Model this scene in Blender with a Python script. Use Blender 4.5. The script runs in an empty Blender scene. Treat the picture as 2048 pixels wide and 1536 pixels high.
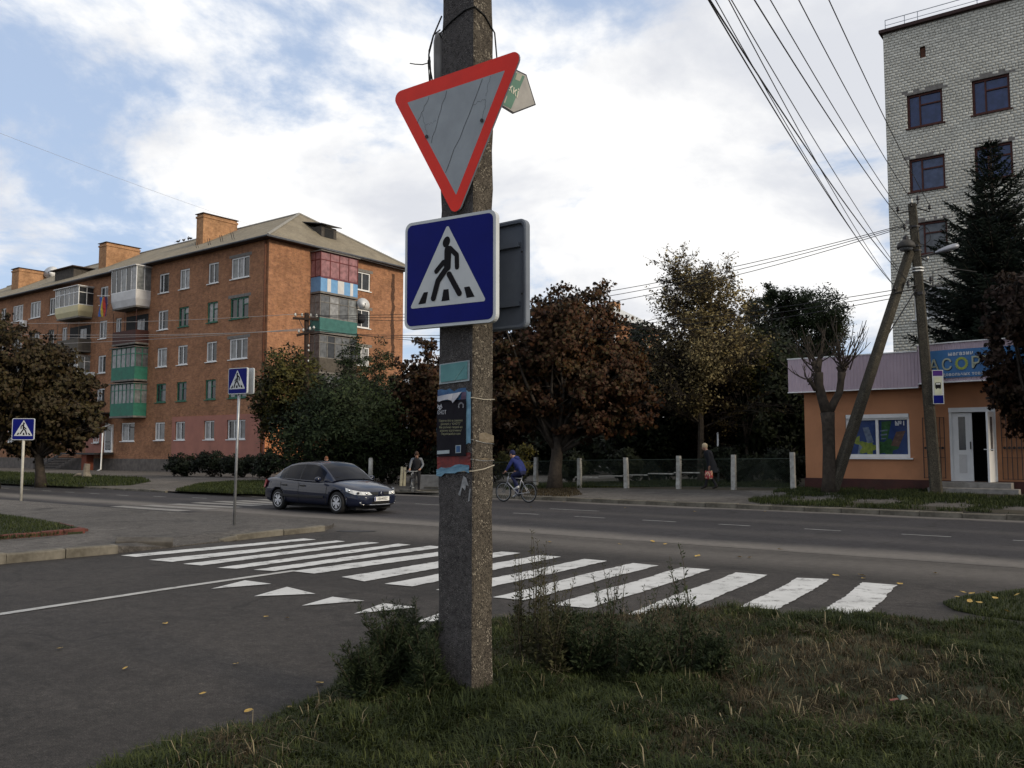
import bpy, bmesh, math, random
import numpy as np
from mathutils import Vector, Matrix, Euler

# ------------------------------------------------------------------ scene, camera, light
random.seed(7)
RNG = np.random.default_rng(7)
SC = bpy.context.scene
COL = SC.collection
R = math.radians
TH = R(37.0)                                  # the main street runs along U, its cross direction is N
U = Vector((math.cos(TH), -math.sin(TH), 0)); N = Vector((math.sin(TH), math.cos(TH), 0))
ROTU = -TH

CAM_H, FPX, PITCH = 1.75, 1740.0, math.atan(132 / 1740.0)
cam_d = bpy.data.cameras.new('camera')
cam_d.sensor_width = 36.0; cam_d.lens = 36.0 * FPX / 2048.0
cam_d.clip_start = 0.05; cam_d.clip_end = 3000
cam = bpy.data.objects.new('camera', cam_d); COL.objects.link(cam)
cam.location = (0, 0, CAM_H); cam.rotation_euler = (math.pi / 2 + PITCH, 0, 0)
SC.camera = cam

SUN_EL, SUN_AZ = R(24), R(126)                # azimuth clockwise from +Y: the sun stands to the right, veiled by cloud
world = bpy.data.worlds.new('World'); SC.world = world; world.use_nodes = True
wn, wl = world.node_tree.nodes, world.node_tree.links
wn.clear()
w_out = wn.new('ShaderNodeOutputWorld'); w_bg = wn.new('ShaderNodeBackground')
w_sky = wn.new('ShaderNodeTexSky'); w_sky.sky_type = 'NISHITA'; w_sky.sun_disc = False
w_sky.sun_elevation = SUN_EL; w_sky.sun_rotation = SUN_AZ; w_sky.air_density = 1.0; w_sky.dust_density = 0.6
w_bg.inputs['Strength'].default_value = 0.10
tc = wn.new('ShaderNodeTexCoord')
sep = wn.new('ShaderNodeSeparateXYZ'); wl.new(tc.outputs['Generated'], sep.inputs[0])
def wmath(op, a, b=None, c=None):
    m = wn.new('ShaderNodeMath'); m.operation = op
    for i, v in enumerate((a, b, c)):
        if v is None: continue
        if isinstance(v, (int, float)): m.inputs[i].default_value = v
        else: wl.new(v, m.inputs[i])
    return m.outputs[0]
zc = wmath('ADD', wmath('MAXIMUM', sep.outputs['Z'], 0.0), 0.30)
px_ = wmath('DIVIDE', wmath('MULTIPLY', sep.outputs['X'], -1.0), zc); py_ = wmath('DIVIDE', sep.outputs['Y'], zc)
cmb = wn.new('ShaderNodeCombineXYZ'); wl.new(px_, cmb.inputs[0]); wl.new(py_, cmb.inputs[1]); cmb.inputs[2].default_value = 3.7
def wnoise(scale, detail, rough, off, dist=0.0):
    mp = wn.new('ShaderNodeMapping'); mp.inputs['Location'].default_value = off
    wl.new(cmb.outputs[0], mp.inputs[0])
    t = wn.new('ShaderNodeTexNoise'); t.inputs['Scale'].default_value = scale; t.inputs['Detail'].default_value = detail
    t.inputs['Roughness'].default_value = rough; t.inputs['Distortion'].default_value = dist
    wl.new(mp.outputs[0], t.inputs['Vector']); return t.outputs['Fac']
def wramp(fac, p0, p1, c0=(0, 0, 0, 1), c1=(1, 1, 1, 1)):
    r = wn.new('ShaderNodeValToRGB'); wl.new(fac, r.inputs[0])
    r.color_ramp.interpolation = 'EASE'
    r.color_ramp.elements[0].position = p0; r.color_ramp.elements[1].position = p1
    r.color_ramp.elements[0].color = c0; r.color_ramp.elements[1].color = c1
    return r.outputs[0]
SKY_OFF = (5.42, 7.42, 0.0)
big = wnoise(1.25, 10, 0.60, SKY_OFF, 0.35)
bank = wnoise(0.42, 3, 0.5, (SKY_OFF[0] + 7.3, SKY_OFF[1] + 2.2, 0))
cover = wramp(wmath('ADD', big, wmath('MULTIPLY', wmath('SUBTRACT', bank, 0.5), 0.9)), 0.385, 0.49)
tone = wnoise(1.9, 8, 0.58, (SKY_OFF[0] + 1.3, SKY_OFF[1] - 2.1, 0), 0.2)
cloud = wramp(tone, 0.34, 0.62, (8.8, 9.05, 9.7, 1), (13.2, 13.1, 12.9, 1))
mixw = wn.new('ShaderNodeMix'); mixw.data_type = 'RGBA'
skyb = wn.new('ShaderNodeMix'); skyb.data_type = 'RGBA'; skyb.inputs['Factor'].default_value = 0.66
wl.new(w_sky.outputs[0], skyb.inputs['A']); skyb.inputs['B'].default_value = (7.0, 8.7, 11.8, 1)   # thin high haze over the blue
wl.new(cover, mixw.inputs['Factor']); wl.new(skyb.outputs['Result'], mixw.inputs['A']); wl.new(cloud, mixw.inputs['B'])
wl.new(mixw.outputs['Result'], w_bg.inputs['Color']); wl.new(w_bg.outputs[0], w_out.inputs['Surface'])

sun_d = bpy.data.lights.new('sun', 'SUN'); sun_d.energy = 3.2; sun_d.angle = R(11); sun_d.color = (1.0, 0.87, 0.68)
sun = bpy.data.objects.new('sun', sun_d); COL.objects.link(sun)
sdir = Vector((math.sin(SUN_AZ) * math.cos(SUN_EL), math.cos(SUN_AZ) * math.cos(SUN_EL), math.sin(SUN_EL)))
sun.rotation_euler = sdir.to_track_quat('Z', 'Y').to_euler(); sun.location = (30, -20, 40)

SC.view_settings.view_transform = 'Standard'; SC.view_settings.look = 'None'
SC.view_settings.exposure = -0.24; SC.view_settings.gamma = 1.0
SC.render.engine = 'CYCLES'
SC.cycles.use_denoising = True
SC.cycles.max_bounces = 4; SC.cycles.diffuse_bounces = 2; SC.cycles.glossy_bounces = 2
SC.cycles.transmission_bounces = 2; SC.cycles.transparent_max_bounces = 4
SC.cycles.caustics_reflective = False; SC.cycles.caustics_refractive = False

# ------------------------------------------------------------------ surveying helpers (image direction -> place)
def ray(x, y):
    a = (x - 1024) / FPX; b = (768 - y) / FPX
    return Vector((a, math.cos(PITCH) - b * math.sin(PITCH), math.sin(PITCH) + b * math.cos(PITCH)))
def G(x, y, z=0.0):
    d = ray(x, y); t = (z - CAM_H) / d.z
    return Vector((d.x * t, d.y * t, z))
def P(x, y, Y):
    d = ray(x, y); t = Y / d.y
    return Vector((d.x * t, Y, CAM_H + d.z * t))
def UN(u, n, z=0.0): return U * u + N * n + Vector((0, 0, z))
def to_un(v): return v.x * U.x + v.y * U.y, v.x * N.x + v.y * N.y

# ------------------------------------------------------------------ mesh builder
class MB:
    def __init__(s): s.v = []; s.f = []; s.mi = []; s.cur = 0; s.M = None
    def add(s, verts, faces):
        b = len(s.v)
        if s.M is not None: verts = [s.M @ Vector(p) for p in verts]
        s.v.extend([tuple(p) for p in verts])
        for fc in faces: s.f.append(tuple(i + b for i in fc)); s.mi.append(s.cur)
        return s
    def box(s, x0, x1, y0, y1, z0, z1):
        return s.add([(x0,y0,z0),(x1,y0,z0),(x1,y1,z0),(x0,y1,z0),(x0,y0,z1),(x1,y0,z1),(x1,y1,z1),(x0,y1,z1)],
                     [(0,3,2,1),(4,5,6,7),(0,1,5,4),(1,2,6,5),(2,3,7,6),(3,0,4,7)])
    def cbox(s, c, d, rot=None):
        h = Vector(d) / 2; c = Vector(c)
        pts = [Vector((sx*h.x, sy*h.y, sz*h.z)) for sz in (-1,1) for sx,sy in ((-1,-1),(1,-1),(1,1),(-1,1))]
        if rot is not None: pts = [rot @ p for p in pts]
        return s.add([p + c for p in pts], [(0,3,2,1),(4,5,6,7),(0,1,5,4),(1,2,6,5),(2,3,7,6),(3,0,4,7)])
    def bar(s, a, b, w, t=None):
        a, b = Vector(a), Vector(b); d = b - a; L = d.length
        q = d.to_track_quat('Z', 'Y').to_matrix()
        return s.cbox((a + b) / 2, (w, t or w, L), q)
    def poly(s, pts): return s.add(pts, [tuple(range(len(pts)))])
    def prism(s, pts, vec):
        n = len(pts); vec = Vector(vec); pts = [Vector(p) for p in pts]
        v = pts + [p + vec for p in pts]
        f = [tuple(range(n))[::-1], tuple(range(n, 2*n))] + [(i, (i+1) % n, n + (i+1) % n, n + i) for i in range(n)]
        return s.add(v, f)
    def tube(s, pts, rad, sides=8, cap=True):
        pts = [Vector(p) for p in pts]; n = len(pts)
        if not isinstance(rad, (list, tuple)): rad = [rad] * n
        v = []; f = []
        t0 = (pts[1] - pts[0]).normalized()
        ref = Vector((0, 0, 1)) if abs(t0.z) < 0.9 else Vector((1, 0, 0))
        for i, p in enumerate(pts):
            t = (pts[min(i+1, n-1)] - pts[max(i-1, 0)]).normalized()
            a = t.cross(ref)
            if a.length < 1e-4: a = t.cross(Vector((0, 1, 0)))
            a.normalize(); b = t.cross(a).normalized()
            for k in range(sides):
                an = 2 * math.pi * k / sides
                v.append(p + (a * math.cos(an) + b * math.sin(an)) * rad[i])
        for i in range(n - 1):
            for k in range(sides):
                k2 = (k + 1) % sides
                f.append((i*sides + k, i*sides + k2, (i+1)*sides + k2, (i+1)*sides + k))
        if cap:
            f.append(tuple(range(sides))[::-1]); f.append(tuple((n-1)*sides + k for k in range(sides)))
        return s.add(v, f)
    def lathe(s, prof, seg=12, c=(0,0,0), axis='Z'):
        c = Vector(c); v = []; f = []; n = len(prof)
        for (r, z) in prof:
            for k in range(seg):
                a = 2 * math.pi * k / seg
                p = Vector((r*math.cos(a), r*math.sin(a), z))
                if axis == 'Y': p = Vector((p.x, p.z, p.y))
                elif axis == 'X': p = Vector((p.z, p.x, p.y))
                v.append(p + c)
        for i in range(n-1):
            for k in range(seg):
                k2 = (k+1) % seg
                f.append((i*seg+k, i*seg+k2, (i+1)*seg+k2, (i+1)*seg+k))
        f.append(tuple(range(seg))[::-1]); f.append(tuple((n-1)*seg+k for k in range(seg)))
        return s.add(v, f)
    def ball(s, c, r, seg=10, rings=6):
        if not isinstance(r, (list, tuple)): r = (r, r, r)
        c = Vector(c); v = [c + Vector((0,0,-r[2]))]; f = []
        for i in range(1, rings):
            ph = math.pi * i / rings - math.pi/2
            for k in range(seg):
                a = 2*math.pi*k/seg
                v.append(c + Vector((r[0]*math.cos(ph)*math.cos(a), r[1]*math.cos(ph)*math.sin(a), r[2]*math.sin(ph))))
        v.append(c + Vector((0,0,r[2]))); top = len(v)-1
        for k in range(seg): f.append((0, 1+(k+1)%seg, 1+k)); f.append((top, 1+(rings-2)*seg+k, 1+(rings-2)*seg+(k+1)%seg))
        for i in range(rings-2):
            for k in range(seg):
                k2=(k+1)%seg; f.append((1+i*seg+k, 1+i*seg+k2, 1+(i+1)*seg+k2, 1+(i+1)*seg+k))
        return s.add(v, f)
    def mesh(s, name, mats, smooth=False):
        me = bpy.data.meshes.new(name); me.from_pydata(s.v, [], s.f)
        if not isinstance(mats, (list, tuple)): mats = [mats]
        for m in mats: me.materials.append(m)
        if len(mats) > 1: me.polygons.foreach_set('material_index', s.mi)
        if smooth: me.polygons.foreach_set('use_smooth', [True] * len(me.polygons))
        me.update(); return me
    def build(s, name, mats, parent=None, smooth=False, loc=None, rot=None, bevel=0):
        return link(name, s.mesh(name, mats, smooth), parent, loc, rot, bevel)

def link(name, data, parent=None, loc=None, rot=None, bevel=0):
    o = bpy.data.objects.new(name, data); COL.objects.link(o)
    if parent is not None: o.parent = parent
    if loc is not None: o.location = loc
    if rot is not None: o.rotation_euler = rot
    if bevel and data is not None:
        m = o.modifiers.new('bevel', 'BEVEL'); m.width = bevel; m.segments = 2; m.limit_method = 'ANGLE'; m.angle_limit = R(40)
    return o
def thing(name, label, cat, loc=(0,0,0), rotz=0.0, group=None):
    o = link(name, None); o.empty_display_size = 0.2
    o.location = loc; o.rotation_euler = (0, 0, rotz)
    return tag(o, label, cat, group)
def tag(o, label, cat, group=None):
    o['label'] = label; o['category'] = cat
    if group: o['group'] = group
    return o
def struct(o): o['kind'] = 'structure'; return o
def stuff(o, label=None, cat=None):
    o['kind'] = 'stuff'
    if label: o['label'] = label
    if cat: o['category'] = cat
    return o
def copy_tree(o, parent=None):
    c = o.copy(); COL.objects.link(c); c.parent = parent
    for ch in list(o.children): copy_tree(ch, c)
    return c

def mesh_np(name, verts, faces, mats, smooth=False):
    """verts (n,3), faces (m,k) all of one size"""
    me = bpy.data.meshes.new(name); nv = len(verts); nf, k = faces.shape
    me.vertices.add(nv); me.vertices.foreach_set('co', np.ascontiguousarray(verts, dtype=np.float32).ravel())
    me.loops.add(nf * k); me.loops.foreach_set('vertex_index', np.ascontiguousarray(faces, dtype=np.int32).ravel())
    me.polygons.add(nf); me.polygons.foreach_set('loop_start', np.arange(0, nf * k, k, dtype=np.int32))
    try: me.polygons.foreach_set('loop_total', np.full(nf, k, dtype=np.int32))
    except Exception: pass
    if not isinstance(mats, (list, tuple)): mats = [mats]
    for m in mats: me.materials.append(m)
    if smooth: me.polygons.foreach_set('use_smooth', np.ones(nf, dtype=bool))
    me.update(calc_edges=True); me.validate(); return me

_font_cache = {}
def text_mesh(txt, size, mat, name='lettering', align='LEFT', extrude=0.0, parent=None, M=None, bold=0.0, sx=1.0, spacing=1.0):
    """lettering as mesh, in the XZ plane facing -Y of the parent; M places it"""
    cu = bpy.data.curves.new('t', 'FONT'); cu.body = txt; cu.size = size; cu.align_x = align; cu.extrude = extrude
    cu.offset = bold; cu.space_character = spacing; cu.resolution_u = 3
    to = bpy.data.objects.new('t', cu); COL.objects.link(to)
    dg = bpy.context.evaluated_depsgraph_get(); dg.update()
    me = bpy.data.meshes.new_from_object(to.evaluated_get(dg))
    bpy.data.objects.remove(to); bpy.data.curves.remove(cu)
    me.transform(Matrix.Rotation(math.pi/2, 4, 'X') @ Matrix.Scale(sx, 4, (1,0,0)))
    if M is not None: me.transform(M)
    me.materials.clear(); me.materials.append(mat); me.name = name
    return link(name, me, parent)
T = lambda x, y, z: Matrix.Translation((x, y, z))

# ------------------------------------------------------------------ materials
MATS = {}
def nt(name):
    m = bpy.data.materials.new(name); m.use_nodes = True
    t = m.node_tree; b = t.nodes['Principled BSDF']; return m, t.nodes, t.links, b
def ramp(nodes, links, fac, stops):
    r = nodes.new('ShaderNodeValToRGB'); links.new(fac, r.inputs[0]); e = r.color_ramp.elements
    while len(e) < len(stops): e.new(0.5)
    for i, (p, c) in enumerate(stops): e[i].position = p; e[i].color = (*c[:3], 1)
    return r.outputs[0]
def noise(nodes, links, scale, detail=4, rough=0.55, vec=None, dist=0):
    t = nodes.new('ShaderNodeTexNoise'); t.inputs['Scale'].default_value = scale; t.inputs['Detail'].default_value = detail
    t.inputs['Roughness'].default_value = rough; t.inputs['Distortion'].default_value = dist
    if vec is not None: links.new(vec, t.inputs['Vector'])
    return t.outputs['Fac']
def objco(nodes):
    return nodes.new('ShaderNodeTexCoord').outputs['Object']
def mixc(nodes, links, fac, a, b, mode='MIX'):
    m = nodes.new('ShaderNodeMix'); m.data_type = 'RGBA'; m.blend_type = mode
    for s_, v in (('Factor', fac), ('A', a), ('B', b)):
        if isinstance(v, (int, float)): m.inputs[s_].default_value = v
        elif isinstance(v, tuple): m.inputs[s_].default_value = (*v[:3], 1)
        else: links.new(v, m.inputs[s_])
    return m.outputs['Result']
def mth(nodes, links, op, a, b=None, c=None):
    m = nodes.new('ShaderNodeMath'); m.operation = op
    for i, v in enumerate((a, b, c)):
        if v is None: continue
        if isinstance(v, (int, float)): m.inputs[i].default_value = v
        else: links.new(v, m.inputs[i])
    return m.outputs[0]
def bump(nodes, links, b, h, strength, dist=0.01):
    n_ = nodes.new('ShaderNodeBump'); n_.inputs['Strength'].default_value = strength; n_.inputs['Distance'].default_value = dist
    links.new(h, n_.inputs['Height']); links.new(n_.outputs[0], b.inputs['Normal'])
def mat(name, c, c2=None, rough=0.7, scale=6.0, bmp=0.0, bscale=60.0, metal=0.0, coat=0.0, spec=0.22, dirt=0.0, island=0.0):
    """general worn surface: two colours mixed by noise, plus speckle, roughness variation and bump"""
    if name in MATS: return MATS[name]
    m, ns, ls, b = nt(name); v = objco(ns)
    c2 = c2 or tuple(x * 0.78 for x in c)
    f1 = noise(ns, ls, scale, 6, 0.6, v)
    col = ramp(ns, ls, f1, [(0.32, c2), (0.66, c)])
    if dirt:
        f2 = noise(ns, ls, scale * 0.37, 8, 0.7, v)
        d = ramp(ns, ls, f2, [(0.5, (0,0,0)), (0.72, (dirt,)*3)])
        sp_ = ns.new('ShaderNodeSeparateColor'); ls.new(d, sp_.inputs[0])
        col = mixc(ns, ls, sp_.outputs[0], col, (0.06, 0.052, 0.042))
    if island:
        g = ns.new('ShaderNodeNewGeometry'); hs = ns.new('ShaderNodeHueSaturation')
        ls.new(col, hs.inputs['Color'])
        mr = ns.new('ShaderNodeMapRange'); ls.new(g.outputs['Random Per Island'], mr.inputs[0])
        mr.inputs[3].default_value = 1 - island; mr.inputs[4].default_value = 1 + island
        ls.new(mr.outputs[0], hs.inputs['Value']); col = hs.outputs[0]
    ls.new(col, b.inputs['Base Color'])
    rr = ns.new('ShaderNodeMapRange'); ls.new(f1, rr.inputs[0]); rr.inputs[3].default_value = max(0.02, rough - 0.1); rr.inputs[4].default_value = min(1, rough + 0.1)
    ls.new(rr.outputs[0], b.inputs['Roughness'])
    b.inputs['Metallic'].default_value = metal; b.inputs['Coat Weight'].default_value = coat
    b.inputs['Specular IOR Level'].default_value = spec
    if bmp: bump(ns, ls, b, noise(ns, ls, bscale, 4, 0.6, v), bmp)
    MATS[name] = m; return m
def leaf_mat(name, stops, scale=0.7, trans=0.25, rough=0.6, soft=False):
    """leaves: colour picked leaf by leaf and drifting over the crown"""
    if name in MATS: return MATS[name]
    m, ns, ls, b = nt(name); v = objco(ns)
    g = ns.new('ShaderNodeNewGeometry')
    f = noise(ns, ls, scale, 3, 0.6, v)
    fac = mth(ns, ls, 'ADD', mth(ns, ls, 'MULTIPLY', g.outputs['Random Per Island'], 0.62), mth(ns, ls, 'MULTIPLY_ADD', f, 1.0, -0.31))
    col = ramp(ns, ls, fac, stops)
    ls.new(col, b.inputs['Base Color']); b.inputs['Roughness'].default_value = rough
    b.inputs['Specular IOR Level'].default_value = 0.2
    if soft:
        at = ns.new('ShaderNodeAttribute'); at.attribute_name = 'leaf_normal'; ls.new(at.outputs['Vector'], b.inputs['Normal'])
    if trans:
        tr = ns.new('ShaderNodeBsdfTranslucent'); ls.new(col, tr.inputs['Color'])
        mx = ns.new('ShaderNodeMixShader'); mx.inputs[0].default_value = trans
        out = ns['Material Output']; ls.new(b.outputs[0], mx.inputs[1]); ls.new(tr.outputs[0], mx.inputs[2]); ls.new(mx.outputs[0], out.inputs['Surface'])
    MATS[name] = m; return m

def asphalt(name, c, c2, dust=None):
    m, ns, ls, b = nt(name); v = objco(ns)
    big_ = noise(ns, ls, 0.35, 5, 0.6, v, 0.4)
    fine = noise(ns, ls, 95, 3, 0.7, v)
    med = noise(ns, ls, 6, 6, 0.65, v)
    col = ramp(ns, ls, big_, [(0.3, c2), (0.7, c)])
    sp = ramp(ns, ls, fine, [(0.3, (0.35,)*3), (0.52, (1,)*3), (0.72, (2.0,)*3)])
    col = mixc(ns, ls, 1.0, col, sp, 'MULTIPLY')
    md = ramp(ns, ls, med, [(0.28, (0.62,)*3), (0.72, (1.32,)*3)])
    st_ = ramp(ns, ls, noise(ns, ls, 0.9, 7, 0.7, v, 1.2), [(0.34, (0.62,)*3), (0.46, (1,)*3), (0.62, (1,)*3), (0.72, (1.35,)*3)])
    col = mixc(ns, ls, 1.0, col, st_, 'MULTIPLY')
    gr_ = ramp(ns, ls, noise(ns, ls, 24, 5, 0.75, v), [(0.32, (0.70,)*3), (0.5, (1,)*3), (0.68, (1.38,)*3)])
    col = mixc(ns, ls, 1.0, col, gr_, 'MULTIPLY')
    col = mixc(ns, ls, 1.0, col, md, 'MULTIPLY')
    pv = ns.new('ShaderNodeTexVoronoi'); pv.inputs['Scale'].default_value = 0.21; pv.distance = 'CHEBYCHEV'; ls.new(v, pv.inputs['Vector'])
    pc = ns.new('ShaderNodeSeparateColor'); ls.new(pv.outputs['Color'], pc.inputs[0])
    col = mixc(ns, ls, 1.0, col, ramp(ns, ls, pc.outputs[0], [(0.0, (0.80,)*3), (0.55, (1.0,)*3), (1.0, (1.16,)*3)]), 'MULTIPLY')
    # hairline cracks
    wv = ns.new('ShaderNodeMapping'); ls.new(v, wv.inputs[0])
    dn = ns.new('ShaderNodeTexNoise'); dn.inputs['Scale'].default_value = 1.3; dn.inputs['Detail'].default_value = 5; ls.new(v, dn.inputs['Vector'])
    va = ns.new('ShaderNodeVectorMath'); va.operation = 'MULTIPLY_ADD'; ls.new(dn.outputs['Color'], va.inputs[0]); va.inputs[1].default_value = (0.9, 0.9, 0); ls.new(v, va.inputs[2])
    vo = ns.new('ShaderNodeTexVoronoi'); vo.feature = 'DISTANCE_TO_EDGE'; vo.inputs['Scale'].default_value = 0.27; ls.new(va.outputs[0], vo.inputs['Vector'])
    cr = ramp(ns, ls, vo.outputs['Distance'], [(0.0, (1,)*3), (0.010, (0,)*3)])
    gate = ramp(ns, ls, noise(ns, ls, 0.5, 2, 0.5, v), [(0.44, (0,)*3), (0.54, (1,)*3)])
    sp_ = ns.new('ShaderNodeSeparateColor'); ls.new(mixc(ns, ls, 1.0, cr, gate, 'MULTIPLY'), sp_.inputs[0])
    col = mixc(ns, ls, mth(ns, ls, 'MULTIPLY', sp_.outputs[0], 0.75), col, (0.012, 0.011, 0.010))
    if dust:                                      # pale grit lying along the gutter lines (in street coordinates, x = along, y = across)
        sx = ns.new('ShaderNodeSeparateXYZ'); ls.new(v, sx.inputs[0])
        wob = mth(ns, ls, 'MULTIPLY_ADD', noise(ns, ls, 0.22, 4, 0.6, v), 1.6, -0.8)
        yy = mth(ns, ls, 'ADD', sx.outputs['Y'], wob)
        tot = None
        for (c0, w, amt) in dust:
            d = mth(ns, ls, 'ABSOLUTE', mth(ns, ls, 'SUBTRACT', yy, c0))
            k = ns.new('ShaderNodeMapRange'); k.interpolation_type = 'SMOOTHSTEP'; ls.new(d, k.inputs[0])
            k.inputs[1].default_value = 0; k.inputs[2].default_value = w; k.inputs[3].default_value = amt; k.inputs[4].default_value = 0
            tot = k.outputs[0] if tot is None else mth(ns, ls, 'ADD', tot, k.outputs[0])
        tot = mth(ns, ls, 'MULTIPLY', tot, mth(ns, ls, 'MULTIPLY_ADD', med, 0.9, 0.45))
        col = mixc(ns, ls, tot, col, (0.155, 0.14, 0.125))
    ls.new(col, b.inputs['Base Color']); b.inputs['Roughness'].default_value = 0.88; b.inputs['Specular IOR Level'].default_value = 0.25
    bump(ns, ls, b, fine, 0.5, 0.006)
    return m

def brick_mat(name, c1, c2, mortar, bw=0.25, bh=0.075, msize=0.008, dirt=0.25, bmp=0.35, scale_c=3.0):
    m, ns, ls, b = nt(name); v = objco(ns)
    sx = ns.new('ShaderNodeSeparateXYZ'); ls.new(v, sx.inputs[0])
    cx = ns.new('ShaderNodeCombineXYZ'); ls.new(mth(ns, ls, 'ADD', sx.outputs['X'], sx.outputs['Y']), cx.inputs[0]); ls.new(sx.outputs['Z'], cx.inputs[1])
    br = ns.new('ShaderNodeTexBrick'); ls.new(cx.outputs[0], br.inputs['Vector'])
    br.inputs['Color1'].default_value = (*c1, 1); br.inputs['Color2'].default_value = (*c2, 1); br.inputs['Mortar'].default_value = (*mortar, 1)
    br.inputs['Scale'].default_value = 1.0; br.inputs['Mortar Size'].default_value = msize; br.inputs['Mortar Smooth'].default_value = 0.15
    br.inputs['Brick Width'].default_value = bw; br.inputs['Row Height'].default_value = bh; br.inputs['Bias'].default_value = 0.1
    f = noise(ns, ls, scale_c, 6, 0.65, v)
    f3 = noise(ns, ls, 0.35, 8, 0.72, v)
    var = mixc(ns, ls, 1.0, ramp(ns, ls, f, [(0.3, (0.68,)*3), (0.7, (1.18,)*3)]), ramp(ns, ls, f3, [(0.36, (0.70,)*3), (0.5, (1.0,)*3), (0.66, (1.12,)*3)]), 'MULTIPLY')
    col = mixc(ns, ls, 1.0, br.outputs['Color'], var, 'MULTIPLY')
    # single dark over-burnt bricks
    dk = ramp(ns, ls, noise(ns, ls, 9.0, 2, 0.5, cx.outputs[0]), [(0.60, (0,)*3), (0.68, (1,)*3)])
    sp_ = ns.new('ShaderNodeSeparateColor'); ls.new(dk, sp_.inputs[0])
    col = mixc(ns, ls, mth(ns, ls, 'MULTIPLY', sp_.outputs[0], dirt * 2), col, (0.05, 0.03, 0.022))
    ls.new(col, b.inputs['Base Color']); b.inputs['Roughness'].default_value = 0.9; b.inputs['Specular IOR Level'].default_value = 0.2
    bump(ns, ls, b, br.outputs['Fac'], -bmp, 0.01)
    return m

GLASS = {}
def glass_mat(name, base, rough=0.06, spec=0.4):
    if name in MATS: return MATS[name]
    m, ns, ls, b = nt(name); v = objco(ns)
    f = noise(ns, ls, 3.0, 3, 0.5, v)
    ls.new(ramp(ns, ls, f, [(0.35, tuple(x * 0.55 for x in base)), (0.65, base)]), b.inputs['Base Color'])
    b.inputs['Roughness'].default_value = rough; b.inputs['Specular IOR Level'].default_value = spec
    MATS[name] = m; return m

m_white = mat('white_paint', (0.76, 0.76, 0.74), (0.66, 0.66, 0.64), 0.45, 3)
m_plastic = mat('white_plastic', (0.76, 0.76, 0.75), (0.66, 0.66, 0.65), 0.35, 2)
m_conc = mat('concrete', (0.27, 0.255, 0.235), (0.17, 0.16, 0.145), 0.9, 5, 0.5, 80, dirt=0.4)
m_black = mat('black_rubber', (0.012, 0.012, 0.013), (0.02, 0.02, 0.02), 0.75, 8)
m_dkmetal = mat('dark_metal', (0.05, 0.05, 0.055), (0.025, 0.022, 0.02), 0.5, 8, metal=0.6)
m_steel = mat('galvanised_steel', (0.36, 0.37, 0.38), (0.24, 0.245, 0.25), 0.42, 7, metal=0.7)
m_rust = mat('rusty_metal', (0.14, 0.055, 0.03), (0.06, 0.03, 0.02), 0.8, 9)
m_bark = mat('bark', (0.055, 0.044, 0.034), (0.022, 0.018, 0.015), 0.95, 7, 0.9, 25)
m_chrome = mat('chrome', (0.7, 0.7, 0.7), (0.6, 0.6, 0.6), 0.15, 5, metal=1.0)
# ------------------------------------------------------------------ the ground, roads, pavements, kerbs
m_soil = mat('soil', (0.050, 0.042, 0.030), (0.024, 0.023, 0.014), 0.95, 1.2, 0.8, 30)
m_turf = mat('turf', (0.030, 0.034, 0.014), (0.014, 0.018, 0.008), 0.95, 1.4, 0.9, 45)
m_side = asphalt('asphalt_side', (0.038, 0.0335, 0.0305), (0.025, 0.022, 0.0205), [(13.9, 1.5, 0.45), (15.4, 0.9, 0.5)])
m_main = asphalt('asphalt_main', (0.034, 0.0315, 0.0335), (0.023, 0.0215, 0.0240), [(15.4, 1.2, 0.8), (24.7, 0.6, 0.7), (20.9, 0.8, 0.14), (18.0, 0.8, 0.12)])
m_pave = asphalt('pavement_tarmac', (0.092, 0.084, 0.076), (0.062, 0.056, 0.051))
m_path = asphalt('path_tarmac', (0.11, 0.098, 0.086), (0.075, 0.067, 0.06))
m_kerb = mat('kerb_concrete', (0.16, 0.145, 0.118), (0.070, 0.062, 0.048), 0.92, 4, 0.7, 70, dirt=0.6)
m_redk = mat('red_kerb', (0.115, 0.038, 0.030), (0.06, 0.026, 0.022), 0.8, 6, 0.4, 60, dirt=0.4)

def sheet(name, u0, u1, n0, n1, z, m):
    mb = MB(); mb.poly([(u0,n0,0),(u1,n0,0),(u1,n1,0),(u0,n1,0)])
    return struct(mb.build(name, m, loc=(0,0,z), rot=(0,0,ROTU)))
mb = MB(); mb.poly([(-1500,-1500,0),(1500,-1500,0),(1500,1500,0),(-1500,1500,0)])
struct(mb.build('ground', m_soil, loc=(0,0,-0.05)))
sheet('side_road', -70, 60, -60, 16.5, 0.0, m_side)
sheet('main_road', -160, 90, 15.0, 27.2, 0.004, m_main)
sheet('main_road_far_stretch', -160, -22.0, 12.9, 15.0, 0.004, m_main)

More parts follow.
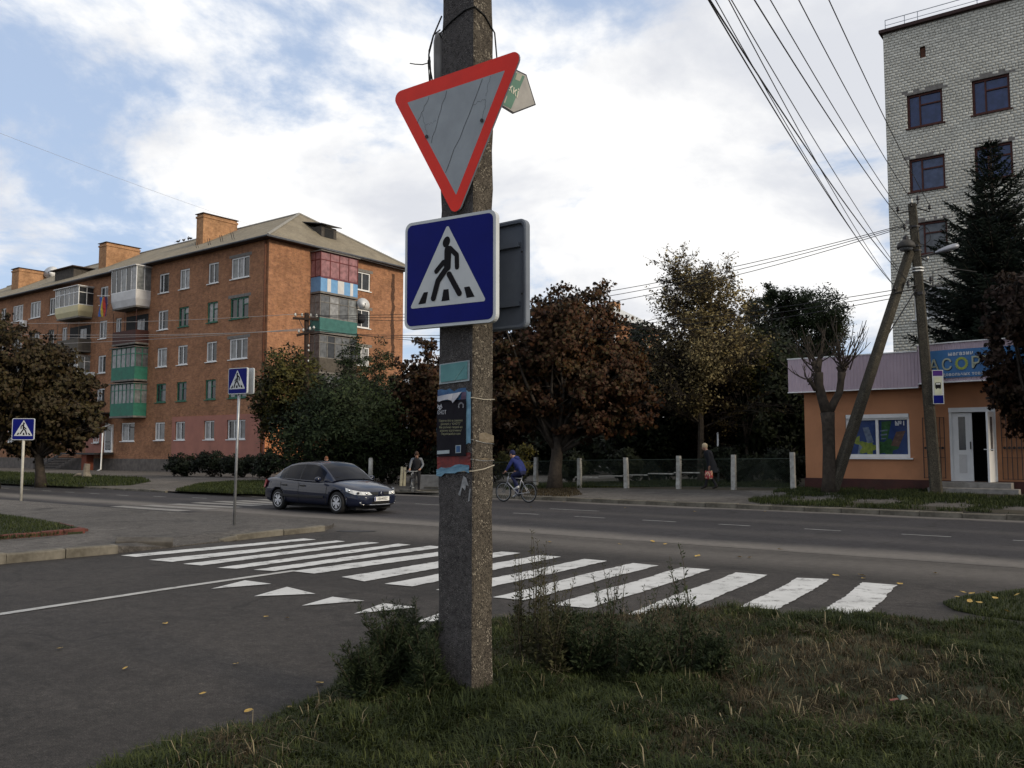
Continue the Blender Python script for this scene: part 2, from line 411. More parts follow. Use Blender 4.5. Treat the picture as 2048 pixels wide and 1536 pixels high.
def smooth(t): t = max(0.0, min(1.0, t)); return t * t * (3 - 2 * t)
def lerp_tab(x, tab):
    if x <= tab[0][0]: return tab[0][1]
    for (a, va), (b, vb) in zip(tab, tab[1:]):
        if x <= b: return va + (vb - va) * (x - a) / (b - a)
    return tab[-1][1]
def zfar(u, n):                                # level of the far side: kerb at n = 25, rising to the fence and to the right
    zf = lerp_tab(u, [(-30, 0.0), (-26, 0.03), (-19, 0.22), (-10, 0.34), (0, 0.38)])
    zk = lerp_tab(u, [(-27, 0.01), (-21.5, 0.13), (30, 0.13)])
    t = max(0, min(1, (n - 25.1) / 5.0)); return zk * (1 - t) + zf * t
def zfar_xy(x, y):
    u, n = to_un(Vector((x, y, 0))); return zfar(u, n)
def grid_un(name, us, ns_, dz, m, zfun=zfar):
    v = []; f = []
    for u in us:
        for n in ns_: v.append((u, n, zfun(u, n) + dz))
    k = len(ns_)
    for i in range(len(us)-1):
        for j in range(k-1): f.append((i*k+j, (i+1)*k+j, (i+1)*k+j+1, i*k+j+1))
    mb = MB(); mb.add(v, f)
    return struct(mb.build(name, m, rot=(0,0,ROTU)))
def kerb_run(name, pts, m, hgt=0.14, wid=0.15, length=1.0, jitter=0.012, parent=None, z0=-0.02, skip=()):
    root = parent or struct(link(name, None))
    meshes = []
    for q in range(3):
        b = MB(); L = length - 0.015
        ch = 0.02
        prof = [(-wid/2, z0), (wid/2, z0), (wid/2, hgt), (-wid/2 + ch, hgt), (-wid/2, hgt - ch)]
        rr = random.Random(q + len(pts))
        nseg = 3
        for k in range(nseg + 1):
            x = -L/2 + L * k / nseg
            b.v.extend([(x, y + rr.uniform(-0.006, 0.006), z + (rr.uniform(-0.008, 0.004) if z > 0 else 0)) for y, z in prof])
        kk = len(prof)
        for k in range(nseg):
            for j in range(kk): b.f.append((k*kk+j, k*kk+(j+1)%kk, (k+1)*kk+(j+1)%kk, (k+1)*kk+j)); b.mi.append(0)
        b.f.append(tuple(range(kk))[::-1]); b.f.append(tuple(nseg*kk + j for j in range(kk))); b.mi += [0, 0]
        meshes.append(b.mesh('kerb_stone', m))
    acc = 0.0; k = 0
    for a, b_ in zip(pts, pts[1:]):
        a, b_ = Vector(a), Vector(b_); d = b_ - a; nn = max(1, round(d.length / length)); ang = math.atan2(d.y, d.x)
        for i in range(nn):
            c = a + d * ((i + 0.5) / nn); k += 1
            if k in skip: continue
            o = link('kerb_stone', meshes[k % 3], root, (c.x, c.y, c.z + random.uniform(-jitter, jitter)), (random.uniform(-0.03, 0.03), random.uniform(-0.012, 0.012), ang + random.uniform(-0.012, 0.012)))
            o.scale = (d.length / nn / length, 1, 1)
    return root
us_ = [x * 1.0 for x in range(-27, 41)]
grid_un('yard', [-34, -30] + us_ + [60, 90], [25.12, 25.6, 26.5, 27.5, 28.5, 29.5, 30.3, 32, 40, 60, 140], 0.0, m_soil)
grid_un('far_pavement', [x for x in us_ if x >= -24], [25.13, 25.6, 26.3, 27, 27.8, 28.6, 29.3, 29.95], 0.008, m_pave)
# left of it: verge and forecourt of the brick block
grid_un('forecourt', [-140, -100, -60, -40, -34, -30, -28.5, -27.2], [20.25, 22, 24, 30, 40, 60, 110], 0.0, m_path, lambda u, n: lerp_tab(u, [(-36, 0.09), (-28.5, 0.03), (-27.2, 0.014)]))
kerb_run('far_left_kerb', [UN(-75, 20.2), UN(-33, 20.2)], m_kerb, 0.10, 0.14, 1.0)
grid_un('far_road_mouth', [-27.3, -26], [24.6, 30], 0.012, m_path, lambda u, n: 0.02)

far_k = [UN(-25.6, 26.3), UN(-23.2, 25.35), UN(-21.5, 25.05), UN(30, 25.05)]
kerb_run('far_kerb', far_k, m_kerb, 0.145, 0.15, 1.0)

# near-left corner pavement
base_px = [(-260,1152),(-120,1140),(0,1128),(120,1117),(232,1107)]
gap_px = [(335,1096),(450,1083)]
end_px = [(560,1070.5),(640,1062.5)]
corner_px = [(662,1057),(668,1052),(655,1047)]
back_px = [(560,1041),(400,1031),(164,1014.5),(0,1001.5),(-260,985)]
mb = MB()
top = [G(*p) + Vector((0, 0, 0.125)) for p in base_px] + [G(*p) + Vector((0, 0, 0.02)) for p in gap_px] \
    + [G(*p) + Vector((0, 0, 0.115)) for p in end_px] + [G(*p) + Vector((0, 0, 0.07)) for p in corner_px] + [G(*p) + Vector((0, 0, 0.03)) for p in back_px]
# subdivide inward: a strip between the kerb line and an inner line keeps the ramp local
cen = sum(top, Vector()) / len(top)
inner = [p.lerp(cen, 0.16) for p in top]
for p in inner: p.z = 0.11
nn_ = len(top); mb.add(top + inner, [(i, (i+1) % nn_, nn_ + (i+1) % nn_, nn_ + i) for i in range(nn_)] + [tuple(range(nn_, 2*nn_))])
mb.add([Vector((p.x, p.y, -0.02)) for p in top] + top, [(i, (i+1) % nn_, nn_ + (i+1) % nn_, nn_ + i) for i in range(nn_)])
struct(mb.build('corner_pavement', m_pave))
lk = struct(link('near_left_kerb', None))
kerb_run('', [G(*p) + Vector((0.02, 0.07, 0.015)) for p in [(-260,1152),(-120,1140),(0,1128),(120,1117),(226,1107.5)]], m_kerb, 0.15, 0.16, 0.95, 0.015, lk)
kerb_run('', [G(*p) + Vector((0, 0.08, -0.015)) for p in [(462,1082),(560,1071),(645,1062.5)]], m_kerb, 0.14, 0.16, 0.9, 0.012, lk)
b = MB(); b.cbox((0, 0, 0), (0.95, 0.19, 0.17)); tk = b.build('kerb_stone', mat('dark_block', (0.085, 0.078, 0.068), (0.045, 0.04, 0.036), 0.95, 5, 0.6, 60), lk, bevel=0.02)
p = G(287, 1097); tk.location = (p.x, p.y + 0.03, 0.085); tk.rotation_euler = (0.35, 0.04, R(20))
b = MB(); b.cbox((0, 0, 0), (0.35, 0.2, 0.1)); tk = b.build('kerb_stone', m_kerb, lk, bevel=0.02)
p = G(452, 1083); tk.location = (p.x, p.y + 0.1, 0.03); tk.rotation_euler = (0.0, -0.2, R(24))

# flower bed with a red painted edging
bed_px = [(-260,1012),(0,1031),(60,1039),(120,1050),(172,1063),(165,1068),(80,1074),(0,1080),(-260,1098)]
mb = MB(); mb.prism([G(x, y, 0.1) for x, y in bed_px][::-1], (0, 0, 0.05)); struct(mb.build('grass_bed', m_turf))
kerb_run('red_bed_edging', [G(x, y, 0.10) for x, y in [(-260,1098),(0,1080),(80,1074),(168,1067)]], m_redk, 0.11, 0.1, 0.5, 0.012, z0=-0.01)
kerb_run('red_bed_edging_end', [G(x, y, 0.10) for x, y in [(172,1064),(120,1050.5)]], m_redk, 0.06, 0.08, 0.5, 0.012, z0=-0.01)

# near verge under the concrete pole: a low uneven mound
verge_px = [(240,1536),(420,1478),(560,1430),(680,1385),(712,1330),(770,1292),(900,1264),(1100,1252),(1380,1238),(1560,1242),(1750,1248),(1900,1260),(2048,1278),(2300,1320)]
VERGE = [G(x, y) for x, y in verge_px]
VERGE = [Vector((-3.6, 0.5, 0)), Vector((-2.6, 3.0, 0))] + VERGE + [Vector((7.5, 4.5, 0)), Vector((7.5, -2.5, 0)), Vector((-3.6, -2.5, 0))]
VP2 = np.array([(p.x, p.y) for p in VERGE])
def sdist(pts, poly):
    """signed distance, positive inside"""
    d = np.full(len(pts), 1e9); ins = np.zeros(len(pts), bool); n = len(poly)
    for i in range(n):
        a = poly[i]; b = poly[(i+1) % n]; e = b - a; w = pts - a
        t = np.clip((w @ e) / (e @ e), 0, 1); d = np.minimum(d, np.hypot(*(w - t[:, None] * e).T))
        c = (a[1] > pts[:,1]) != (b[1] > pts[:,1])
        with np.errstate(divide='ignore', invalid='ignore'):
            xi = a[0] + (pts[:,1] - a[1]) * (b[0] - a[0]) / (b[1] - a[1])
        ins ^= c & (pts[:,0] < xi)
    return np.where(ins, d, -d)
def lumps(x, y): return 0.022*np.sin(2.1*x+1.3*y) + 0.02*np.sin(3.7*x-2.9*y+1) + 0.012*np.sin(7.3*x+6.1*y+2) + 0.008*np.sin(13*x-11*y)
def verge_z(pts):
    d = sdist(pts, VP2); edge = 0.05*np.sin(pts[:,0]*9)+0.04*np.sin(pts[:,1]*13+2)
    t = np.clip((d + edge + 0.05) / 0.65, 0, 1); t = t*t*(3-2*t)
    return -0.02 + 0.20 * t + lumps(pts[:,0], pts[:,1]) * t
gx = np.arange(-3.9, 7.7, 0.09); gy = np.arange(-2.8, 10.4, 0.09)
GX, GY = np.meshgrid(gx, gy, indexing='ij'); pts = np.stack([GX.ravel(), GY.ravel()], 1)
z = verge_z(pts); V = np.column_stack([pts, z]); ny = len(gy)
ii, jj = np.meshgrid(np.arange(len(gx)-1), np.arange(ny-1), indexing='ij'); ii = ii.ravel(); jj = jj.ravel()
F = np.stack([ii*ny+jj, (ii+1)*ny+jj, (ii+1)*ny+jj+1, ii*ny+jj+1], 1)
keep = (z[F] > -0.015).any(1)
struct(link('grass_verge', mesh_np('grass_verge', V, F[keep], m_turf, True)))
# right-hand strip of verge beyond a path
rv_px = [(1885,1208),(1925,1196),(2048,1182),(2400,1150),(2600,1190),(2300,1240),(2048,1243),(1960,1232),(1905,1220)]
RV = [G(x, y) for x, y in rv_px]
mb = MB(); mb.prism([p + Vector((0,0,-0.01)) for p in RV][::-1], (0, 0, 0.05)); struct(mb.build('right_verge', m_turf, bevel=0.03))

# ------------------------------------------------------------------ painted road markings
def paint(name, c, wear):
    m, ns, ls, b = nt(name); v = objco(ns)
    f = noise(ns, ls, 3.5, 8, 0.75, v); f2 = noise(ns, ls, 70, 3, 0.7, v)
    w = ramp(ns, ls, mth(ns, ls, 'ADD', mth(ns, ls, 'MULTIPLY', f, 0.75), mth(ns, ls, 'MULTIPLY', f2, 0.25)), [(wear - 0.05, (1,)*3), (wear + 0.05, (0,)*3)])
    sp_ = ns.new('ShaderNodeSeparateColor'); ls.new(w, sp_.inputs[0])
    tone_ = ramp(ns, ls, noise(ns, ls, 1.3, 5, 0.6, v), [(0.3, tuple(x*0.78 for x in c)), (0.7, c)])
    ls.new(mixc(ns, ls, sp_.outputs[0], tone_, (0.07, 0.065, 0.06)), b.inputs['Base Color']); b.inputs['Roughness'].default_value = 0.75
    bump(ns, ls, b, f2, 0.3, 0.004); return m
m_mark = paint('road_paint', (0.50, 0.50, 0.49), 0.425)
m_mark_old = paint('worn_road_paint', (0.19, 0.18, 0.165), 0.42)
m_line = paint('line_paint', (0.36, 0.355, 0.34), 0.43); m_dash = paint('dash_paint', (0.24, 0.24, 0.235), 0.43)
def decal(name, quad, m, parent, z=0.010, wob=0.0, seg=10, rag=0.0):
    """a painted shape: quad NL, NR, FR, FL on the road, long sides slightly wavy"""
    nl, nr, fr, fl = [Vector((p.x, p.y, z)) for p in quad]
    mb = MB(); v = []
    ph = random.uniform(0, 6)
    for k in range(seg + 1):
        t = k / seg; a = nl.lerp(fl, t); c = nr.lerp(fr, t); s_ = (c - a)
        o1 = s_ * wob * math.sin(t * 7 + ph); o2 = s_ * wob * math.sin(t * 6 + ph + 0.8)
        j1, j2 = random.uniform(-1, 1)*rag, random.uniform(-1, 1)*rag; su = s_.normalized()
        v += [a + o1 + su*j1, c + o2 + su*j2]
    mb.add(v, [(2*k, 2*k+1, 2*k+3, 2*k+2) for k in range(seg)])
    o = mb.build(name, m, parent); return o
def decal_poly(name, pts, m, parent, z=0.010):
    mb = MB(); mb.poly([Vector((p.x, p.y, z)) for p in pts]); return mb.build(name, m, parent)
zeb = struct(link('zebra_crossing', None))
stripes = [  # NL, NR, FR, FL in image pixels
 [(241,1112),(273,1115),(632,1080),(608,1078)], [(299,1121),(345,1125),(692,1083.7),(673,1082)], [(366,1129),(402,1132),(757,1086.5),(734,1084.5)],
 [(432,1137),(475,1138.5),(821,1090.5),(797,1088.3)], [(506,1141),(547,1143),(890,1095),(860,1092.3)], [(583,1143.5),(629,1148.5),(966,1100.5),(930,1097.8)],
 [(682,1155),(728,1164),(1041,1107),(1003,1104)], [(769,1169),(823,1174),(1122,1114.5),(1079,1111)], [(871,1181),(930,1187),(1216,1123),(1170,1119)],
 [(985,1196),(1050,1202),(1315,1132),(1264,1127)], [(1105,1211),(1181,1218),(1422,1140),(1363,1136)], [(1253,1230),(1344,1237),(1534,1151),(1471,1146)],
 [(1481,1215),(1556,1221),(1661,1159.5),(1597,1157)], [(1644,1226),(1729,1233),(1795,1171.5),(1727,1166)]]
for q in stripes: decal('stripe', [G(*p) for p in q], m_mark, zeb, 0.010, 0.028, 36, 0.014)
teeth = struct(link('give_way_line', None))
for tri in [[(422,1179),(543,1169),(490,1162)], [(508,1194),(631,1189),(574,1175)], [(603,1213),(729,1203),(665,1195)], [(708,1229),(834,1216),(767,1208)],
            [(827,1247),(960,1237),(885,1226)], [(950,1270),(1080,1256),(1005,1245)]]:
    decal_poly('triangle', [G(*p) for p in tri], m_mark, teeth)
cl = struct(link('side_road_centre_line', None))
a = G(-300, 1272); b_ = G(0, 1229.5); c = G(342, 1177.5); d = G(590, 1142)
for p0, p1 in ((a, b_), (b_, c), (c, d)):
    t = (p1 - p0).normalized(); s_ = Vector((t.y, -t.x, 0)) * 0.065
    decal('line', [p0 + s_, p0 - s_, p1 - s_, p1 + s_], m_line, cl, 0.008, 0.02)
dash = struct(link('main_road_centre_line', None))
for i in range(-30, 12):
    u0 = -12.6 + i * 2.02
    n0 = 19.45 + (0 if u0 > -24 else max(-1.5, (u0 + 24) * 0.17))
    if -28.5 < u0 < -15: continue
    if u0 < -44: continue
    p0, p1 = UN(u0, n0), UN(u0 + 0.85 + random.uniform(-0.1, 0.1), n0)
    s_ = N * 0.045
    decal('dash', [p0 - s_, p0 + s_, p1 + s_, p1 - s_], m_dash, dash, 0.009, 0.0, 3)
for q in ((1100, 1018), (830, 1008)):
    p0 = G(*q); p1 = p0 + U * 1.7; s_ = N * 0.05
    decal('dash', [p0 - s_, p0 + s_, p1 + s_, p1 - s_], m_dash, dash, 0.009, 0.0, 3)
far_z = struct(link('worn_zebra_crossing', None))
for (x0, y0, x1, y1) in [(165,1014,238,1020), (232,1013,370,1022.5), (292,1011,424,1019), (344,1008.5,473,1015.5), (392,1005.5,515,1012), (436,1003.3,545,1010), (478,1001.5,560,1007), (520,999.5,600,1004.5)]:
    a, b_ = G(x0, y0), G(x1, y1); t = (b_ - a).normalized(); s_ = Vector((-t.y, t.x, 0)) * 0.24
    decal('stripe', [a - s_, a + s_, b_ + s_, b_ - s_], m_mark_old, far_z, 0.010, 0.05)
# a wet patch / sunken cover at the corner
mb = MB(); c = G(712, 1063); mb.poly([c + Vector((0.42*math.cos(a)*(1+0.15*math.sin(3*a)), 0.16*math.sin(a), 0.008)) for a in [k*math.pi/9 for k in range(18)]])
struct(mb.build('tar_patch', mat('fresh_tar', (0.012, 0.011, 0.011), None, 0.5, 5)))
# ------------------------------------------------------------------ foreground concrete pole with signs and bills
def agg_mat(name, c1, c2, grain, amount, bscale=120):
    m, ns, ls, b = nt(name); v = objco(ns)
    f = noise(ns, ls, 4, 8, 0.7, v); f2 = noise(ns, ls, 26, 5, 0.7, v)
    col = ramp(ns, ls, f, [(0.3, c2), (0.7, c1)])
    col = mixc(ns, ls, 1.0, col, ramp(ns, ls, f2, [(0.3, (0.5,)*3), (0.7, (1.35,)*3)]), 'MULTIPLY')
    vo = ns.new('ShaderNodeTexVoronoi'); vo.inputs['Scale'].default_value = bscale; ls.new(v, vo.inputs['Vector'])
    sp_ = ns.new('ShaderNodeSeparateColor'); ls.new(vo.outputs['Color'], sp_.inputs[0])
    g_ = mth(ns, ls, 'GREATER_THAN', sp_.outputs[0], 1 - amount)
    patch = ramp(ns, ls, noise(ns, ls, 9, 5, 0.6, v), [(0.42, (0,)*3), (0.6, (1,)*3)])
    sp2 = ns.new('ShaderNodeSeparateColor'); ls.new(patch, sp2.inputs[0])
    col = mixc(ns, ls, mth(ns, ls, 'MULTIPLY', g_, sp2.outputs[0]), col, grain)
    dk = mth(ns, ls, 'LESS_THAN', sp_.outputs[1], amount * 0.8)
    col = mixc(ns, ls, mth(ns, ls, 'MULTIPLY', dk, 0.8), col, tuple(x * 0.3 for x in c2))
    ls.new(col, b.inputs['Base Color']); b.inputs['Roughness'].default_value = 0.92; b.inputs['Specular IOR Level'].default_value = 0.2
    bump(ns, ls, b, mth(ns, ls, 'ADD', vo.outputs['Distance'], f2), 0.75, 0.008)
    return m
m_pole_a = agg_mat('pole_cast_face', (0.090, 0.083, 0.080), (0.056, 0.051, 0.050), (0.15, 0.14, 0.13), 0.10, 150)
m_pole_b = agg_mat('pole_exposed_aggregate', (0.090, 0.077, 0.060), (0.048, 0.040, 0.032), (0.22, 0.195, 0.155), 0.18, 120)
POLE_E = Vector((-0.25, 5.6, 0))
W_, D_ = 0.30, 0.21
pole = thing('utility_pole', 'square concrete pole in the foreground grass carrying road signs and bills', 'pole', POLE_E, ROTU)
mb = MB(); H0, H1 = 0.02, 9.4; nz = 70
rr = random.Random(3); ring = []
for k in range(nz + 1):
    z_ = H0 + (H1 - H0) * k / nz; s_ = 1.03 - 0.06 * k / nz
    x0, x1, y0, y1 = -W_/2 - W_/2*s_, -W_/2 + W_/2*s_, D_/2 - D_/2*s_, D_/2 + D_/2*s_
    c_ = 0.012 + rr.choice([0, 0, 0, 0.006, 0.012]) ; e_ = lambda a=0.003: rr.uniform(-a, a)
    ring.append([(x0 + c_, y0, z_), (x1 - 0.008, y0 + e_(0.002), z_), (x1 + e_(), y0 + 0.008, z_), (x1 + e_(0.004), y1 - c_, z_), (x1 - c_ + e_(), y1, z_), (x0 + c_, y1, z_), (x0, y1 - c_, z_), (x0, y0 + c_, z_)])
v = [p for r_ in ring for p in r_]
for k in range(nz):
    for j in range(8):
        mb.cur = 1 if j in (2, 3, 1) else 0
        b0 = len(mb.v)
        mb.f.append((k*8+j, k*8+(j+1)%8, (k+1)*8+(j+1)%8, (k+1)*8+j)); mb.mi.append(mb.cur)
mb.v = v; mb.f.append(tuple(nz*8 + j for j in range(8))); mb.mi.append(0)
mb.build('shaft', [m_pole_a, m_pole_b], pole)
def loop_round(name, zs, r_, m, off=0.004):
    z0, z1, z2, z3 = zs; mb = MB()
    mb.tube([(-W_-off, D_+off, z3), (-W_-off, -off, z0), (-W_*0.5, -off-0.002, (z0+z1)/2+0.004), (off, -off, z1), (off+0.001, D_*0.5, (z1+z2)/2-0.006), (off, D_+off, z2), (-W_-off, D_+off, z3)], r_, 6)
    return mb.build(name, m, pole, True)
m_string = mat('string', (0.36, 0.33, 0.27), None, 0.9, 30)
loop_round('binding_string', (1.595, 1.615, 1.65, 1.60), 0.004, m_string)
loop_round('binding_string', (2.095, 2.085, 2.085, 2.09), 0.0035, m_string)
loop_round('binding_wire', (1.83, 1.815, 1.79, 1.81), 0.0018, m_steel)
loop_round('binding_wire', (1.705, 1.69, 1.68, 1.70), 0.0018, m_steel)
mb = MB(); mb.tube([(-W_-0.005, D_*0.6, 4.50), (-W_-0.006, -0.006, 4.60), (-0.2, -0.006, 4.66), (-0.08, -0.006, 4.70), (0.005, -0.006, 4.70), (0.006, 0.1, 4.68), (0.006, D_, 4.60), (0.02, D_+0.01, 4.40)], 0.0055, 6)
mb.build('cable_band', m_black, pole, True)
# tape / plastic film wrapped round the right face
for (z0, z1) in ((1.80, 1.865), (1.69, 1.70)):
    mb = MB(); mb.add([(0.004, 0.0, z0), (0.004, 0.05, z0+0.004), (0.004, 0.11, z0-0.004), (0.004, D_, z0), (0.004, 0.0, z1), (0.004, 0.05, z1-0.008), (0.004, 0.11, z1), (0.004, D_, z1-0.02)], [(0,1,5,4),(1,2,6,5),(2,3,7,6)])
    mb.build('adhesive_tape', mat('old_tape', (0.15, 0.12, 0.085), (0.1, 0.08, 0.05), 0.25, 15, 0.5, 40), pole)
# paint smears below the bills
m_smear = mat('white_smear', (0.30, 0.30, 0.30), (0.16, 0.16, 0.16), 0.8, 20, 0.3, 80)
mb = MB(); mb.poly([(-0.12, -0.007, 1.46), (-0.10, -0.007, 1.50), (-0.075, -0.007, 1.585), (-0.05, -0.007, 1.57), (-0.03, -0.007, 1.52), (-0.05, -0.007, 1.525), (-0.06, -0.007, 1.49), (-0.085, -0.007, 1.51), (-0.10, -0.007, 1.455)])
mb.poly([(-0.035, -0.007, 1.42), (-0.022, -0.007, 1.425), (-0.012, -0.007, 1.50), (-0.022, -0.007, 1.505)])
mb.build('paint_smear', m_smear, pole)

# --- rounded outlines
def rrect(w, h, r, seg=5):
    pts = []
    for cx, cz, a0 in ((w/2-r, h/2-r, 0), (-w/2+r, h/2-r, 90), (-w/2+r, -h/2+r, 180), (w/2-r, -h/2+r, 270)):
        for k in range(seg + 1):
            a = R(a0 + 90 * k / seg); pts.append((cx + r*math.cos(a), cz + r*math.sin(a)))
    return pts
def rpoly(pts, r, seg=6):
    out = []; n = len(pts)
    for i in range(n):
        p = Vector(pts[i]); a = (Vector(pts[i-1]) - p).normalized(); b = (Vector(pts[(i+1) % n]) - p).normalized()
        ang = a.angle(b); L = r / math.tan(ang/2); c = p + (a + b).normalized() * (r / math.sin(ang/2))
        p0, p1 = p + a*L, p + b*L; a0 = math.atan2(*(p0 - c).yx); a1 = math.atan2(*(p1 - c).yx)
        d = (a1 - a0 + math.pi) % (2*math.pi) - math.pi
        for k in range(seg+1): out.append((c.x + r*math.cos(a0 + d*k/seg), c.y + r*math.sin(a0 + d*k/seg)))
    return out
def flat(mb, pts, y): mb.poly([(x, y, z_) for x, z_ in pts]); return mb
def plate(mb, pts, y0, y1): mb.prism([(x, y0, z_) for x, z_ in pts], (0, y1 - y0, 0)); return mb
def ring2(mb, outer, inner, y):
    n = len(outer); mb.add([(x, y, z_) for x, z_ in outer] + [(x, y, z_) for x, z_ in inner], [(i, (i+1) % n, n + (i+1) % n, n + i) for i in range(n)]); return mb
def stroke(mb, pts, w, y, cap=True, dy=0.0002):
    for i, (a, b) in enumerate(zip(pts, pts[1:])):
        a, b = Vector(a), Vector(b); d = (b - a).normalized(); s_ = Vector((-d.y, d.x)) * w/2; yy = y - i*dy
        flat(mb, [a - s_, b - s_, b + s_, a + s_], yy)
        for c in ((b,) if i else (a, b)):
            if cap: flat(mb, [(c.x + w/2*math.cos(k*math.pi/6), c.y + w/2*math.sin(k*math.pi/6)) for k in range(12)], yy - dy*0.5)

m_sign_white = mat('sign_white_film', (0.47, 0.49, 0.50), (0.42, 0.44, 0.45), 0.45, 5, 0.0, dirt=0.1)
m_sign_blue = mat('sign_blue_film', (0.004, 0.008, 0.13), (0.003, 0.006, 0.105), 0.5, 4, spec=0.1)
m_sign_black = mat('sign_black_film', (0.010, 0.009, 0.011), None, 0.6, 6, spec=0.08)
m_sign_red = mat('sign_red_film', (0.74, 0.028, 0.013), (0.64, 0.020, 0.010), 0.5, 5, dirt=0.12)
m_sign_back = mat('sign_back_steel', (0.15, 0.17, 0.20), (0.115, 0.13, 0.16), 0.6, 5)
def crossing_face(root, S, y=-0.012, flip=False, detail=True):
    """white rimmed blue board with the walking figure in a white triangle; all flat print"""
    def q(x, v_):
        x_ = (x - 0.5) * S; return ((-x_ if flip else x_), (v_ - 0.5) * S)
    rim = MB(); plate(rim, rrect(S, S, S*0.07), -0.011, 0.0)
    # rolled flange round the rim
    n = len(rrect(S, S, S*0.07)); o1 = rrect(S, S, S*0.07); i1 = rrect(S-0.02, S-0.02, S*0.06)
    for (po, y0, y1) in ((o1, 0.0, 0.03),):
        rim.add([(x, y0, z_) for x, z_ in po] + [(x, y1, z_) for x, z_ in po] + [(x, y1, z_) for x, z_ in i1] + [(x, y0, z_) for x, z_ in i1],
                [(i, (i+1)%n, n+(i+1)%n, n+i) for i in range(n)] + [(n+i, n+(i+1)%n, 2*n+(i+1)%n, 2*n+i) for i in range(n)] + [(2*n+i, 2*n+(i+1)%n, 3*n+(i+1)%n, 3*n+i) for i in range(n)])
    rim.build('plate', m_sign_white, root)
    flat(MB(), rrect(S*0.945, S*0.945, S*0.055), -0.0125).build('blue_panel', m_sign_blue, root)
    tri = [q(0.065, 0.19), q(0.905, 0.19), q(0.485, 0.93)]
    if flip: tri = tri[::-1]
    flat(MB(), rpoly(tri, S*0.018), -0.0140).build('white_triangle', m_sign_white, root)
    fig = MB(); y = -0.0155
    flat(fig, [(lambda a: (q(0.475 + 0.040*math.cos(a) + 0.008*math.sin(a), 0.768 + 0.050*math.sin(a))))(k*math.pi/9) for k in range(18)], y)
    stroke(fig, [q(0.492, 0.695), q(0.487, 0.535)], 0.075*S, y-0.0004)
    stroke(fig, [q(0.515, 0.705), q(0.59, 0.635), q(0.593, 0.525)], 0.047*S, y-0.0008)
    stroke(fig, [q(0.445, 0.585), q(0.365, 0.51)], 0.047*S, y-0.0012)
    stroke(fig, [q(0.475, 0.52), q(0.385, 0.42), q(0.335, 0.265)], 0.057*S, y-0.0016)
    stroke(fig, [q(0.508, 0.468), q(0.62, 0.285)], 0.054*S, y-0.002)
    fig.build('walking_figure', m_sign_black, root)
    for quad in ([(0.225,0.33),(0.273,0.33),(0.246,0.226),(0.162,0.224)], [(0.446,0.335),(0.50,0.335),(0.513,0.232),(0.424,0.23)], [(0.67,0.335),(0.727,0.337),(0.783,0.24),(0.698,0.237)]):
        flat(MB(), [q(*p) for p in quad], y).build('crosswalk_bar', m_sign_black, root)
def pole_pt(x, y, z_): return POLE_E + U*x + N*y + Vector((0, 0, z_))

# yield sign, level but turned with the pole
ys = thing('yield_sign', 'inverted triangle sign with red border and cracked grey face high on the concrete pole', 'road sign', pole_pt(0, -0.03, 0), ROTU)
tri = [(-0.735, 4.275), (0.435, 4.275), (-0.125, 3.27)]
o_ = rpoly(tri, 0.052, 6); plate(MB(), o_, -0.006, 0.006).build('plate', m_sign_back, ys)
mb = MB(); n_ = len(o_)
inn = rpoly([(-0.575, 4.172), (0.285, 4.172), (-0.122, 3.432)], 0.004, 6)
ring2(mb, o_, inn, -0.0075).build('red_border', m_sign_red, ys)
flat(MB(), inn, -0.0076).build('grey_face', mat('aged_reflective_film', (0.30, 0.325, 0.34), (0.25, 0.27, 0.285), 0.5, 6, dirt=0.06), ys)
cr = MB(); rr = random.Random(5)
def crack(a, b, w):
    a, b = Vector(a), Vector(b); d = b - a; nrm = Vector((-d.y, d.x)).normalized(); pts = []
    for k in range(9):
        pts.append(a + d*(k/8) + nrm*rr.uniform(-0.008, 0.008)*(0 if k in (0, 8) else 1))
    for i in range(8): 
        s_ = nrm*w/2; flat(cr, [pts[i]-s_, pts[i+1]-s_, pts[i+1]+s_, pts[i]+s_], -0.0086)
crack((0.10, 4.165), (-0.215, 3.60), 0.0035); crack((-0.21, 4.165), (-0.345, 3.83), 0.003); crack((-0.37, 4.165), (-0.475, 4.0), 0.0028)
crack((0.02, 4.01), (0.125, 4.02), 0.0018); crack((0.125, 4.02), (0.105, 3.90), 0.0018); crack((-0.43, 4.06), (-0.385, 3.90), 0.0015); crack((-0.40, 3.97), (-0.30, 3.975), 0.0013); crack((0.17, 4.165), (0.13, 4.04), 0.0015)
cr.build('crack', m_sign_black, ys)
for x, z_ in ((0.10, 3.885), (-0.385, 3.885)): MB().lathe([(0.013, 0), (0.013, 0.004), (0.008, 0.008)], 10, (x, -0.0165, z_), 'Y').build('bolt', m_dkmetal, ys)
for z_ in (4.08, 3.78): MB().box(-0.45 if z_ > 4 else -0.36, 0.2 if z_ > 4 else 0.06, 0.006, 0.028, z_-0.015, z_+0.015).build('bracket', m_dkmetal, ys)

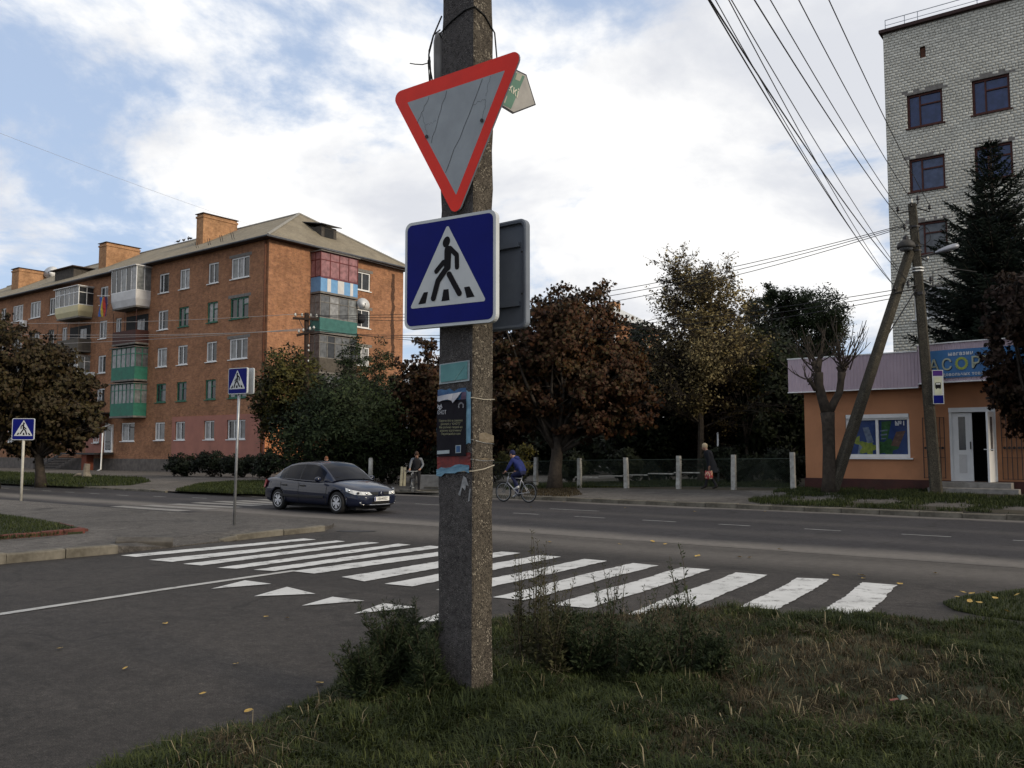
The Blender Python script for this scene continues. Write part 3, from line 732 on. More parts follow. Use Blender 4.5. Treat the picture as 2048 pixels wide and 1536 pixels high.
cs = thing('pedestrian_crossing_sign', 'large blue square crosswalk sign with white rim fixed to the foreground pole below the triangle', 'road sign', pole_pt(-0.118, -0.10, 2.91), ROTU + R(6))
crossing_face(cs, 0.72)
for z_ in (0.2, -0.2): MB().box(-0.2, 0.2, 0.02, 0.085, z_-0.012, z_+0.012).build('bracket', m_dkmetal, cs)
bs = thing('pedestrian_crossing_sign', 'blue-grey back of a square sign on the far side of the foreground pole', 'road sign', pole_pt(-0.135, 0.30, 2.92), ROTU + math.pi - R(1))
S = 0.735
mb = MB(); o1 = rrect(S, S, 0.05); i1 = rrect(S-0.05, S-0.05, 0.035); n = len(o1)
plate(mb, o1, -0.011, 0.0)
mb.add([(x, 0.0, z_) for x, z_ in o1] + [(x, 0.03, z_) for x, z_ in o1] + [(x, 0.034, z_) for x, z_ in rrect(S-0.02, S-0.02, 0.045)] + [(x, 0.030, z_) for x, z_ in i1] + [(x, 0.002, z_) for x, z_ in i1],
       [(k*n+i, k*n+(i+1)%n, (k+1)*n+(i+1)%n, (k+1)*n+i) for k in range(4) for i in range(n)])
mb.build('plate', m_sign_back, bs)
flat(MB(), rrect(S*0.945, S*0.945, S*0.055), -0.0125).build('blue_panel', m_sign_blue, bs)
for z_ in (0.2, -0.2): MB().box(-0.30, 0.30, 0.003, 0.025, z_-0.015, z_+0.015).build('bracket', m_sign_back, bs)
for z_ in (0.14, -0.14): MB().lathe([(0.007, 0), (0.007, 0.006)], 8, (-0.336, 0.033, z_), 'Y').build('rivet', m_dkmetal, bs)

# arrow-shaped direction board sticking out behind
ar = thing('direction_sign', 'small faded arrow-shaped street sign with green band behind the triangle sign', 'road sign', pole_pt(0.05, 0.09, 0.01), ROTU + R(90))
# in its frame x = away from the viewer along N, z = up, facing -Y = street side (+U)
pent = [(0.06, 4.13), (0.27, 4.385), (0.43, 4.395), (0.545, 4.21), (0.275, 4.06), (0.12, 4.07)]
plate(MB(), pent, 0.0, 0.008).build('plate', m_dkmetal, ar)
sc_ = lambda pts, k: [((x-0.3)*k+0.3, (z_-4.23)*k+4.23) for x, z_ in pts]
flat(MB(), sc_(pent, 0.93), -0.0015).build('face', mat('grey_sign_face', (0.30, 0.29, 0.27), (0.22, 0.21, 0.20), 0.6, 8), ar)
flat(MB(), [(0.15, 4.085), (0.245, 4.085), (0.405, 4.37), (0.33, 4.37), (0.275, 4.35), (0.12, 4.15)], -0.0030).build('green_band', mat('sign_green', (0.085, 0.17, 0.125), None, 0.55, 8), ar)
for pts in ([(0.315,4.365),(0.375,4.37),(0.345,4.315),(0.29,4.31)], [(0.15,4.155),(0.20,4.16),(0.175,4.10),(0.14,4.105)]):
    flat(MB(), pts, -0.0042).build('pale_square', mat('sign_cream', (0.30, 0.30, 0.24), None, 0.6, 8), ar)
text_mesh('жкі', 0.095, mat('sign_letter', (0.5, 0.48, 0.4), None, 0.6, 8), 'lettering', 'LEFT', 0, ar, T(0.185, -0.0048, 4.215) @ Matrix.Rotation(R(12), 4, 'Y'), bold=0.001, sx=0.95)
MB().box(0.0, 0.25, 0.009, 0.02, 4.18, 4.20).build('bracket', m_dkmetal, ar)

# lamp housing / cable box strapped to the left side
cb = thing('cable_box', 'grey elongated housing with dangling black cables strapped to the pole top left', 'cable box', pole_pt(0, 0, 0), ROTU)
mb = MB(); prof = [(0.02, 4.20), (0.042, 4.22), (0.048, 4.40), (0.05, 4.58), (0.04, 4.63), (0.02, 4.645)]
mb.lathe(prof, 12, (-0.355, 0.06, 0)); mb.build('housing', mat('grey_housing', (0.22, 0.21, 0.2), (0.15, 0.14, 0.13), 0.6, 10, dirt=0.3), cb, True)
MB().box(-0.31, -0.30, 0.03, 0.11, 4.3, 4.55).build('mounting_plate', m_dkmetal, cb)
for pts, r_ in (([(-0.31, 0.02, 4.74), (-0.36, -0.01, 4.60), (-0.395, -0.015, 4.48), (-0.40, -0.01, 4.42), (-0.385, 0.01, 4.30), (-0.375, 0.02, 4.12), (-0.36, 0.02, 4.0)], 0.006),
                ([(-0.30, -0.004, 4.63), (-0.35, -0.02, 4.60), (-0.39, -0.02, 4.50), (-0.402, -0.012, 4.40), (-0.40, 0.0, 4.25), (-0.365, 0.01, 4.10)], 0.005),
                ([(-0.395, -0.01, 4.42), (-0.45, -0.02, 4.418), (-0.52, -0.02, 4.44), (-0.57, -0.02, 4.46)], 0.004),
                ([(-0.39, -0.015, 4.46), (-0.375, -0.02, 4.36), (-0.388, -0.01, 4.22), (-0.37, 0.0, 4.05)], 0.006)):
    MB().tube(pts, r_, 6).build('cable', m_black, cb, True)
MB().lathe([(0.012, -0.01), (0.012, 0.01)], 8, (-0.395, -0.012, 4.425)).build('cable_tie', m_black, cb)

# ---- bills pasted on the front face (x -0.30..0, facing -Y)
def paper(name, label, pts, y, m, cat='poster', nx=6):
    """a thin sheet lying on the pole, edges lifting a little"""
    t = thing(name, label, cat, pole_pt(0, 0, 0), ROTU)
    return t
def sheet_quad(mb, x0, x1, z0, z1, y, slant=0.0, lift=0.003, nx=7, nz=7, rag=0.0, seed=1, ragt=0.0):
    rr = random.Random(seed); v = []
    for i in range(nx+1):
        for j in range(nz+1):
            s_, t_ = i/nx, j/nz; e = max(abs(s_-0.5), abs(t_-0.5))*2
            zz = z0 + (z1-z0)*t_ + slant*(s_-0.5)
            if j == 0: zz += rr.uniform(-rag, rag)
            if j == nz: zz += rr.uniform(-ragt, ragt)
            v.append((x0 + (x1-x0)*s_, y - lift*rr.random()*e**3, zz))
    mb.add(v, [(i*(nz+1)+j, (i+1)*(nz+1)+j, (i+1)*(nz+1)+j+1, i*(nz+1)+j+1) for i in range(nx) for j in range(nz)])
    return mb
m_teal = mat('teal_paper', (0.115, 0.27, 0.265), (0.085, 0.21, 0.215), 0.55, 9)
m_palep = mat('pale_paper', (0.36, 0.41, 0.42), (0.27, 0.31, 0.33), 0.7, 14)
m_blackp = mat('black_poster_print', (0.008, 0.007, 0.011), (0.013, 0.012, 0.016), 0.6, 7, spec=0.1)
m_bluep = mat('blue_poster_print', (0.05, 0.14, 0.27), (0.03, 0.06, 0.15), 0.5, 16)
m_lbluep = mat('light_blue_print', (0.17, 0.31, 0.40), (0.10, 0.20, 0.28), 0.55, 20)
m_redp = mat('red_poster_print', (0.20, 0.035, 0.03), (0.07, 0.02, 0.022), 0.55, 22)
m_mauve = mat('mauve_print', (0.14, 0.10, 0.16), (0.06, 0.035, 0.06), 0.6, 18)
m_curl = mat('torn_paper_white', (0.42, 0.42, 0.44), (0.30, 0.30, 0.33), 0.8, 14)
m_print = mat('poster_text', (0.30, 0.29, 0.17), None, 0.6, 30)
m_printw = mat('poster_text_white', (0.38, 0.38, 0.40), None, 0.6, 30)

tp = thing('paper_notice', 'blank teal notice in a pale sleeve pasted highest on the foreground pole', 'notice', pole_pt(0, 0, 0), ROTU)
sheet_quad(MB(), -0.283, -0.022, 2.190, 2.325, -0.009, 0.012, 0.004, seed=2).build('sleeve', m_palep, tp)
sheet_quad(MB(), -0.268, -0.036, 2.203, 2.318, -0.0155, 0.012, 0.002, seed=3).build('teal_sheet', m_teal, tp)
mb = MB(); mb.poly([(-0.15, -0.0185, 2.207), (-0.075, -0.0185, 2.285), (-0.052, -0.0185, 2.31), (-0.078, -0.0185, 2.275), (-0.143, -0.0185, 2.205)]); mb.build('crease', mat('teal_crease', (0.17, 0.32, 0.31), None, 0.6, 9), tp)

rp = thing('torn_poster', 'torn remains of an older blue and red poster edging the black bill', 'poster', pole_pt(0, 0, 0), ROTU)
sheet_quad(MB(), -0.298, -0.05, 2.06, 2.145, -0.0085, 0.004, 0.003, seed=4, ragt=0.012).build('blue_scrap', m_bluep, rp)
sheet_quad(MB(), -0.05, -0.012, 1.78, 2.13, -0.0085, 0.0, 0.003, seed=5, rag=0.02, ragt=0.01, nx=2).build('side_scrap', m_lbluep, rp)
sheet_quad(MB(), -0.299, -0.012, 1.625, 1.72, -0.0085, 0.03, 0.004, seed=6, rag=0.01).build('red_scrap', m_redp, rp)
sheet_quad(MB(), -0.299, -0.018, 1.598, 1.645, -0.0145, 0.03, 0.006, seed=7, rag=0.012, ragt=0.014).build('pale_blue_scrap', m_lbluep, rp)
sheet_quad(MB(), -0.308, -0.297, 1.80, 1.92, -0.004, 0.0, 0.003, seed=8, nx=2, rag=0.01, ragt=0.02).build('edge_scrap', m_lbluep, rp)
mb = MB(); mb.poly([(-0.10, -0.0135, 2.06), (-0.05, -0.0135, 2.058), (-0.048, -0.0135, 2.125), (-0.085, -0.0135, 2.125)]); mb.build('mauve_scrap', m_mauve, rp)
mb = MB()   # curled flap of white backing
mb.add([(-0.297,-0.016,2.065),(-0.24,-0.030,2.075),(-0.19,-0.034,2.080),(-0.16,-0.030,2.072),(-0.145,-0.036,2.055),(-0.115,-0.030,2.085),(-0.085,-0.018,2.125),
        (-0.297,-0.012,2.105),(-0.24,-0.016,2.112),(-0.19,-0.018,2.117),(-0.16,-0.018,2.119),(-0.145,-0.018,2.120),(-0.115,-0.016,2.124),(-0.085,-0.0135,2.128)],
       [(i, i+1, i+8, i+7) for i in range(6)])
mb.build('curled_flap', m_curl, rp)

bp = thing('poster', 'black bill with small white lettering pasted on the foreground pole', 'poster', pole_pt(0, 0, 0), ROTU)
sheet_quad(MB(), -0.297, -0.046, 1.71, 2.075, -0.0165, 0.006, 0.003, seed=9).build('sheet', m_blackp, bp)
yt = -0.0215
text_mesh('ЄНОТ', 0.036, m_printw, 'lettering', 'LEFT', 0, bp, T(-0.291, yt, 1.985), sx=0.78, bold=0.0004)
for i, ln in enumerate(('Гаряче літо в самому', 'розпалі у “ЄНОТІ”', 'Ми робимо людей на', 'новому відпочинку!', 'Переконайся сам')):
    text_mesh(ln, 0.0205, m_print, 'lettering', 'CENTER', 0, bp, T(-0.172, yt, 1.935 - i*0.0215), sx=0.95)
mb = MB()   # animal-head emblem
flat(mb, [(-0.287,2.055),(-0.279,2.045),(-0.263,2.045),(-0.256,2.056),(-0.250,2.040),(-0.245,2.030),(-0.258,2.018),(-0.268,2.012),(-0.278,2.018),(-0.291,2.030),(-0.288,2.040)], yt); mb.build('emblem', m_printw, bp)
mb = MB(); flat(mb, [(-0.284,2.034),(-0.273,2.030),(-0.272,2.026),(-0.282,2.025)], yt-0.0004); flat(mb, [(-0.253,2.034),(-0.264,2.030),(-0.265,2.026),(-0.255,2.025)], yt-0.0004); flat(mb, [(-0.2705,2.05),(-0.2665,2.05),(-0.267,2.034),(-0.270,2.034)], yt-0.0004); mb.build('emblem_mask', m_blackp, bp)
mb = MB()
for k in range(11):
    a = R(-30 + k*24); mb.add([(-0.085 + r_*math.cos(a+da), yt, 2.035 + r_*math.sin(a+da)) for r_, da in ((0.015,-0.13),(0.024,-0.1),(0.024,0.1),(0.015,0.13))], [(0,1,2,3)])
mb.build('ring_stamp', m_printw, bp)
flat(MB(), [(-0.290,1.722),(-0.182,1.728),(-0.182,1.750),(-0.290,1.745)], yt).build('address_box', m_palep, bp)

flat(MB(), [(-0.130,1.730),(-0.084,1.732),(-0.084,1.782),(-0.130,1.780)], yt).build('white_square', m_palep, bp)
flat(MB(), [(-0.124,1.735),(-0.090,1.737),(-0.090,1.777),(-0.124,1.775)], yt-0.0005).build('dark_square', m_bluep, bp)
# ------------------------------------------------------------------ brick apartment block on the left
def on_plane(x, y, o, d):
    """where the sight line through an image point meets the upright plane o + s*d: (s, z)"""
    r_ = ray(x, y); det = -d.x*r_.y + r_.x*d.y
    s_ = (o.x*r_.y - r_.x*o.y) / det; t = (d.x*(-o.y) + d.y*o.x) / det
    return s_, CAM_H + r_.z * t
def wall(mb, x0, x1, z0, z1, openings, depth=0.14, face='front', off=0.0):
    """upright wall with real openings and reveals; front: plane y=off facing -Y, gable: plane x=off facing +X (x is then y)"""
    xs = sorted({x0, x1, *[o[0] for o in openings], *[o[1] for o in openings]}); zs = sorted({z0, z1, *[o[2] for o in openings], *[o[3] for o in openings]})
    xs = [x for x in xs if x0 - 1e-6 <= x <= x1 + 1e-6]; zs = [z_ for z_ in zs if z0 - 1e-6 <= z_ <= z1 + 1e-6]
    pt = (lambda a, b, d: (a, off + d, b)) if face == 'front' else (lambda a, b, d: (off - d, a, b))
    for a, b in zip(xs, xs[1:]):
        for c, d in zip(zs, zs[1:]):
            mx_, mz_ = (a+b)/2, (c+d)/2
            if any(o[0] < mx_ < o[1] and o[2] < mz_ < o[3] for o in openings): continue
            mb.poly([pt(a,c,0), pt(b,c,0), pt(b,d,0), pt(a,d,0)])
    for (a, b, c, d) in openings:
        for (p, q) in (((a,c),(b,c)), ((b,c),(b,d)), ((b,d),(a,d)), ((a,d),(a,c))):
            mb.poly([pt(*p,0), pt(*p,depth), pt(*q,depth), pt(*q,0)])
m_wgreen = mat('green_window_paint', (0.045, 0.16, 0.10), (0.03, 0.10, 0.07), 0.6, 6, dirt=0.3)
m_wgrey = mat('grey_window_wood', (0.20, 0.19, 0.175), (0.12, 0.11, 0.10), 0.8, 6, dirt=0.3)
m_wbrown = mat('brown_window_wood', (0.085, 0.03, 0.024), (0.05, 0.02, 0.016), 0.7, 6)
m_sillc = mat('sill_concrete', (0.21, 0.195, 0.18), (0.14, 0.13, 0.12), 0.9, 6, dirt=0.4)
PANES = [glass_mat('pane_dark', (0.035, 0.038, 0.042)), glass_mat('pane_curtain', (0.30, 0.30, 0.30), 0.15), glass_mat('pane_grey', (0.13, 0.135, 0.14), 0.1), glass_mat('pane_net', (0.21, 0.22, 0.22), 0.12)]
m_psky = glass_mat('pane_sky_reflection', (0.030, 0.040, 0.115), 0.05, 0.6)  # blue base colour paints the reflected sky into the pane
_wc = {}
def window(root, face, a, z_, w, h, style='white', lights=2, pane=None, vent=False, sill=True, depth=0.14, lint=False, off=0.0):
    fm = {'white': m_plastic, 'green': m_wgreen, 'grey': m_wgrey, 'brown': m_wbrown}[style]
    key = (round(w,2), round(h,2), style, lights, vent, depth)
    if key not in _wc:
        mb = MB(); fw = 0.10; y0, y1 = depth - 0.075, depth + 0.01
        mb.box(-w/2, -w/2+fw, y0, y1, 0, h); mb.box(w/2-fw, w/2, y0, y1, 0, h)
        mb.box(-w/2+fw, w/2-fw, y0, y1, 0, fw); mb.box(-w/2+fw, w/2-fw, y0, y1, h-fw, h)
        cells = []
        ws = [1]*lights if lights != 21 else [1, 2]
        if lights == 21: pass
        tot = sum(ws); x = -w/2+fw; iw = (w-2*fw)
        for i, q in enumerate(ws):
            xe = x + iw*q/tot
            if i < len(ws)-1: mb.box(xe-0.035, xe+0.035, y0+0.005, y1, fw, h-fw)
            lo = x + (0.035 if i else 0); hi = xe - (0.035 if i < len(ws)-1 else 0)
            if vent and i == len(ws)-1:
                zt = h*0.66; mb.box(lo, hi, y0+0.008, y1, zt-0.035, zt+0.035)
                cells += [(lo, hi, fw, zt-0.035), (lo, hi, zt+0.035, h-fw)]
            else: cells.append((lo, hi, fw, h-fw))
            x = xe
        pb = []
        for (lo, hi, b0, b1) in cells:
            p_ = MB(); p_.poly([(lo, depth-0.012, b0), (hi, depth-0.012, b0), (hi, depth-0.012, b1), (lo, depth-0.012, b1)]); pb.append(p_)
        sb = MB(); sb.box(-w/2-0.09, w/2+0.09, -0.09, depth-0.076, -0.055, 0.0)
        lb = MB(); lb.box(-w/2-0.25, w/2+0.25, -0.012, depth-0.08, h+0.002, h+0.22)
        bk = MB(); bk.poly([(-w/2, depth+0.3, 0), (w/2, depth+0.3, 0), (w/2, depth+0.3, h), (-w/2, depth+0.3, h)])
        _wc[key] = (mb.mesh('window', fm), pb, sb.mesh('sill', {'white': m_plastic, 'green': m_wgreen, 'grey': m_sillc, 'brown': m_wbrown}[style]), lb.mesh('lintel', m_sillc), {})
    me, pb, sm, lm, pc = _wc[key]
    loc = (a, off, z_) if face == 'front' else (off, a, z_); rot = (0, 0, 0 if face == 'front' else math.pi/2)
    o = link('window', me, root, loc, rot)
    for i, p_ in enumerate(pb):
        gm = pane if pane is not None else random.choices(PANES, (5, 1.6, 2, 2))[0]
        k = (i, gm.name)
        if k not in pc: pc[k] = p_.mesh('pane', gm)
        link('pane', pc[k], o)
    if sill: link('sill', sm, o)
    if lint: link('lintel', lm, o)
    return o

m_brick = brick_mat('red_brown_brick', (0.40, 0.185, 0.090), (0.285, 0.125, 0.066), (0.24, 0.17, 0.115), dirt=0.25)
m_chbrick = brick_mat('orange_brick', (0.45, 0.235, 0.115), (0.36, 0.18, 0.09), (0.31, 0.225, 0.14), dirt=0.15)
m_plinth = mat('plinth_render', (0.15, 0.13, 0.115), (0.085, 0.075, 0.068), 0.92, 2.5, 0.5, 40, dirt=0.5)
m_pink = mat('salmon_render', (0.36, 0.16, 0.12), (0.29, 0.13, 0.10), 0.85, 1.2, 0.3, 60, dirt=0.3)
m_orange = mat('orange_render', (0.47, 0.19, 0.085), (0.39, 0.155, 0.07), 0.85, 1.4, 0.3, 70, dirt=0.2)
def corrug(name, c, c2, pitch=0.18, axis='X'):
    m, ns, ls, b = nt(name); v = objco(ns)
    f = noise(ns, ls, 0.9, 8, 0.7, v); f2 = noise(ns, ls, 7, 5, 0.7, v)
    col = ramp(ns, ls, mth(ns, ls, 'ADD', mth(ns, ls, 'MULTIPLY', f, 0.6), mth(ns, ls, 'MULTIPLY', f2, 0.4)), [(0.36, c2), (0.62, c)])
    ls.new(col, b.inputs['Base Color']); b.inputs['Roughness'].default_value = 0.9
    sx = ns.new('ShaderNodeSeparateXYZ'); ls.new(v, sx.inputs[0])
    w_ = mth(ns, ls, 'SINE', mth(ns, ls, 'MULTIPLY', sx.outputs[axis], 2*math.pi/pitch)); bump(ns, ls, b, w_, 0.6, 0.03); return m
m_roof = corrug('weathered_fibre_cement', (0.24, 0.205, 0.145), (0.135, 0.112, 0.078))
m_gutter = mat('gutter_zinc', (0.105, 0.11, 0.125), (0.06, 0.062, 0.07), 0.5, 5, metal=0.3)
m_soffit = mat('soffit_boards', (0.085, 0.06, 0.05), (0.05, 0.035, 0.03), 0.9, 4)

LB_O = Vector((-17.0, 60.0, 0.0))
lb = thing('apartment_block', 'long red-brown brick apartment block with hipped roof and orange chimneys on the left', 'building', LB_O, ROTU)
ROWZ = {5: 14.1, 4: 11.17, 3: 8.24, 2: 5.45, 1: 2.50}; ROWH = {5: 1.56, 4: 1.54, 3: 1.50, 2: 1.48, 1: 1.40}
COLS = [(3.27, 2.15), (6.53, 1.30), (10.27, 1.32), (13.1, 1.38), (22.25, 1.28), (31.45, 1.1), (34.75, 2.1), (38.35, 2.2), (41.45, 1.1), (44.3, 1.1), (53.5, 1.2), (57, 2.0)]
ops = []; wins = []
for ci, (s_, w) in enumerate(COLS):
    for r_ in range(1, 6):
        h = ROWH[r_]
        if r_ == 1 and ci == 4: continue
        ops.append((-s_-w/2, -s_+w/2, ROWZ[r_], ROWZ[r_]+h)); wins.append((-s_, ROWZ[r_], w, h, ci, r_))
bal_back = []
for (sc_, w) in ((19.75, 0.9), (28.95, 0.9)):
    for r_ in (2, 3, 4, 5):
        ops.append((-sc_-w/2, -sc_+w/2, ROWZ[r_], ROWZ[r_]+ROWH[r_])); wins.append((-sc_, ROWZ[r_], w, ROWH[r_], 20, r_))
ops.append((-18.75, -16.75, 2.45, 3.95)); wins.append((-17.75, 2.45, 2.0, 1.5, 21, 1))
ops.append((-27.6, -25.6, 2.45, 3.95)); wins.append((-26.6, 2.45, 2.0, 1.5, 21, 1))
mb = MB(); wall(mb, -62, 0, 1.05, 16.5, ops)
mb.poly([(-62,0,1.05),(-62,13.4,1.05),(-62,13.4,16.5),(-62,0,16.5)][::-1]); mb.poly([(-62,13.4,1.05),(0,13.4,1.05),(0,13.4,16.5),(-62,13.4,16.5)][::-1])
gops = []
for r_ in (5, 4, 3, 2): gops.append((8.05, 9.7, ROWZ[r_]+0.05, ROWZ[r_]+1.5))
wall(mb, 0, 13.4, 1.05, 16.5, gops, face='gable')
mb.build('wall', m_brick, lb)
MB().box(-62.06, 0.06, -0.06, 13.46, -0.1, 1.05).build('plinth', m_plinth, lb)
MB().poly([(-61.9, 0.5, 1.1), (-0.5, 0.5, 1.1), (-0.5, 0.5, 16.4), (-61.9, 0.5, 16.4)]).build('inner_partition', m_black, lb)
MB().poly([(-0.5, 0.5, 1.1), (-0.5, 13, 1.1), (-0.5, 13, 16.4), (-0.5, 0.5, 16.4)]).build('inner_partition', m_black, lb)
STY = {(0,4): 'green', (1,4): 'green', (2,4): 'green', (0,2): 'green', (1,2): 'green', (2,2): 'green', (3,2): 'green', (5,4): 'grey', (6,4): 'grey', (7,4): 'grey'}
for (x, z_, w, h, ci, r_) in wins:
    st = STY.get((ci, r_), 'white')
    window(lb, 'front', x, z_, w, h, st, 3 if w > 2.05 else (21 if ci in (3,) else 2), None, st == 'green', True, lint=(r_ in (3, 4, 5) and ci == 0))
for r_ in (5, 4, 3, 2): window(lb, 'gable', 8.875, ROWZ[r_]+0.05, 1.65, 1.45, 'white', 2, PANES[0] if r_ > 3 else None, False, True, lint=True)
# rendered ground-floor panels, with their own openings
p_ops = [o for o in ops if o[1] <= 0 and o[0] >= -11.4 and o[2] < 3]
mb = MB(); wall(mb, -11.35, 0.0, 1.2, 4.28, p_ops, 0.12, 'front', -0.04); mb.poly([(-11.35,-0.04,1.2),(-11.35,-0.04,4.28),(-11.35,0,4.28),(-11.35,0,1.2)]); mb.poly([(-11.35,-0.04,4.28),(0,-0.04,4.28),(0,0,4.28),(-11.35,0,4.28)]); mb.poly([(-11.35,-0.04,1.2),(-11.35,0,1.2),(0,0,1.2),(0,-0.04,1.2)])
mb.build('render_panel', m_pink, lb)
MB().box(0.002, 0.04, -0.04, 3.6, 1.2, 4.28).build('render_panel', m_orange, lb)
MB().box(-24.3, -21.45, -0.08, -0.002, 1.2, 4.1).build('render_panel', m_pink, lb)
w1 = window(lb, 'front', -22.5, 2.35, 0.85, 1.5, 'white', 2, PANES[0], off=-0.2)
# downpipes
mb = MB(); mb.tube([(-0.25, -0.12, 16.4), (-0.25, -0.12, 12.0), (-0.25, -0.12, 0.6)], 0.075, 8); mb.build('downpipe', m_rust, lb, True)
mb = MB(); mb.tube([(-20.7, -0.3, 3.95), (-19.9, -0.3, 3.8), (-19.3, -1.25, 3.6), (-19.3, -1.3, 0.2), (-19.5, -1.5, 0.05)], 0.07, 8); mb.build('downpipe', m_plastic, lb, True)
# dark water stain on the gable
mb = MB(); rr = random.Random(11); L_, R_ = [], []
for k in range(22):
    z_ = 16.0 - k*0.33; L_.append((0.006, 12.1 + rr.uniform(-0.16, 0.02), z_)); R_.append((0.006, 12.32 + rr.uniform(-0.03, 0.16), z_))
mb.add(L_ + R_, [(i, 22+i, 22+i+1, i+1) for i in range(21)]); mb.build('water_stain', mat('stain', (0.035, 0.022, 0.017), (0.12, 0.06, 0.035), 0.9, 9), lb)

# roof
ov = 0.55; ze, zr = 16.62, 20.6; ye, yw = -ov, 13.4 + ov
A = Vector((0+ov, ye, ze)); B = Vector((0+ov, yw, ze)); Cc = Vector((-62-ov, yw, ze)); Dd = Vector((-62-ov, ye, ze)); r1 = Vector((-5.1, 6.72, zr)); r2 = Vector((-57, 6.72, zr))
mb = MB(); mb.poly([Dd, A, r1, r2]); mb.poly([B, Cc, r2, r1]); mb.build('roof', m_roof, lb)
mroof2 = corrug('weathered_fibre_cement_end', (0.24, 0.205, 0.145), (0.135, 0.112, 0.078), 0.18, 'Y')
MB().poly([A, B, r1]).build('roof_end', mroof2, lb); MB().poly([Cc, Dd, r2]).build('roof_end', mroof2, lb)
MB().poly([Dd + Vector((0,0,-0.12)), Cc + Vector((0,0,-0.12)), B + Vector((0,0,-0.12)), A + Vector((0,0,-0.12))]).build('soffit', m_soffit, lb)
mb = MB()
for p, q in ((Dd, A), (A, B), (B, Cc)): mb.bar(p + Vector((0,0,-0.055)), q + Vector((0,0,-0.055)), 0.03, 0.13)
mb.build('fascia', m_soffit, lb)
mb = MB(); mb.tube([Dd + Vector((0,-0.06,-0.05)), A + Vector((0.06,-0.06,-0.05)), B + Vector((0.06,0,-0.05))], 0.075, 8); mb.build('gutter', m_gutter, lb)
m_ridge = mat('ridge_cap', (0.27, 0.26, 0.235), (0.19, 0.18, 0.16), 0.8, 4)
for p, q in ((r1, r2), (A, r1), (B, r1)): MB().tube([p, q], 0.11, 6).build('ridge_cap', m_ridge, lb)
for (x0, x1, zt) in ((-13.55, -12.6, 21.1), (-29.2, -27.85, 20.9), (-47.1, -45.5, 20.75)):
    mb = MB(); mb.box(x0, x1, 3.0, 6.25, 17.6, zt-0.32); mb.box(x0-0.06, x1+0.06, 2.94, 6.31, zt-0.32, zt-0.16); mb.box(x0+0.02, x1-0.02, 3.02, 6.23, zt-0.16, zt)
    ch = mb.build('chimney', m_chbrick, lb)
    mb = MB(); mb.box(x0-0.10, x1+0.10, 2.9, 6.35, zt, zt+0.05); mb.build('chimney_cap', m_soffit, ch)
    MB().add([(x1+0.02, 2.2, 17.0+0.98), (x1+0.9, 2.2, 17.98), (x1+0.9, 6.0, 20.22), (x1+0.02, 6.0, 20.22)], [(0,1,2,3)]).build('flashing', m_steel, ch)
# dormers
m_dwood = mat('old_dormer_boards', (0.09, 0.08, 0.07), (0.045, 0.04, 0.036), 0.9, 6)
d1 = MB(); d1.box(-3.6, -1.55, 6.0, 7.5, 17.9, 18.95); dm = d1.build('dormer', m_dwood, lb)
mb = MB(); mb.add([(-4.9, 5.75, 19.75), (-1.2, 5.75, 19.0), (-1.2, 7.75, 19.0), (-4.9, 7.75, 19.75), (-4.9, 5.75, 19.80), (-1.2, 5.75, 19.06), (-1.2, 7.75, 19.06), (-4.9, 7.75, 19.8)], [(0,3,2,1),(4,5,6,7),(0,1,5,4),(1,2,6,5),(2,3,7,6),(3,0,4,7)]); mb.build('dormer_roof', m_gutter, dm)
MB().box(-1.549, -1.53, 6.3, 7.2, 18.1, 18.8).build('dormer_louvre', m_black, dm)
d2 = MB(); d2.box(-34.6, -31.0, 1.6, 4.5, 17.3, 18.75); dm = d2.build('dormer', m_dwood, lb)
MB().box(-35.1, -30.6, 1.3, 6.0, 18.75, 18.84).build('dormer_roof', m_soffit, dm)
# snow guards near the corner
mb = MB()
for x in (-10.2, -8.6, -7.0, -5.6):
    for dx in (0, 0.25): mb.bar((x+dx, 0.9, 17.45), (x+dx, 0.75, 17.95), 0.03)
mb.build('snow_guard', m_dkmetal, lb)

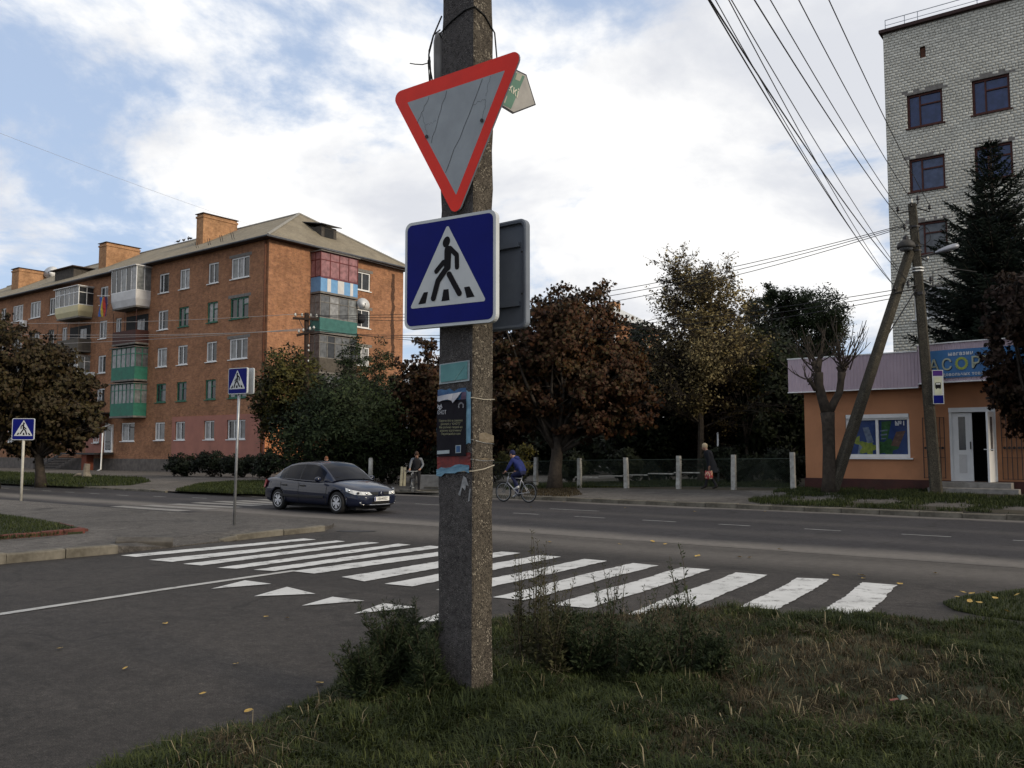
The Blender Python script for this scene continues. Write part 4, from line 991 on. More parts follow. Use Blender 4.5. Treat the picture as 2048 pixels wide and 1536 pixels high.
# balconies ---------------------------------------------------------------------------------
m_slab = mat('balcony_slab', (0.20, 0.185, 0.165), (0.12, 0.11, 0.10), 0.9, 4, dirt=0.5)
def balcony(face, a0, a1, z_, proj, parapet, frame, pane, hgt=2.5, par=1.0, cols=4, transom=True, open_=False, corr=False, roof=True, flare=0.0, rmat=None):
    """cantilevered balcony: slab, parapet panels, glazing, roof; built along X, out towards -Y"""
    w = a1 - a0
    loc = (a0, 0, z_) if face == 'front' else (0, a0, z_); rot = (0, 0, 0 if face == 'front' else math.pi/2)
    mb = MB(); mb.box(-0.03, w+0.03, -proj-0.03, 0.0, -0.14, 0.0); o = mb.build('balcony', m_slab, lb, loc=loc, rot=rot)
    # parapet (front, two sides), may flare outwards to the top
    t = 0.04; pb = MB()
    if flare:
        pb.add([(0,-proj,0),(w,-proj,0),(w+flare,-proj-flare,par*0.45),(-flare,-proj-flare,par*0.45),(w+flare,-proj-flare,par),(-flare,-proj-flare,par),(0,0,0),(w,0,0),(w+flare,0,par*0.45),(-flare,0,par*0.45),(w+flare,0,par),(-flare,0,par)],
               [(0,1,2,3),(3,2,4,5),(1,7,8,2),(2,8,10,4),(6,0,3,9),(9,3,5,11)])
    else:
        pb.box(0, w, -proj, -proj+t, 0, par); pb.box(0, t, -proj+t, 0, 0, par); pb.box(w-t, w, -proj+t, 0, 0, par)
    pm = pb.build('parapet', parapet, o)
    if corr:
        rb = MB()
        k = int(w/0.11)
        for i in range(k): rb.box(i*w/k + 0.02, i*w/k + 0.055, -proj-0.018, -proj, 0.02, par-0.02)
        for i in range(int(proj/0.11)): rb.box(w, w+0.018, -proj+0.02+i*0.11, -proj+0.055+i*0.11, 0.02, par-0.02); rb.box(-0.018, 0, -proj+0.02+i*0.11, -proj+0.055+i*0.11, 0.02, par-0.02)
        rb.build('ribs', parapet, pm)
    f = flare
    if not open_:
        fb = MB(); y = -proj - f; g = 0.055
        x_ = [(-f) + (w+2*f)*i/cols for i in range(cols+1)]
        for x in x_: fb.cbox((x, y+g/2, (par+hgt)/2), (g, g, hgt-par))
        zt = par + (hgt-par)*0.68
        for zz in (par+0.03, hgt-0.03) + ((zt,) if transom else ()): fb.cbox((w/2, y+g/2+0.002, zz), (w+2*f-0.01, g*0.9, g))
        for sx in (-f, w+f):
            for zz in (par+0.03, hgt-0.03) + ((zt,) if transom else ()): fb.cbox((sx, (y+g)/2, zz), (g*0.9, -y-g, g))
            fb.cbox((sx, y*0.45, (par+hgt)/2), (g*0.85, g, hgt-par))
        fr = fb.build('glazing_frame', frame, o)
        for i in range(cols):
            gm = random.choice(pane)
            MB().poly([(x_[i]+g/2, y+g*0.6, par), (x_[i+1]-g/2, y+g*0.6, par), (x_[i+1]-g/2, y+g*0.6, hgt), (x_[i]+g/2, y+g*0.6, hgt)]).build('pane', gm, fr)
        for sx, s2 in ((-f, 1), (w+f, -1)):
            MB().poly([(sx+0.01*s2, y+g, par), (sx+0.01*s2, 0, par), (sx+0.01*s2, 0, hgt), (sx+0.01*s2, y+g, hgt)]).build('pane', random.choice(pane), fr)
    else:
        for x in (0.03, w/2, w-0.03): MB().bar((x, -proj+0.03, par), (x, -proj+0.03, hgt), 0.035).build('post', frame, o)
        MB().box(0.1, w-0.1, -0.03, -0.004, 0.1, hgt-0.2).build('recess_shade', m_black, o)  # black board on the flat wall stands in for the balcony's inner shade
        for i in range(2): MB().box(w*0.55+i*0.55, w*0.55+i*0.55+0.5, -0.07, -0.04, 0.6, 2.0).build('curtain', PANES[1+i], o)
    if roof: MB().box(-0.12-f, w+0.12+f, -proj-0.15-f, 0, hgt, hgt+0.07).build('balcony_roof', rmat or m_slab, o)
    return o
m_bwhite = mat('white_balcony_panel', (0.60, 0.59, 0.58), (0.50, 0.49, 0.48), 0.5, 2, dirt=0.1)
m_bcream = mat('cream_siding', (0.56, 0.50, 0.30), (0.48, 0.43, 0.26), 0.5, 2)
m_bgreen = mat('green_balcony_sheet', (0.032, 0.17, 0.115), (0.024, 0.12, 0.085), 0.6, 2.5, dirt=0.15)
m_bred = mat('dark_red_panel', (0.075, 0.028, 0.022), (0.045, 0.02, 0.018), 0.7, 4)
m_bgrey = mat('grey_board_panel', (0.115, 0.10, 0.082), (0.075, 0.066, 0.055), 0.8, 4)
m_bred2 = mat('red_frame_paint', (0.15, 0.035, 0.035), (0.10, 0.025, 0.025), 0.6, 5)
m_pinkc = glass_mat('pink_curtain_pane', (0.33, 0.16, 0.165), 0.2, 0.3)
m_bblue = mat('light_blue_panel', (0.16, 0.33, 0.55), (0.12, 0.26, 0.46), 0.6, 3)
m_bteal = mat('teal_ribbed_sheet', (0.065, 0.18, 0.165), (0.045, 0.125, 0.115), 0.6, 3)
FL = {5: 13.2, 4: 10.27, 3: 7.34, 2: 4.45}
PL_D, PL_C = [PANES[0], PANES[2]], [PANES[1], PANES[3], PANES[2]]
balcony('front', -18.6, -15.1, FL[5], 1.15, m_bwhite, m_plastic, [PANES[3], PANES[0], PANES[1]], 3.15, 1.2, 5, False, flare=0.12, rmat=m_bwhite)
balcony('front', -18.6, -15.1, FL[4], 1.1, m_bred, m_bred, PL_D, 2.6, 1.0, 4, open_=True, roof=False)
balcony('front', -18.6, -15.1, FL[3], 1.1, m_bgreen, m_bgreen, [PANES[2], PANES[3]], 2.55, 0.95, 5)
balcony('front', -18.6, -15.1, FL[2], 1.1, m_bgreen, m_bgreen, [PANES[3], PANES[2]], 2.55, 0.95, 6)
balcony('front', -28.0, -24.2, FL[5], 1.15, m_bcream, m_plastic, [PANES[3], PANES[0], PANES[2]], 2.55, 0.95, 5, flare=0.14, rmat=m_bwhite)
balcony('front', -28.0, -24.2, FL[4], 1.1, m_bgrey, m_bgrey, PL_D, 2.5, 1.0, 4, open_=True, roof=False)
balcony('front', -28.0, -24.2, FL[3], 1.1, m_bwhite, m_plastic, [PANES[1], PANES[3]], 2.45, 0.95, 5)
balcony('front', -28.0, -24.2, FL[2], 1.1, m_bgrey, m_wgrey, PL_D, 2.45, 0.95, 5)
balcony('front', -52, -48, FL[5], 1.1, m_bwhite, m_plastic, PL_C, 2.5, 0.95, 5)
# gable balconies
g5 = balcony('gable', 3.75, 7.35, FL[5]+0.05, 1.1, m_bblue, m_bred2, [m_pinkc], 2.95, 1.08, 4, rmat=m_slab)
for i, (x, w) in enumerate(((0.62, 0.34), (1.62, 0.62), (2.85, 0.28))): MB().box(x, x+w, -1.112, -1.101, 0.03, 1.05).build('white_panel', m_bwhite, g5)
MB().box(-0.02, 3.62, -1.12, -1.10, 1.0, 1.07).build('handrail', m_bred2, g5)
balcony('gable', 3.75, 7.35, FL[4]+0.05, 1.1, m_bteal, m_wgrey, [PANES[2], PANES[3], PANES[1]], 2.7, 1.0, 4, corr=True, roof=False)
balcony('gable', 3.75, 7.35, FL[3]+0.05, 1.1, m_bgrey, m_wgrey, [PANES[2], PANES[0]], 2.7, 1.0, 5, corr=True, roof=False)
balcony('gable', 3.75, 7.35, FL[2]+0.05, 1.1, m_bgrey, m_wgrey, [PANES[2], PANES[0]], 2.7, 1.0, 5, roof=False)

# entrance of the small shop in the block: sign, door, platform, stair
MB().box(-24.6, -20.1, -1.2, -0.002, 4.75, 4.85).build('canopy', m_dwood, lb)
sb = MB().box(-24.6, -20.1, -1.28, -1.2, 3.85, 4.95).build('shop_fascia', mat('dark_green_board', (0.012, 0.03, 0.028), (0.008, 0.018, 0.017), 0.5, 3), lb)
m_silver = mat('silver_letter', (0.36, 0.38, 0.37), None, 0.5, 5)
text_mesh('ОДІСЕЙ', 0.62, m_silver, 'lettering', 'LEFT', 0.01, sb, T(-24.4, -1.30, 4.05), bold=0.012)
mb = MB(); mb.ball((-21.75, -1.31, 4.72), (0.13, 0.03, 0.1)); mb.ball((-21.6, -1.31, 4.55), (0.1, 0.03, 0.09)); mb.ball((-21.72, -1.31, 4.2), (0.09, 0.03, 0.13)); mb.build('paw_mark', m_white, sb)
d = MB(); d.box(-21.15, -19.95, -0.12, -0.002, 1.55, 3.85); dr = d.build('door', m_plastic, lb)
MB().poly([(-21.0, -0.125, 1.75), (-20.1, -0.125, 1.75), (-20.1, -0.125, 3.7), (-21.0, -0.125, 3.7)]).build('door_glass', PANES[0], dr)
MB().box(-25.2, -19.7, -1.7, -0.08, 1.38, 1.52).build('entrance_platform', m_dkmetal, lb)
MB().box(-22.1, -21.3, -1.5, -0.9, 0.0, 1.38).build('platform_pier', mat('red_brick_pier', (0.17, 0.05, 0.028), (0.12, 0.036, 0.022), 0.9, 3), lb)
st = MB().bar((-25.2, -1.65, 1.45), (-30.0, -1.65, 0.0), 0.06, 0.22).build('stair', m_dkmetal, lb)
for i in range(9): MB().box(-25.7-i*0.53, -25.25-i*0.53, -1.65, -0.3, 1.22-i*0.145, 1.27-i*0.145).build('tread', m_dkmetal, st)
mb = MB()
for x in (-25.2, -24.0, -22.9, -21.8): mb.bar((x, -1.68, 1.5), (x, -1.68, 2.45), 0.05)
mb.bar((-25.2, -1.68, 2.45), (-21.8, -1.68, 2.45), 0.05)
for zz in (1.8, 2.1): mb.bar((-25.2, -1.68, zz), (-21.8, -1.68, zz), 0.03)
for k in range(5):
    x = -25.2 - k*1.2; zb = 1.45 - k*0.36; mb.bar((x, -1.68, zb), (x, -1.68, zb+0.95), 0.05)
for dz in (0.3, 0.6, 0.95): mb.bar((-25.2, -1.68, 1.45+dz), (-30.0, -1.68, 0.0+dz), 0.04)
mb.build('railing', m_dkmetal, lb)

# things fixed to the block
def dish(name, label, loc, rz, r_, tilt=0.35, m=m_plastic):
    t = thing(name, label, 'satellite dish', loc, rz, 'satellite dishes on the brick block')
    mb = MB(); pr = [(0.02*r_, 0.0), (0.35*r_, 0.03*r_), (0.7*r_, 0.12*r_), (r_, 0.26*r_)]
    mb.lathe(pr, 20); o = mb.build('reflector', m, t, True); o.rotation_euler = (math.pi/2 - tilt, 0, 0); 
    MB().tube([(0, 0, -0.1*r_), (0, -0.65*r_, -0.5*r_), (0, -0.95*r_, -0.05*r_)], 0.02, 6).build('feed_arm', m_dkmetal, t)
    MB().ball((0, -0.95*r_, 0.0), 0.05, 8, 5).build('receiver', m_dkmetal, t)
    MB().tube([(0, 0.05, -0.05), (0, 0.35, -0.25), (0, 0.6, -0.25)], 0.025, 6).build('wall_bracket', m_dkmetal, t)
    return t
def lbp(x, y, z_): return LB_O + U*x + N*y + Vector((0, 0, z_))
dish('satellite_dish', 'large white satellite dish beside the teal ribbed balcony', lbp(1.25, 7.75, 12.75), ROTU + R(70), 0.52)
dish('satellite_dish', 'dark satellite dish below the large white one on the gable end', lbp(0.75, 7.9, 11.7), ROTU + R(60), 0.45, m=m_dkmetal)
dish('satellite_dish', 'white satellite dish on the leftmost chimney', lbp(-45.0, 6.1, 20.6), ROTU + R(40), 0.75)
def aircon(label, loc, rz):
    t = thing('air_conditioner', label, 'air conditioner', loc, rz, 'air conditioners on the brick block')
    MB().box(-0.42, 0.42, -0.42, -0.1, 0, 0.6).build('casing', m_plastic, t, bevel=0.02)
    MB().lathe([(0.22, -0.012), (0.22, 0.0)], 16, (-0.1, -0.425, 0.3), 'Y').build('fan_grille', m_wgrey, t)
    for x in (-0.35, 0.3): MB().box(x, x+0.05, -0.45, 0, -0.05, -0.002).build('bracket', m_dkmetal, t)
aircon('small white air conditioner under a top-floor window at the far left', lbp(-36.5, 0, 13.35), ROTU)
aircon('white air conditioner beside the white balcony half hidden by the tree', lbp(-23.5, 0, 7.75), ROTU)
fl = thing('flag', 'blue yellow red striped cloth hanging from the white balcony', 'flag', lbp(-19.3, -1.6, 12.95), ROTU)
MB().tube([(-0.9, -0.05, 1.45), (0.75, 0.1, 1.30)], 0.02, 6).build('pole', m_plastic, fl)
for i, c in enumerate(((0.05, 0.12, 0.35), (0.45, 0.33, 0.05), (0.42, 0.045, 0.03), (0.05, 0.03, 0.09))):
    mb = MB(); v = []
    w0 = (0.0, 0.36, 0.66, 1.02, 1.25)
    for k in range(7):
        t_ = k/6
        for x in (w0[i], w0[i+1]): v.append((-0.62 + x + 0.05*math.sin(3*t_+x*4), -0.02 + 0.06*math.sin(5*t_+x*5), 1.32 - 1.62*t_ - 0.08*x))
    mb.add(v, [(2*k, 2*k+1, 2*k+3, 2*k+2) for k in range(6)]); mb.build('stripe', mat('flag_cloth_%d' % i, c, None, 0.8, 5), fl)
# pigeons on the ridge
pg = None
for i, (px, py) in enumerate(((356, 483), (367, 480.5), (376.5, 478.5), (381, 478))):
    s_, z_ = on_plane(px, py, lbp(0, 6.72, 0), U)
    loc = lbp(s_, 6.72, zr + 0.12)
    t = thing('pigeon', ['dark pigeon farthest left on the roof ridge', 'dark pigeon second from the left on the roof ridge', 'left pigeon of the close pair near the big chimney', 'right pigeon of the close pair near the big chimney'][i], 'bird', loc, ROTU + R(40 + 60*i), 'pigeons on the roof ridge')
    mb = MB(); mb.ball((0, 0, 0.14), (0.17, 0.08, 0.09), 8, 6); mb.build('body', m_dkmetal, t, True)
    MB().tube([(0.12, 0, 0.17), (0.16, 0, 0.27), (0.2, 0, 0.31)], [0.05, 0.04, 0.03], 6).build('head', m_dkmetal, t)
    MB().add([(-0.1, -0.05, 0.15), (-0.32, -0.04, 0.06), (-0.32, 0.04, 0.06), (-0.1, 0.05, 0.15)], [(0,1,2,3)]).build('tail', m_dkmetal, t)
    MB().tube([(0.0, 0, 0.08), (0.0, 0, -0.03)], 0.015, 5).build('leg', m_dkmetal, t)
# ------------------------------------------------------------------ white brick block on the right
RB_O = Vector((18.52, 42.0, 0.0))
rb = thing('brick_block', 'tall white brick block with dark brown windows at the right edge', 'building', RB_O, ROTU)
m_psky2 = glass_mat('pane_sky_reflection_pale', (0.07, 0.085, 0.15), 0.06, 0.5)  # paler variant, reflected sky likewise put into the colour
m_mortar = mat('dark_mortar', (0.20, 0.19, 0.165), (0.15, 0.14, 0.122), 0.95, 3)
m_wbrick = mat('white_silicate_brick', (0.60, 0.585, 0.515), (0.50, 0.49, 0.43), 0.85, 0.5, 0.25, 60, dirt=0.3, island=0.12)
RW, RD, RH = 15.0, 11.0, 22.45
wcols = [(1.79, 1.58), (4.62, 1.55), (7.45, 1.55), (10.3, 1.55)]
wrows = [(17.36, 1.66), (14.2, 1.62), (11.08, 1.58), (7.98, 1.5), (4.8, 1.5)]
rops = [(c - w/2, c + w/2, z_, z_ + h) for c, w in wcols for z_, h in wrows] + [(1.66, 1.92, 20.75, 21.3)]
mb = MB(); wall(mb, 0, RW, 0, RH, rops, 0.16)
mb.poly([(0,0,0),(0,0,RH),(0,RD,RH),(0,RD,0)]); mb.poly([(RW,0,0),(RW,RD,0),(RW,RD,RH),(RW,0,RH)]); mb.poly([(0,RD,0),(0,RD,RH),(RW,RD,RH),(RW,RD,0)])
mb.build('wall', m_mortar, rb)
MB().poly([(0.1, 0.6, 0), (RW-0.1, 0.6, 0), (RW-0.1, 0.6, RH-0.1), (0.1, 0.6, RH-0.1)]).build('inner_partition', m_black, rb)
# every brick of the street front, standing proud of the joints
verts = []; faces = []; rr = random.Random(21)
bh, j_ = 0.1365, 0.016; nrow = int(RH / bh); nb = 0
for r_ in range(nrow):
    z0 = r_*bh + j_/2; z1 = (r_+1)*bh - j_/2
    hdr = (r_ % 6 == 3); L = 0.13 if hdr else 0.262
    x = -L * (0.5 if r_ % 2 else 0.0)
    while x < RW:
        a, b = max(0.0, x + j_/2), min(RW, x + L - j_/2); x += L
        if b - a < 0.03 or a > 9.5: continue
        segs = [(a, b)]
        for (o0, o1, p0, p1) in rops:
            if z1 <= p0 or z0 >= p1: continue
            ns_ = []
            for (s0, s1) in segs:
                if s1 <= o0 or s0 >= o1: ns_.append((s0, s1)); continue
                if s0 < o0 - 0.03: ns_.append((s0, o0))
                if s1 > o1 + 0.03: ns_.append((o1, s1))
            segs = ns_
        for (s0, s1) in segs:
            d = 0.012 + rr.uniform(-0.003, 0.004); e = 0.004; dz = rr.uniform(-0.003, 0.003)
            k = len(verts)
            verts += [(s0,0,z0+dz),(s1,0,z0+dz),(s1,0,z1+dz),(s0,0,z1+dz),(s0+e,-d,z0+e+dz),(s1-e,-d,z0+e+dz),(s1-e,-d,z1-e+dz),(s0+e,-d,z1-e+dz)]
            faces += [(k+4,k+5,k+6,k+7),(k,k+1,k+5,k+4),(k+1,k+2,k+6,k+5),(k+2,k+3,k+7,k+6),(k+3,k,k+4,k+7)]
bw_ = link('brickwork', mesh_np('brickwork', np.array(verts), np.array(faces), m_wbrick), rb); bw_['kind'] = 'stuff'
for ci, (c, w) in enumerate(wcols):
    for ri, (z_, h) in enumerate(wrows):
        st = 'white' if (ri >= 3) else 'brown'
        window(rb, 'front', c, z_, w, h, st, 21, (m_psky if (ri*2 + ci) % 3 != 2 else m_psky2) if ri < 3 and (ri < 2 or ci) else PANES[2], True, True, 0.16, lint=True)
MB().box(1.67, 1.91, 0.10, 0.14, 20.76, 21.29).build('vent_grille', m_rust, rb)
mb = MB(); mb.box(-0.16, RW+0.1, -0.2, RD+0.1, RH, RH+0.16); mb.build('cornice', mat('rusty_flashing', (0.06, 0.035, 0.032), (0.04, 0.025, 0.024), 0.8, 3), rb)
mb = MB()
for x in (0.1, 1.0, 1.6, 4.2, 6.8, 9.4): mb.bar((x, 0.1, RH+0.16), (x, 0.1, RH+0.72), 0.03)
mb.bar((0.1, 0.1, RH+0.72), (9.4, 0.1, RH+0.72), 0.028); mb.bar((0.1, 0.1, RH+0.45), (9.4, 0.1, RH+0.45), 0.022)
mb.build('roof_railing', m_steel, rb)

# ------------------------------------------------------------------ low shop
SH_O = Vector((10.76, 32.0, 0.0))
shop = thing('shop', 'low orange rendered grocery shop with lilac fascia beside the white block', 'shop building', SH_O, ROTU)
m_lilac = mat('lilac_ribbed_sheet', (0.47, 0.375, 0.425), (0.40, 0.32, 0.365), 0.55, 1.3, dirt=0.12)
m_shopor = mat('orange_shop_render', (0.47, 0.22, 0.112), (0.39, 0.18, 0.092), 0.85, 0.7, 0.35, 90, dirt=0.4)
m_splinth = mat('maroon_plinth', (0.075, 0.03, 0.025), (0.045, 0.02, 0.018), 0.8, 2, dirt=0.3)
SW, SD = 13.0, 4.6
sops = [(1.45, 3.58, 1.48, 3.0), (4.82, 6.2, 0.72, 3.15)]
mb = MB(); wall(mb, 0, SW, 0.74, 4.9, sops, 0.22); mb.poly([(0,0,0.74),(0,0,4.9),(0,SD,4.9),(0,SD,0.74)]); mb.poly([(SW,0,0.74),(SW,SD,0.74),(SW,SD,4.9),(SW,0,4.9)]); mb.poly([(0,SD,0.74),(0,SD,4.9),(SW,SD,4.9),(SW,SD,0.74)])
mb.build('wall', m_shopor, shop)
mb = MB(); mb.box(-0.04, 4.82, -0.04, SD+0.04, 0.1, 0.74); mb.box(6.2, SW+0.04, -0.04, SD+0.04, 0.1, 0.74); mb.build('plinth', m_splinth, shop)
MB().box(-0.38, SW, -0.40, SD, 4.82, 4.9).build('roof', m_gutter, shop)
# fascia: straight stretch and a bowed one carrying the sign
arc = [(4.02,-0.44),(4.4,-0.66),(4.9,-0.80),(5.5,-0.88),(6.3,-0.92),(7.2,-0.90),(8.2,-0.80),(9.2,-0.62),(10.2,-0.44)]
def arc_y(x):
    for (a, ya), (b, yb) in zip(arc, arc[1:]):
        if x <= b: return ya + (yb-ya)*(x-a)/(b-a)
    return arc[-1][1]
fa = MB()
for k in range(int(4.44/0.111)):
    x0 = -0.42 + k*0.111; fa.add([(x0,-0.44,3.86),(x0+0.055,-0.44,3.86),(x0+0.07,-0.455,3.86),(x0+0.096,-0.455,3.86),(x0+0.111,-0.44,3.86),(x0,-0.44,5.06),(x0+0.055,-0.44,5.06),(x0+0.07,-0.455,5.06),(x0+0.096,-0.455,5.06),(x0+0.111,-0.44,5.06)], [(i,i+1,i+6,i+5) for i in range(4)])
fa.poly([(-0.42,-0.44,3.86),(-0.42,-0.44,5.06),(-0.42,SD,5.06),(-0.42,SD,3.86)]); fa.poly([(-0.42,-0.44,3.87),(-0.42,SD,3.87),(-0.0,SD,3.87),(0,-0.0,3.87)]); fa.poly([(-0.42,-0.44,3.87),(0,0,3.87),(4.1,0,3.87),(4.1,-0.44,3.87)])
f1 = fa.build('fascia', m_lilac, shop)
fb = MB(); xs = [4.02 + i*0.08 for i in range(78)]
for a, b in zip(xs, xs[1:]):
    ya, yb = arc_y(a), arc_y(b); m_ = a + 0.05; ym = arc_y(m_) - 0.014
    fb.add([(a,ya,3.98),(a+0.03,arc_y(a+0.03),3.98),(m_,ym,3.98),(b,yb,3.98),(a,ya,5.24),(a+0.03,arc_y(a+0.03),5.24),(m_,ym,5.24),(b,yb,5.24)], [(0,1,5,4),(1,2,6,5),(2,3,7,6)])
fb.poly([(4.02,-0.44,3.98),(4.02,-0.44,5.24),(4.02,0,5.24),(4.02,0,3.98)][::-1])
fb.add([(x, arc_y(x), 3.985) for x in xs] + [(x, 0, 3.985) for x in xs], [(i, i+1, 78+i+1, 78+i) for i in range(77)])
f2 = fb.build('bowed_fascia', m_lilac, shop)
mb = MB()
for z0, z1, xa, xb, y in ((5.06, 5.10, -0.44, 4.0, -0.47), (3.83, 3.865, -0.44, 4.0, -0.47)): mb.box(xa, xb, y, y+0.05, z0, z1)
for z0, z1 in ((5.24, 5.275), (3.95, 3.982)):
    for a, b in zip(arc, arc[1:]): mb.bar((a[0], a[1]-0.02, (z0+z1)/2), (b[0], b[1]-0.02, (z0+z1)/2), 0.05, 0.035)
mb.build('trim', m_plastic, shop)
sg = MB(); sx_ = [4.38 + i*0.1 for i in range(34)]
sg.add([(x, arc_y(x)-0.035, 4.10) for x in sx_] + [(x, arc_y(x)-0.035, 5.02) for x in sx_], [(i, i+1, 34+i+1, 34+i) for i in range(33)])
sgn = sg.build('shop_sign', mat('blue_sign_print', (0.06, 0.18, 0.38), (0.04, 0.125, 0.29), 0.45, 1.2), shop)
def arc_text(t, size, m, x, z_, bold=0.0, sx=1.0, sp=1.0, off=0.05):
    o = text_mesh(t, size, m, 'lettering', 'LEFT', 0, sgn, T(x, 0, z_), bold=bold, sx=sx, spacing=sp)
    for v_ in o.data.vertices: v_.co.y = arc_y(v_.co.x) - off
    return o
m_lett = mat('sign_pale_green', (0.42, 0.45, 0.34), None, 0.5, 4); m_lett2 = mat('sign_white_letter', (0.6, 0.62, 0.64), None, 0.5, 4); m_lett3 = mat('sign_shadow_letter', (0.02, 0.03, 0.05), None, 0.5, 4)
arc_text('магазин', 0.17, m_lett2, 5.02, 4.82, 0.006, 1.0, 1.15)
for off, dx, dz, m_ in ((0.043, 0.025, -0.025, m_lett3), (0.052, 0, 0, m_lett)):
    arc_text('А', 0.52, m_, 4.40+dx, 4.36+dz, 0.004, 0.95, off=off); arc_text('С', 0.52, m_, 4.80+dx, 4.36+dz, 0.004, 0.9, off=off); arc_text('РТІ', 0.52, m_, 5.68+dx, 4.38+dz, 0.004, 0.95, off=off)
arc_text('продовольчих товарів', 0.145, m_lett2, 4.55, 4.16, 0.004, 1.0, 1.12)
wr = MB()
for k in range(22):
    a = 2*math.pi*k/22
    for r_, w in ((0.135, 0.03), (0.175, 0.032), (0.15, 0.03)):
        c = (5.42 + r_*math.cos(a + r_*9), 4.545 + 1.1*r_*math.sin(a + r_*9))
        wr.poly([(c[0]+w*math.cos(b), arc_y(c[0])-0.055-r_*0.02, c[1]+w*0.6*math.sin(b)) for b in [a + q*math.pi/3 for q in range(6)]])
wr.build('wreath', mat('sign_yellow_green', (0.42, 0.44, 0.08), (0.2, 0.28, 0.05), 0.5, 40), sgn)
# shop window with printed adverts
wv = MB(); y0, y1 = 0.06, 0.16
wv.box(1.45, 1.55, y0, y1, 1.48, 2.86); wv.box(3.50, 3.58, y0, y1, 1.48, 2.86); wv.box(1.55, 3.50, y0, y1, 1.48, 1.60); wv.box(2.46, 2.55, y0, y1, 1.60, 2.86); wv.box(1.55, 2.46, y0, y1, 2.80, 2.86); wv.box(2.55, 3.50, y0, y1, 2.80, 2.86)
sw = wv.build('window', m_plastic, shop)
MB().box(1.47, 3.56, 0.0, 0.16, 2.862, 3.0).build('shutter_box', m_plastic, sw)
MB().box(1.36, 3.68, -0.1, 0.06, 1.43, 1.478).build('sill', m_plastic, sw)
m_adblue = mat('advert_blue', (0.022, 0.05, 0.16), (0.012, 0.026, 0.09), 0.25, 2.5); m_adgreen = mat('advert_green', (0.035, 0.10, 0.035), (0.014, 0.045, 0.016), 0.25, 7)
m_adyel = mat('advert_yellow', (0.22, 0.25, 0.04), (0.09, 0.14, 0.025), 0.25, 9); m_adwh = mat('advert_pale', (0.15, 0.19, 0.25), (0.07, 0.09, 0.14), 0.25, 9); m_adbr = mat('advert_brown', (0.11, 0.065, 0.05), (0.06, 0.035, 0.03), 0.25, 9)
def advert(x0, x1, shapes, name='advert_pane'):
    p_ = MB().poly([(x0, 0.14, 1.60), (x1, 0.14, 1.60), (x1, 0.14, 2.80), (x0, 0.14, 2.80)]).build(name, m_adblue, sw)
    for i, (nm, pts, m_) in enumerate(shapes):
        MB().poly([(x0 + (x1-x0)*a, 0.137 - 0.001*i, 1.60 + 1.2*b) for a, b in pts]).build(nm, m_, p_)
    return p_
blob = lambda cx, cz, rx, rz, n=12, w=0.0, ph=0: [(cx + rx*math.cos(2*math.pi*k/n)*(1+w*math.cos(5*2*math.pi*k/n+ph)), cz + rz*math.sin(2*math.pi*k/n)*(1+w*math.cos(5*2*math.pi*k/n+ph))) for k in range(n)]
pa = advert(1.55, 2.46, [('pack', [(0.28,0.0),(0.6,0.05),(0.55,0.2),(0.35,0.3)], m_adwh), ('flower', blob(0.68,0.2,0.3,0.22,30,0.3), m_adyel), ('fruit_slice', [(0.05,0.42),(0.38,0.55),(0.36,0.28),(0.22,0.3)], m_adyel),
    ('wrapper', [(0.5,0.78),(0.72,0.8),(0.9,0.35),(0.66,0.33)], m_adwh), ('logo_disc', blob(0.17,0.86,0.14,0.1), m_lett2), ('logo_dot', blob(0.10,0.84,0.045,0.035), m_sign_black), ('logo_dot', blob(0.24,0.84,0.045,0.035), m_sign_black), ('logo_dot', blob(0.17,0.92,0.045,0.035), m_sign_black), ('logo_bar', [(0.03,0.72),(0.36,0.72),(0.36,0.76),(0.03,0.76)], m_adwh)])
pb_ = advert(2.55, 3.50, [('leaves', blob(0.25,0.2,0.35,0.22,30,0.25), m_adgreen), ('stick', [(0.1,0.95),(0.45,0.97),(0.3,0.45),(0.08,0.4)], m_adgreen), ('ring', [(0.05,0.7),(0.3,0.72),(0.3,0.68),(0.05,0.66)], m_adwh), ('ring', [(0.05,0.58),(0.28,0.6),(0.28,0.56),(0.05,0.54)], m_adwh), ('ring', [(0.06,0.46),(0.25,0.48),(0.25,0.45),(0.06,0.43)], m_adwh),
    ('chocolate_pack', [(0.4,0.25),(0.6,0.65),(0.92,0.68),(0.68,0.22)], m_adbr)])
text_mesh('№1', 0.22, m_lett2, 'lettering', 'LEFT', 0, pb_, T(3.08, 0.125, 2.60), bold=0.004)
# door: frame, closed leaf, open leaf, dark inside
df = MB(); df.box(4.82, 4.90, 0.0, 0.12, 0.72, 3.15); df.box(6.12, 6.2, 0.0, 0.12, 0.72, 3.15); df.box(4.82, 6.2, -0.06, 0.14, 3.0, 3.15)
dfo = df.build('door_frame', m_plastic, shop)
l1 = MB(); l1.box(4.90, 5.50, 0.03, 0.09, 0.72, 2.98); lo = l1.build('door', m_plastic, shop)
MB().poly([(5.09, 0.027, 1.75), (5.30, 0.027, 1.75), (5.30, 0.027, 2.85), (5.09, 0.027, 2.85)]).build('door_glass', PANES[0], lo)
MB().box(5.08, 5.31, 0.015, 0.028, 1.0, 1.6).build('door_panel', m_bwhite, lo)
MB().cbox((5.44, 0.0, 1.9), (0.03, 0.06, 0.25)).build('handle', m_dkmetal, lo)
l2 = MB(); l2.box(-0.62, 0.0, -0.03, 0.03, 0.0, 2.26); l2.cur = 0
l2o = l2.build('door', m_plastic, shop, loc=(6.12, 0.0, 0.72), rot=(0, 0, R(82)))
MB().poly([(-0.43, -0.033, 1.0), (-0.2, -0.033, 1.0), (-0.2, -0.033, 2.1), (-0.43, -0.033, 2.1)]).build('door_glass', PANES[2], l2o)
